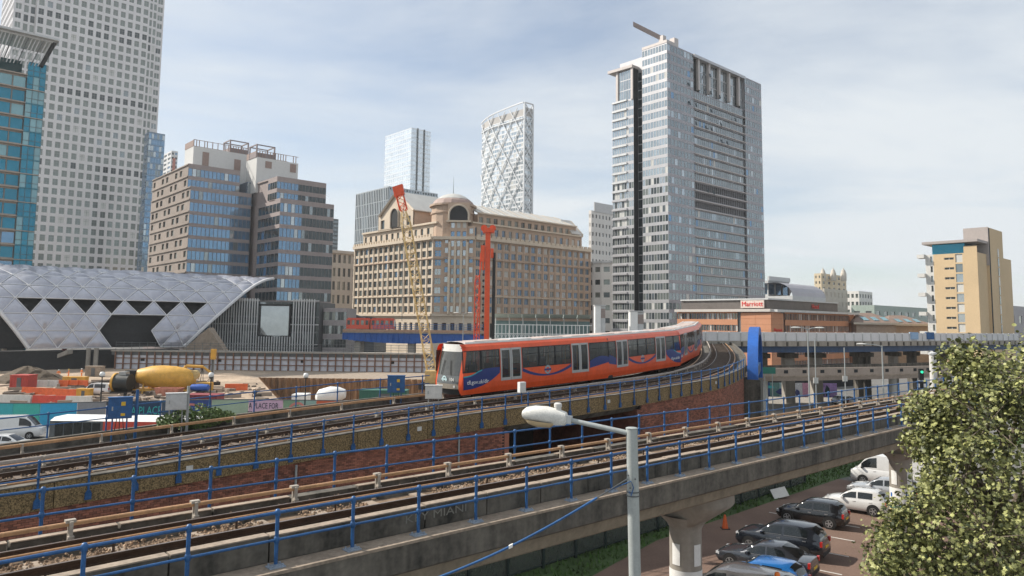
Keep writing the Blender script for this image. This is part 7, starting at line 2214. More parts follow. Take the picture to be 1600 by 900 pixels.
for px in (1196, 1403):
    f = min(lc, key=lambda q: abs(proj(jpt(q, 3, 3))[0] - px)); c = jpt(f, 3.5, 2.25)
    mb = MB(); mb.tube((c.x, c.y, 0), (c.x, c.y, 4.5), .55, 12); ob('pier', mb, M_offwhite if px in (1196, 1403) else M_conc, lv_, 40)
mb = MB(); mb.sweep([[jpt(f, o, z) for o, z in ((8.2, 5.2), (8.2, 6.1), (8.4, 6.1), (8.4, 5.2))] for f in lc]); ob('far_barrier', mb, M_conc_dk, lv_)
a = jpt(lc[0], 14, 0); e = jpt(lc[-1], 14, 0)
mb = MB(); mb.sweep([[jpt(f, o, z) for o, z in ((30, 0), (30, 4.6), (30.4, 4.6), (30.4, 0))] for f in lc]); ob('rear_wall', mb, M_dark, lv_)  # near-black backdrop added to paint the shade beneath the deck
# painted wall
mw_ = thing('mural_wall', 'painted mural wall in blue, pink and lilac below the road viaduct', 'wall', tuple(vi_pt(1250, 125, 0)))
for p0, p1, nm, c in ((1189, 1203, 'mural_navy', (.012, .06, .20)), (1203, 1218, 'mural_green', (.10, .22, .22)), (1218, 1238, 'mural_sky', (.32, .50, .56)), (1238, 1254, 'mural_white', (.52, .55, .62)), (1254, 1276, 'mural_pink', (.55, .28, .42)), (1276, 1308, 'mural_lilac', (.34, .24, .55))):
    a, e = vi_pt(p0, 125, 0), vi_pt(p1, 125, 0)
    mb = MB(); mb.wbox((a.x + .02, a.y), (e.x - .02, e.y), .15, 0, 2.3); ob('painted_panel', mb, mat(nm, c, .6, var=.3, scale=.8), mw_)
for k, (px, z, m_, w_, h_) in enumerate(((1196, 1.6, M_teal, 3, .3), (1222, .8, M_navy, 2.0, .5), (1232, .5, MATS['livery_teal'], 1.2, .6), (1293, 1.0, M_ink, .8, .9), (1286, .5, M_ink, .5, .4), (1246, .7, M_navy, .8, .5))):
    p = vi_pt(px, 124.85, z); mb = MB(); n_ = 10
    mb.add([V((p.x + w_ / 2 * math.cos(2 * math.pi * i / n_) * (1 + .25 * math.sin(3 * i)), p.y, z + h_ * math.sin(2 * math.pi * i / n_) * (1 + .2 * math.cos(2 * i)))) for i in range(n_)], [tuple(range(n_))]); ob('painted_shape', mb, m_, mw_)
g = MB(); a = [vi_pt(1180, 124, .02), vi_pt(1330, 124, .02), vi_pt(1330, 97, .02), vi_pt(1180, 97, .02)]; g.add(a, [(3, 2, 1, 0)]); struct('pavement', g, M_conc)
# ---- street lamps on the right
def street_lamp(px, d, ytop, arms, lab, m=M_grey, ybase=None):
    p = P(px, ytop, d); t = thing('street_lamp', lab, 'street lamp', (p.x, p.y, 0))
    mb = MB(); mb.tube((p.x, p.y, 0), (p.x, p.y, p.z), .11, 8, .07); ob('pole', mb, m, t)
    for s_, L in arms:
        mb = MB(); mb.path([V((p.x, p.y, p.z - .1)), V((p.x + s_ * L * .5, p.y, p.z + .12)), V((p.x + s_ * L, p.y, p.z + .15))], .05, 6); ob('arm', mb, m, t)
        mb = MB(); c = V((p.x + s_ * (L + .45), p.y, p.z + .16)); mb.sweep([[c + V((x * s_, w_ * math.cos(2 * math.pi * k / 8), h_ * math.sin(2 * math.pi * k / 8))) for k in range(8)] for x, w_, h_ in ((-.55, .07, .06), (-.3, .18, .1), (.3, .2, .11), (.6, .08, .05))]); ob('lantern', mb, M_offwhite, t, 50)
street_lamp(1262, 90, 514, [(-1, 1.0), (1, 1.0)], 'double-arm street lamp in front of the junction viaduct')
street_lamp(1378, 88, 540, [(-1, 2.0)], 'single-arm street lamp right of the mural wall')
street_lamp(724, 150, 490, [(-1, 1.0), (1, 1.0)], 'double-arm street lamp behind the train between crane and piling rig')
for px, d, yt, lab in ((1273, 92, 528, 'thin grey pole beside the double-arm street lamp'), (1319, 96, 543, 'thin pale pole right of the mural')):
    p = P(px, yt, d); t = thing('pole', lab, 'pole', (p.x, p.y, 0)); mb = MB(); mb.tube((p.x, p.y, 0), (p.x, p.y, p.z), .07, 6); ob('shaft', mb, M_grey, t)
    mb = MB(); mb.obox((p.x, p.y, 5.2), (.3, 0, 0), (0, .06, 0), (0, 0, .35)); ob('plate', mb, M_offwhite, t)
p = P(1201, 579, 96); t = thing('road_sign', 'green direction sign at the left end of the road viaduct', 'sign', (p.x, p.y, 0))
mb = MB(); mb.obox(p, V((.9, 0, 0)), V((0, .05, 0)), V((0, 0, .42))); ob('board', mb, mat('sign_green', (.01, .15, .11), .5), t)
for s_ in (-.5, .5):
    mb = MB(); mb.tube((p.x + s_, p.y + .1, 0), (p.x + s_, p.y + .1, p.z), .06, 6); ob('post', mb, M_grey, t)
# signal
f = min(NF, key=lambda q: abs(proj(npt(q, 5.2, 8))[0] - 1441)); p = npt(f, 5.3, 7)
t = thing('railway_signal', 'black railway signal showing green above the near track by the tree', 'signal', tuple(p))
zs_ = P(1443, 587, p.y).z
mb = MB(); mb.tube(p, (p.x, p.y, zs_), .06, 8); ob('post', mb, M_greydk, t)
mb = MB(); mb.obox((p.x, p.y, zs_ + .1), (.16, 0, 0), (0, .1, 0), (0, 0, .42)); ob('head', mb, M_black, t)
mb = MB(); mb.obox((p.x - .05, p.y, zs_ - .75), (.42, 0, 0), (0, .12, 0), (0, 0, .3)); ob('relay_case', mb, M_black, t)
mb = MB(); mb.lathe((0, 0, 0), [(0, .0), (.09, .0), (.1, .06)], 12); mb.v = [(p.x + v[0], p.y - .11 - v[2], zs_ + .28 + v[1]) for v in mb.v]
gl2 = mat('signal_green', (.05, .75, .45), .4, emit=.6); ob('lamp', mb, gl2, t)
for s_ in (-.3, .2):
    mb = MB(); mb.obox((p.x + s_, p.y - .13, zs_ - .72), (.1, 0, 0), (0, .02, 0), (0, 0, .14)); ob('label_plate', mb, M_white, t)
p = P(1457, 552, 62); t = thing('pole', 'stout white pole behind the railway signal', 'pole', (p.x, p.y, 0)); mb = MB(); mb.tube((p.x, p.y, 0), (p.x, p.y, p.z), .28, 10); ob('shaft', mb, M_offwhite, t, 40)
mb = MB(); mb.lathe((p.x, p.y, p.z), [(.34, -.12), (.34, .03), (.1, .12), (0, .13)], 10); ob('cap', mb, M_greylt, t)

# ================================================================ vehicles
def paint(n_, c, metal=.25):
    m = mat('paint_' + n_, c, .25, metal, var=.06, scale=2, spec=.6)
    bs = m.node_tree.nodes['Principled BSDF']; bs.inputs['Coat Weight'].default_value = 1.0; bs.inputs['Coat Roughness'].default_value = .04
    return m
CARS = {
 'hatch': dict(L=4.0, W=1.74, H=1.47, sh=[(.5, .52, .66), (.47, .66, .86), (.40, .80, .97), (.25, .90, 1), (.1, .93, 1), (-.1, .95, 1), (-.3, .98, 1), (-.42, .98, .97), (-.48, .92, .90), (-.5, .7, .82)],
    cab=[(.235, .02), (.12, .60), (.03, .93), (-.06, 1.0), (-.2, 1.0), (-.34, .93), (-.43, .62), (-.485, .04)], ws=(.225, .04), rw=(-.36, -.465), wins=[(.17, -.05), (-.075, -.29)]),
 'suv': dict(L=4.6, W=1.86, H=1.64, sh=[(.5, .62, .68), (.47, .80, .87), (.40, .95, .97), (.25, 1.02, 1), (.1, 1.05, 1), (-.1, 1.08, 1), (-.3, 1.12, 1), (-.42, 1.12, .97), (-.48, 1.02, .90), (-.5, .75, .82)],
    cab=[(.24, .02), (.13, .58), (.04, .93), (-.06, 1.0), (-.22, .98), (-.36, .84), (-.45, .4), (-.485, .04)], ws=(.23, .05), rw=(-.37, -.465), wins=[(.17, -.06), (-.085, -.34)]),
 'sedan': dict(L=4.7, W=1.82, H=1.43, sh=[(.5, .52, .66), (.47, .66, .86), (.40, .78, .97), (.25, .87, 1), (.1, .90, 1), (-.1, .92, 1), (-.3, .96, 1), (-.42, .98, .96), (-.485, .95, .88), (-.5, .7, .8)],
    cab=[(.21, .02), (.1, .62), (.02, .94), (-.07, 1.0), (-.18, .94), (-.28, .6), (-.375, .04)], ws=(.2, .03), rw=(-.2, -.36), wins=[(.14, -.05), (-.07, -.25)]),
 'estate': dict(L=4.6, W=1.78, H=1.46, sh=[(.5, .52, .66), (.47, .66, .86), (.40, .80, .97), (.25, .89, 1), (.1, .92, 1), (-.1, .94, 1), (-.3, .96, 1), (-.42, .96, .97), (-.485, .9, .9), (-.5, .7, .82)],
    cab=[(.22, .02), (.11, .6), (.03, .93), (-.06, 1.0), (-.25, 1.0), (-.38, .94), (-.45, .6), (-.485, .04)], ws=(.21, .04), rw=(-.39, -.47), wins=[(.15, -.03), (-.05, -.2), (-.22, -.37)]),
 'van': dict(L=4.5, W=1.84, H=1.86, sh=[(.5, .58, .66), (.475, .82, .88), (.42, 1.0, .97), (.3, 1.06, 1), (.1, 1.08, 1), (-.1, 1.08, 1), (-.3, 1.08, 1), (-.44, 1.08, .99), (-.49, 1.06, .96), (-.5, .7, .93)],
    cab=[(.36, .02), (.24, .66), (.16, .93), (.06, 1.0), (-.2, 1.0), (-.42, .98), (-.475, .9), (-.495, .02)], ws=(.345, .17), rw=(-.478, -.49), wins=[(.27, .06), (.02, -.38)]),
 'bigvan': dict(L=5.2, W=1.95, H=2.25, sh=[(.5, .68, .66), (.475, .98, .88), (.42, 1.15, .97), (.3, 1.22, 1), (.1, 1.22, 1), (-.1, 1.22, 1), (-.3, 1.22, 1), (-.44, 1.22, .99), (-.49, 1.2, .96), (-.5, .8, .93)],
    cab=[(.40, .02), (.29, .62), (.22, .9), (.12, 1.0), (-.2, 1.0), (-.42, 1.0), (-.485, .95), (-.496, .02)], ws=(.385, .23), rw=(-.487, -.494), wins=[(.33, .12)]),
}
def car(kind, col, lab, x, y, bearing, cat='car', roofm=None, trim=None, rear=True, light=False, seed=0):
    S = CARS[kind]; L, W, H = S['L'], S['W'] / 2, S['H']
    t = thing({'van': 'parked_van', 'bigvan': 'parked_van'}.get(kind, 'parked_car'), lab, cat, (x, y, 0.006), R(90 - bearing), 'parked vehicles')
    def shl(fx, i=1):
        a = S['sh']
        for p, q in zip(a, a[1:]):
            if fx <= p[0] and fx >= q[0]:
                k = (p[0] - fx) / (p[0] - q[0]); return p[i] + (q[i] - p[i]) * k
        return a[0][i] if fx > .5 else a[-1][i]
    def cabh(fx):
        a = S['cab']
        if fx >= a[0][0]: return a[0][1]
        for p, q in zip(a, a[1:]):
            if fx <= p[0] and fx >= q[0]:
                k = (p[0] - fx) / (p[0] - q[0]); return p[1] + (q[1] - p[1]) * k
        return a[-1][1]
    def lin(fx):
        pass
    secs = []
    fxs = sorted(set([q[0] for q in S['sh']] + [.45, .35, .18, .0, -.2, -.37, -.46]), reverse=True)
    for fx in fxs:
        s_, w = shl(fx), shl(fx, 2) * W
        zb = .24 if abs(fx) < .46 else .32
        half = [(w * .88, zb), (w * .99, zb + .16), (w, .5 * (zb + s_)), (w * .985, s_ - .1), (w * .93, s_ - .015), (w * .5, s_ + .025)]
        ring = [V((fx * L, -a, b_)) for a, b_ in half] + [V((fx * L, 0, s_ + .035))] + [V((fx * L, a, b_)) for a, b_ in half[::-1]]
        secs.append(ring)
    mb = MB(); mb.sweep(secs); ob('body', mb, col, t, 35, local=True)
    def S_(fx, v, sgn, off=0.0):
        zb = shl(fx) - .03; wb = shl(fx, 2) * W * .94; zt = zb + (H - shl(-.1)) * cabh(fx) + .02; wt = wb * (.80 if kind not in ('van', 'bigvan') else .88) if cabh(fx) > .05 else wb * .9
        y_ = wb + (wt - wb) * v + off; z = zb + (zt - zb) * v
        return V((fx * L, sgn * y_, z))
    cs = []
    cf = sorted(set([q[0] for q in S['cab']] + [.08, -.13, -.28, -.4]), reverse=True); cf = [f for f in cf if S['cab'][-1][0] <= f <= S['cab'][0][0]]
    for fx in cf:
        a = S_(fx, 1, 1); b_ = S_(fx, .5, 1); c_ = S_(fx, 0, 1)
        crown = .045 * min(1, cabh(fx) * 1.3)
        cs.append([V((a.x, -c_.y, c_.z)), V((a.x, -b_.y - .015, b_.z)), V((a.x, -a.y, a.z - .012)), V((a.x, -a.y * .8, a.z + crown * .6)), V((a.x, 0, a.z + crown)), V((a.x, a.y * .8, a.z + crown * .6)), V((a.x, a.y, a.z - .012)), V((a.x, b_.y + .015, b_.z)), V((a.x, c_.y, c_.z))])
    mb = MB(); mb.sweep(cs); ob('cabin', mb, roofm or col, t, 40, local=True)
    # side glass
    for sgn in (-1, 1):
        for k, (f0, f1) in enumerate(S['wins']):
            mb = MB(); rows = []
            for i in range(7):
                fx = f0 + (f1 - f0) * i / 6
                rows.append([S_(fx, v, sgn, .022 if .2 < v < .8 else .012) for v in (.14, .5, .84)])
            mb.sweep(rows, closed=False)
            if kind == 'van' and k == 1: ob('side_panel', mb, mat('van_panel', (.07, .075, .08), .35, .2), t, 60, local=True)
            else: ob('side_window', mb, M_glassdk, t, 60, local=True)
            if trim:
                mb = MB(); mb.path([S_(f0 + (f1 - f0) * i / 6, .09, sgn, .02) for i in range(7)], .014, 4); ob('chrome_trim', mb, M_rim, t, local=True)
        # wheels, arches, mirror, handles
        for fx in (.31, -.30):
            c = V((fx * L, sgn * (W - .1), .33))
            mb = MB(); mb.tube((c.x, sgn * (W - .25), .36), (c.x, sgn * (W + .004), .36), .385, 20); ob('wheel_arch', mb, M_black, t, local=True)
            mb = MB(); mb.tube((c.x, sgn * (W - .22), .32), (c.x, sgn * (W + .012), .32), .32, 20); w = ob('wheel', mb, M_tyre, t, 40, local=True)
            mb = MB(); mb.lathe((0, 0, 0), [(.215, 0), (.215, .02), (.19, .02)], 16)
            for k in range(5):
                a = 2 * math.pi * k / 5; mb.obox((.11 * math.cos(a), .11 * math.sin(a), .012), V((math.cos(a), math.sin(a), 0)) * .1, V((-math.sin(a), math.cos(a), 0)) * .032, V((0, 0, .012)))
            mb.lathe((0, 0, 0), [(.05, .0), (.05, .025), (0, .028)], 10)
            mb.v = [(c.x + v[0], sgn * (W + .014 + v[2]), .32 + v[1]) for v in mb.v]
            ob('rim', mb, M_rim, w, local=True)
        m0 = S_(S['wins'][0][0] - .015, .12, sgn, .02)
        mb = MB(); mb.obox(m0 + V((0, sgn * .1, .03)), V((.06, 0, 0)), V((0, .1, 0)), V((0, 0, .065))); ob('mirror', mb, col if not light else M_black, t, local=True)
        for k, fx in enumerate([q[1] + .03 for q in S['wins'][:2]]):
            mb = MB(); mb.obox((fx * L, sgn * (shl(fx, 2) * W * .985 + .008), shl(fx) - .14), (.09, 0, 0), (0, .015, 0), (0, 0, .02)); ob('door_handle', mb, M_rim if trim else col, t, local=True)
        mb = MB(); mb.obox((.455 * L, sgn * W * .72, shl(.46) - .07), (.10, sgn * -.045, 0), (.02, sgn * .13, 0), (0, 0, .06)); ob('headlamp', mb, M_lens, t, local=True)
        mb = MB(); mb.obox((-.486 * L, sgn * W * .80, shl(-.46) - .12), (.05, 0, 0), (0, .10, 0), (0, 0, .12 if kind not in ('van', 'bigvan') else .2)); ob('tail_lamp', mb, M_redlight, t, local=True)
    def cross(f0, f1, nm, k0=.86, m=M_glassdk):
        mb = MB(); rows = []
        for i in range(6):
            fx = f0 + (f1 - f0) * i / 5; a = S_(fx, 1, 1); crown = .045 * min(1, cabh(fx) * 1.3)
            rows.append([V((a.x + .012 * (1 if f0 > 0 else -1), y_ * a.y * k0, a.z + crown * (1 - abs(y_) ** 2) + .012)) for y_ in (-1, -.6, 0, .6, 1)])
        mb.sweep(rows, closed=False); ob(nm, mb, m, t, 60, local=True)
    cross(S['ws'][0], S['ws'][1], 'windscreen')
    cross(S['rw'][0], S['rw'][1], 'rear_window')
    mb = MB(); mb.obox((-.502 * L, 0, .62 if kind not in ('suv',) else .72), (.01, 0, 0), (0, .26, 0), (0, 0, .06)); ob('number_plate', mb, M_plate, t, local=True)
    mb = MB(); mb.obox((-.498 * L, 0, .40), (.015, 0, 0), (0, W * .72, 0), (0, 0, .10)); ob('rear_bumper', mb, M_black, t, local=True)
    mb = MB(); mb.obox((.492 * L, 0, .45), (.02, 0, 0), (0, W * .5, 0), (0, 0, .09)); ob('grille', mb, M_black, t, local=True)
    return t
HB = -52
t = car('van', paint('grey', (.17, .165, .165), .4), 'dark grey van with orange roof beacon, nearest to the column', 9.75, 31.6, HB, 'van')
mb = MB(); mb.lathe((-1.7, .35, 1.9), [(.11, -.04), (.11, .10), (.08, .17), (0, .19)], 12); ob('beacon', mb, mat('beacon_orange', (.85, .20, .02), .3), t, 40, local=True)
car('hatch', paint('blue', (.015, .16, .48), .2), 'bright blue hatchback between the grey van and the dark saloon', 11.5, 34.1, HB)
car('sedan', paint('gunmetal', (.045, .05, .06), .4), 'dark gunmetal saloon between the blue hatchback and the black SUV', 12.7, 36.9, HB, trim=True)
car('suv', paint('black', (.016, .02, .028), .3), 'black SUV with silver window trim parked by the orange cone', 14.6, 39.9, HB, trim=True)
car('hatch', paint('jet', (.008, .009, .011), .1), 'small black hatchback with pale waist trim next to the white hatchback', 18.6, 45.6, HB, trim=True)
car('hatch', paint('white', (.66, .66, .65), 0), 'white hatchback parked right of the small black car', 22.7, 48.6, HB)
car('estate', paint('silver', (.46, .47, .48), .5), 'silver estate car parked in front of the white van', 26.4, 52.3, HB)
car('bigvan', paint('van_white', (.68, .68, .67), 0), 'white van with caged load window at the far end of the car park', 28.9, 56.4, HB, 'van', light=True)
# vehicles beyond the viaduct at left
car('bigvan', MATS['paint_van_white'], 'white van with raised bonnet line parked before the cyan hoarding', XD(22, 73, 0).x, 73, 75, 'van', light=True)
car('sedan', MATS['paint_white'], 'white car partly hidden in front of the white van at the left edge', XD(14, 66.5, 0).x, 66.5, 85)
c = G(153, 617); car('van', MATS['paint_van_white'], 'small white van parked on the building site', c.x, c.y, -85, 'van', light=True)
for px, d, k in ((1325, 112, 0), (1352, 110, 1)):
    car('estate', MATS['paint_white'] if k else MATS['paint_silver'], ['silver car on the road beyond the mural wall', 'white car on the road right of the mural wall'][k], XD(px, d, 0).x, d, 80)
# coach
ca, ce = XD(88, 66, 2), XD(335, 66, 2)
t = thing('coach', 'long white-roofed coach with dark and red sides beyond the tracks', 'coach', ((ca.x + ce.x) / 2, 66, 0))
zt = P(200, 651, 66).z
mb = MB(); mb.add([(ca.x, 65, zt - .3), (ce.x, 65, zt - .3), (ce.x, 67.5, zt - .3), (ca.x, 67.5, zt - .3), (ca.x + .2, 65.35, zt), (ce.x - .2, 65.35, zt), (ce.x - .2, 67.2, zt), (ca.x + .2, 67.2, zt)], BOXF); ob('roof', mb, M_white, t)
xm = XD(160, 65, 2).x
mb = MB(); mb.box((ca.x, 65, .4), (xm, 67.5, zt - .302)); ob('body', mb, M_greydk, t)
mb = MB(); mb.box((xm + .01, 65, .4), (ce.x, 67.5, zt - .302)); ob('body', mb, M_redb, t)
for i in range(5):
    x = ca.x + .5 + (xm - ca.x - .6) * i / 5; mb = MB(); mb.box((x, 64.96, 1.3), (x + (xm - ca.x) / 5 - .25, 64.99, zt - .45)); ob('window', mb, M_glassdk, t)
for x in (ca.x + 2, ce.x - 2.5):
    mb = MB(); mb.tube((x, 64.97, .5), (x, 65.3, .5), .5, 16); ob('wheel', mb, M_tyre, t)
# bay lines
for k in range(7):
    q = V((9.75, 31.6, 0)) + V((1.62, 2.77, 0)) * (k + .42 - 1); d_ = brg(HB); a = q - d_ * 3.2; e = q + d_ * 2.2
    mb = MB(); mb.wbox((a.x, a.y), (e.x, e.y), .11, .009, .0115); o = struct('bay_line', mb, mat('line_white', (.62, .6, .56), .8, var=.2, scale=3))
# cone
c = G(1133, 826); t = thing('traffic_cone', 'orange traffic cone beside the nose of the black SUV', 'cone', tuple(c))
mb = MB(); mb.lathe((0, 0, 0), [(.19, .04), (.15, .25), (.09, .62), (.05, .8), (0, .8)], 14); ob('cone', mb, M_orange_b, t, 50, local=True)
mb = MB(); mb.box((-.24, -.24, 0), (.24, .24, .04)); ob('base', mb, M_black, t, local=True)
mb = MB(); mb.lathe((0, 0, 0), [(.135, .33), (.105, .53)], 14); ob('sleeve', mb, M_orange_b, t, local=True)
# bicycle rack near the second column
c = G(1392, 815)
t = thing('cycle_stand', 'pale metal cycle stand at the foot of the second column', 'cycle stand', tuple(c))
for k in range(3):
    mb = MB(); mb.path([V((k * .6, 0, 0)), V((k * .6, 0, .75)), V((k * .6 + .05, .1, .9)), V((k * .6 + .1, .6, .9)), V((k * .6 + .1, .7, .75)), V((k * .6 + .1, .7, 0))], .05, 6); ob('hoop', mb, M_offwhite, t, 60, local=True)
c = G(1218, 778); o = MB(); o.obox((c.x, c.y, .35), V((.55, .1, .1)), V((-.05, .3, .25)), V((0, .05, -.02))); o = ob('discarded_board', o, M_offwhite); tag(o, 'pale discarded board leaning in the grass behind the black hatchback', 'board')
# palisade fence
fA, fB = V((-7, 28.5, 0)), V((23, 57, 0)); L = (fB - fA).length; d_ = (fB - fA).normalized(); n_ = int(L / 2.4)
fe = thing('mesh_fence', 'dark green post and mesh fence under the near viaduct', 'fence', tuple(fA))
M_mesh = mat('fence_mesh', (.09, .10, .095), .8, var=.2, alpha=.55)
pm2 = MB(); pm2.box((-.07, -.07, 0), (.07, .07, 2.3)); pm2 = pm2.mesh('post', mat('fence_post', (.02, .035, .032), .7))
for i in range(n_ + 1):
    p = fA + d_ * (2.4 * i); inst('post', pm2, Matrix.Translation(p) @ Matrix.Rotation(math.atan2(d_.y, d_.x), 4, 'Z'), fe)
    q = p + d_ * 2.4
    if i < n_:
        mb = MB(); mb.wbox(p, q, .02, .1, 2.1); ob('mesh_panel', mb, M_mesh, fe)
        for z in (.15, 1.1, 2.1):
            mb = MB(); mb.wbox(p, q, .05, z, z + .05); ob('rail', mb, MATS['fence_post'], fe)
M_sg = mat('notice_pale', (.5, .5, .48), .6)
for i in (8, 10, 11):
    p = fA + d_ * (2.4 * i + 1.2) - V((-d_.y, d_.x, 0)) * .06
    mb = MB(); mb.obox((p.x, p.y, 1.5), d_ * .45, V((-d_.y, d_.x, 0)) * .01, V((0, 0, .35))); ob('notice', mb, M_sg, fe)

# ================================================================ foreground lamp post
DL = 10.5
top = P(987, 670, DL); t = thing('street_lamp', 'grey foreground lamp post with white lantern on a short arm', 'street lamp', (top.x, top.y, 0))
bt = P(992, 900, DL); dirp = (top - bt).normalized(); g0 = top - dirp * (top.z / dirp.z)
M_pole_g = mat('lamp_pole_grey', (.36, .385, .375), .6, .15, var=.18, scale=5, streak=.4)
mb = MB(); mb.path([g0, ln(g0, top, .5), top], [.10, .09, .082], 20); ob('pole', mb, M_pole_g, t, 40)
mb = MB(); mb.lathe(top, [(.082, -.005), (.086, 0), (.086, .012), (.07, .02), (0, .022)], 20); ob('pole_cap', mb, M_pole_g, t, 40)
ar0, ar1 = P(979, 676, DL), P(884, 655, DL + .25)
mb = MB(); mb.path([ar0 + (ar0 - ar1) * .05, ar0, ln(ar0, ar1, .5), ar1], .036, 10); ob('arm', mb, M_pole_g, t, 40)
ax = (ar1 - ar0).normalized(); ax = V((ax.x, ax.y, ax.z * .55)).normalized(); sy = V((0, 0, 1)).cross(ax).normalized(); uz = ax.cross(sy)
if uz.z < 0: uz = -uz
mb = MB(); secs = []
for s_, w, zt_, zb2 in ((-.02, .05, .06, -.06), (.0, .085, .10, -.085), (.12, .105, .125, -.10), (.3, .14, .145, -.09), (.48, .145, .13, -.08), (.6, .125, .095, -.07), (.645, .095, .05, -.05)):
    c = ar1 + ax * s_
    secs.append([c + sy * (w * a) + uz * (zt_ if b_ > 0 else zb2) * abs(b_) for a, b_ in ((-1, -.3), (-1, .45), (-.75, .85), (-.3, 1), (.3, 1), (.75, .85), (1, .45), (1, -.3), (.6, -1), (-.6, -1))])
mb.sweep(secs); ob('lantern', mb, mat('lantern_white', (.66, .65, .61), .55, var=.18, scale=6, bump=.15), t, 50)
mb = MB(); secs = []
for s_, w, dz in ((.16, .08, .03), (.22, .115, .08), (.4, .13, .10), (.55, .095, .07), (.6, .05, .02)):
    c = ar1 + ax * s_ - uz * .075
    secs.append([c + sy * (w * math.cos(a)) - uz * (dz * math.sin(a)) for a in [math.pi * k / 8 for k in range(9)]])
mb.sweep(secs, closed=False); ob('diffuser', mb, mat('diffuser_amber', (.52, .40, .24), .25, var=.1), t, 60)
c = ar1 + ax * .13 + uz * .13
mb = MB(); mb.lathe((0, 0, 0), [(.05, -.02), (.05, .03), (.058, .03), (.058, .075), (.04, .09), (0, .092)], 14); mb.v = [tuple(c + V(v)) for v in mb.v]; ob('photocell', mb, M_offwhite, t, 40)
mb = MB(); cc0 = ar1 - ax * .05; mb.obox(cc0, ax * .04, sy * .05, uz * .055); ob('clamp', mb, M_greylt, t)
for (dx, yy) in ((-6, 742), (-3, 762), (5, 748)):
    p = P(987 + dx, yy, DL - .09); mb = MB(); mb.tube(p, p - V((0, .03, 0)), .012, 8); ob('bolt', mb, M_greydk, t)
for yy in (768, 774):
    p = P(989, yy, DL); mb = MB(); mb.lathe(p, [(.09, -.008), (.093, -.008), (.093, .008), (.09, .008)], 18); ob('cable_tie', mb, M_greydk, t)
# blue cable
q0, q1 = P(981, 748, DL - .08), P(560, 945, 9.6)
pts_ = [ln(q0, q1, k / 24) + V((0, 0, -.28 * math.sin(math.pi * k / 24) * .6)) for k in range(25)]
t = thing('cable', 'blue cable strung from the lamp post down to the lower left', 'cable', tuple(q1))
mb = MB(); mb.path(pts_[3:], .016, 8); ob('sheath', mb, M_blue, t, 60)
mb = MB(); mb.path(pts_[:4], .010, 6); ob('grip_wire', mb, M_greydk, t, 60)
mb = MB(); mb.path([pts_[2], pts_[1] + V((0, 0, -.02)), P(986, 752, DL - .12), P(990, 762, DL - .11), P(986, 775, DL - .12), P(983, 768, DL - .11)], .008, 6); ob('tail_loop', mb, M_blue, t, 60)
c = pts_[11]; mb = MB(); mb.obox(c, (pts_[12] - pts_[10]).normalized() * .03, V((0, .02, 0)), V((0, 0, .022))); ob('cable_clip', mb, M_white, t)

# ================================================================ tree at the right
rg = random.Random(77)
M_leaf = mat('plane_leaf', (.27, .275, .10), .5, var=.45, scale=1.2, rand=.75, col2=(.03, .05, .016), spec=.4, lo=.4, hi=.75)  # dark end of the leaf tones paints extra shading into the crown
M_bark = mat('bark', (.16, .13, .10), .9, var=.35, scale=4, bump=.5)
tb = XD(1600, 14.5, 0); tr = thing('plane_tree', 'leafy plane tree with pale green leaves filling the right edge', 'tree', (tb.x, tb.y, 0))
blobs = []
for px, py, d, r_ in ((1560, 600, 14, .9), (1605, 585, 14.5, .95), (1500, 610, 13.8, .85), (1545, 660, 13.2, 1.0), (1492, 690, 13.6, .72), (1610, 640, 13.5, 1.1), (1510, 740, 13, .95), (1590, 750, 12.8, 1.1), (1482, 775, 13.3, .5), (1478, 860, 12.8, .8), (1545, 840, 12.4, 1.0), (1420, 860, 12.9, .55), (1610, 860, 12.4, 1.1), (1480, 930, 12.6, 1.0), (1570, 930, 12.3, 1.1), (1396, 905, 12.8, .45), (1462, 655, 13.8, .40), (1456, 705, 13.6, .40), (1462, 745, 13.4, .36), (1436, 640, 13.9, .2), (1440, 690, 13.7, .2), (1530, 570, 14.2, .5), (1480, 625, 14, .36), (1650, 700, 13.4, 1.2), (1690, 610, 14.6, 1.1), (1680, 850, 13, 1.2), (1425, 825, 12.9, .42), (1400, 868, 12.8, .40), (1448, 800, 13, .4), (1388, 838, 12.9, .22), (1374, 880, 12.8, .28), (1402, 800, 13, .16), (1500, 560, 14.2, .22)):
    blobs.append((P(px, py, d), r_))
top_ = V((tb.x + .1, tb.y + .2, 8.6))
mb = MB(); mb.path([V((tb.x, tb.y, 0)), V((tb.x + .05, tb.y, 3)), V((tb.x - .05, tb.y + .1, 6)), top_], [.26, .21, .15, .06], 10); ob('trunk', mb, M_bark, tr, 50)
lobes = [(0, 1), (.16, .62), (.55, .72), (.36, .34), (.62, .12), (.24, 0), (.14, -.22), (0, -.05), (-.14, -.22), (-.24, 0), (-.62, .12), (-.36, .34), (-.55, .72), (-.16, .62)]
lm = MB(); lm.add([(x, y, .12 * abs(x) - .1 * y * y) for x, y in lobes] + [(0, .3, .06)], [(i, (i + 1) % 14, 14) for i in range(14)])
lm5 = [(0, 1, 0), (.55, .62, .08), (.55, .1, .06), (0, -.12, 0), (-.55, .1, .06), (-.55, .62, .08)]
leafm = lm.mesh('leaf', M_leaf)
allL = []
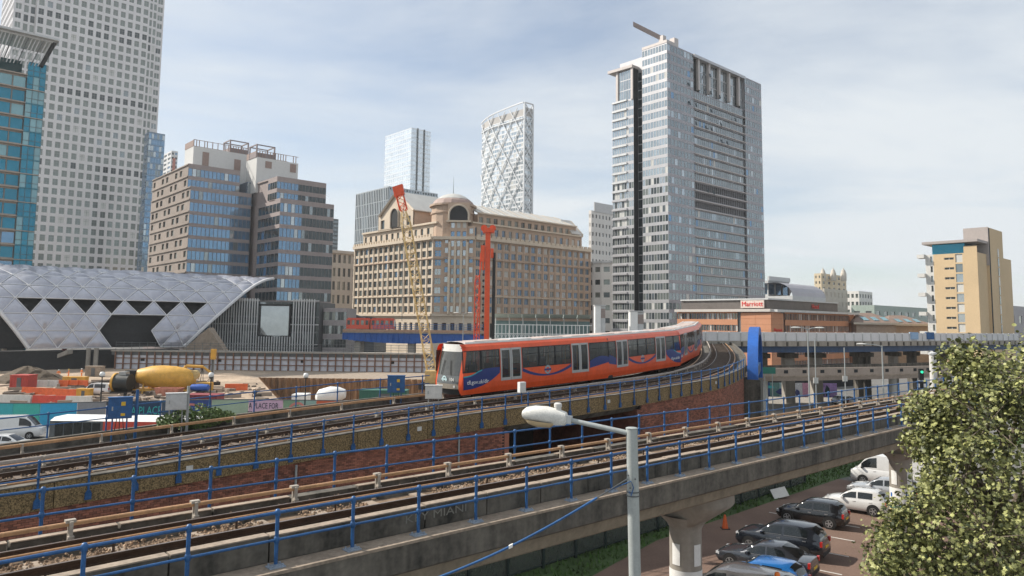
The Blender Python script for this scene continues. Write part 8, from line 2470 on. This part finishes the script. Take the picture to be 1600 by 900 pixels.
for bi, (c, r_) in enumerate(blobs):
    base_ = V((tb.x, tb.y, max(2.5, min(8, c.z - 1.2))))
    if bi % 1 == 0:
        m_ = ln(base_, c, .5) + V((rg.uniform(-.2, .2), rg.uniform(-.2, .2), .25))
        mb = MB(); mb.path([base_, m_, c], [.07, .045, .015], 6); lb_ = ob('limb', mb, M_bark, tr, 50)
    nsub = int(16 + 30 * r_ * r_)
    for s_ in range(nsub):
        v = V((rg.gauss(0, 1), rg.gauss(0, 1), rg.gauss(0, 1))).normalized() * r_ * (rg.uniform(.35, 1.08))
        cc0 = c + v
        if s_ % 3 == 0:
            mb = MB(); mb.path([c + v * .1, cc0 + V((0, 0, .03))], [.012, .004], 4); ob('twig', mb, M_bark, lb_)
        for k in range(rg.randint(12, 36)):
            p = cc0 + V((rg.gauss(0, .13), rg.gauss(0, .13), rg.gauss(0, .12)))
            out = (v.normalized() * .5 + V((rg.gauss(0, .5), rg.gauss(0, .5), rg.gauss(.45, .45)))).normalized()
            tip_ = V((rg.gauss(0, 1), rg.gauss(0, 1), rg.gauss(-.5, .6))); tip_ = (tip_ - out * tip_.dot(out)).normalized()
            sd = tip_.cross(out); s = rg.uniform(.03, .078) * (1.3 if rg.random() < .15 else 1)
            M = Matrix((sd * s, tip_ * s, out * s)).transposed().to_4x4(); M.translation = p
            allL.append(M)
def inframe(M):
    q = proj(M.translation); return -30 < q[0] < 1640 and -20 < q[1] < 930
vis_ = [M for M in allL if inframe(M)]; oth = [M for M in allL if not inframe(M)]
vis_.sort(key=lambda M: (M.translation - CAM).length - 9 * M.col[0].length)
rest = MB()
for i, M in enumerate(vis_):
    if i < 300: inst('leaf', leafm, M, tr)
    else:
        rest.add([M @ V(v) for v in (lm.v if i < 9000 else lm5)], lm.f if i < 9000 else [(0, 1, 2, 3), (0, 3, 4, 5)])
for M in oth: rest.add([M @ V(v) for v in lm5], [(0, 1, 2, 3), (0, 3, 4, 5)])
o = ob('crown', rest, M_leaf, tr); o['kind'] = 'stuff'
print('LEAVES', len(allL))
# ================================================================ haze
hz = MB(); hz.box((-2500, -260, -6.0), (2500, 2500, 262))
hm = bpy.data.materials.new('haze_air'); hm.use_nodes = True
hn = hm.node_tree.nodes; hn.clear()
ho = hn.new('ShaderNodeOutputMaterial'); hv = hn.new('ShaderNodeVolumePrincipled')
hv.inputs['Color'].default_value = (.93, .96, 1, 1); hv.inputs['Density'].default_value = .00014; hv.inputs['Anisotropy'].default_value = .2
hm.node_tree.links.new(hv.outputs[0], ho.inputs['Volume'])
o = ob('haze', hz, hm); o['kind'] = 'stuff'
tag(o, 'thin pale summer haze filling the air over the whole scene', 'haze', kind='stuff')
print('OBJECTS', len(bpy.data.objects), 'TRIS', sum(len(p.vertices) - 2 for m in bpy.data.meshes for p in m.polygons))
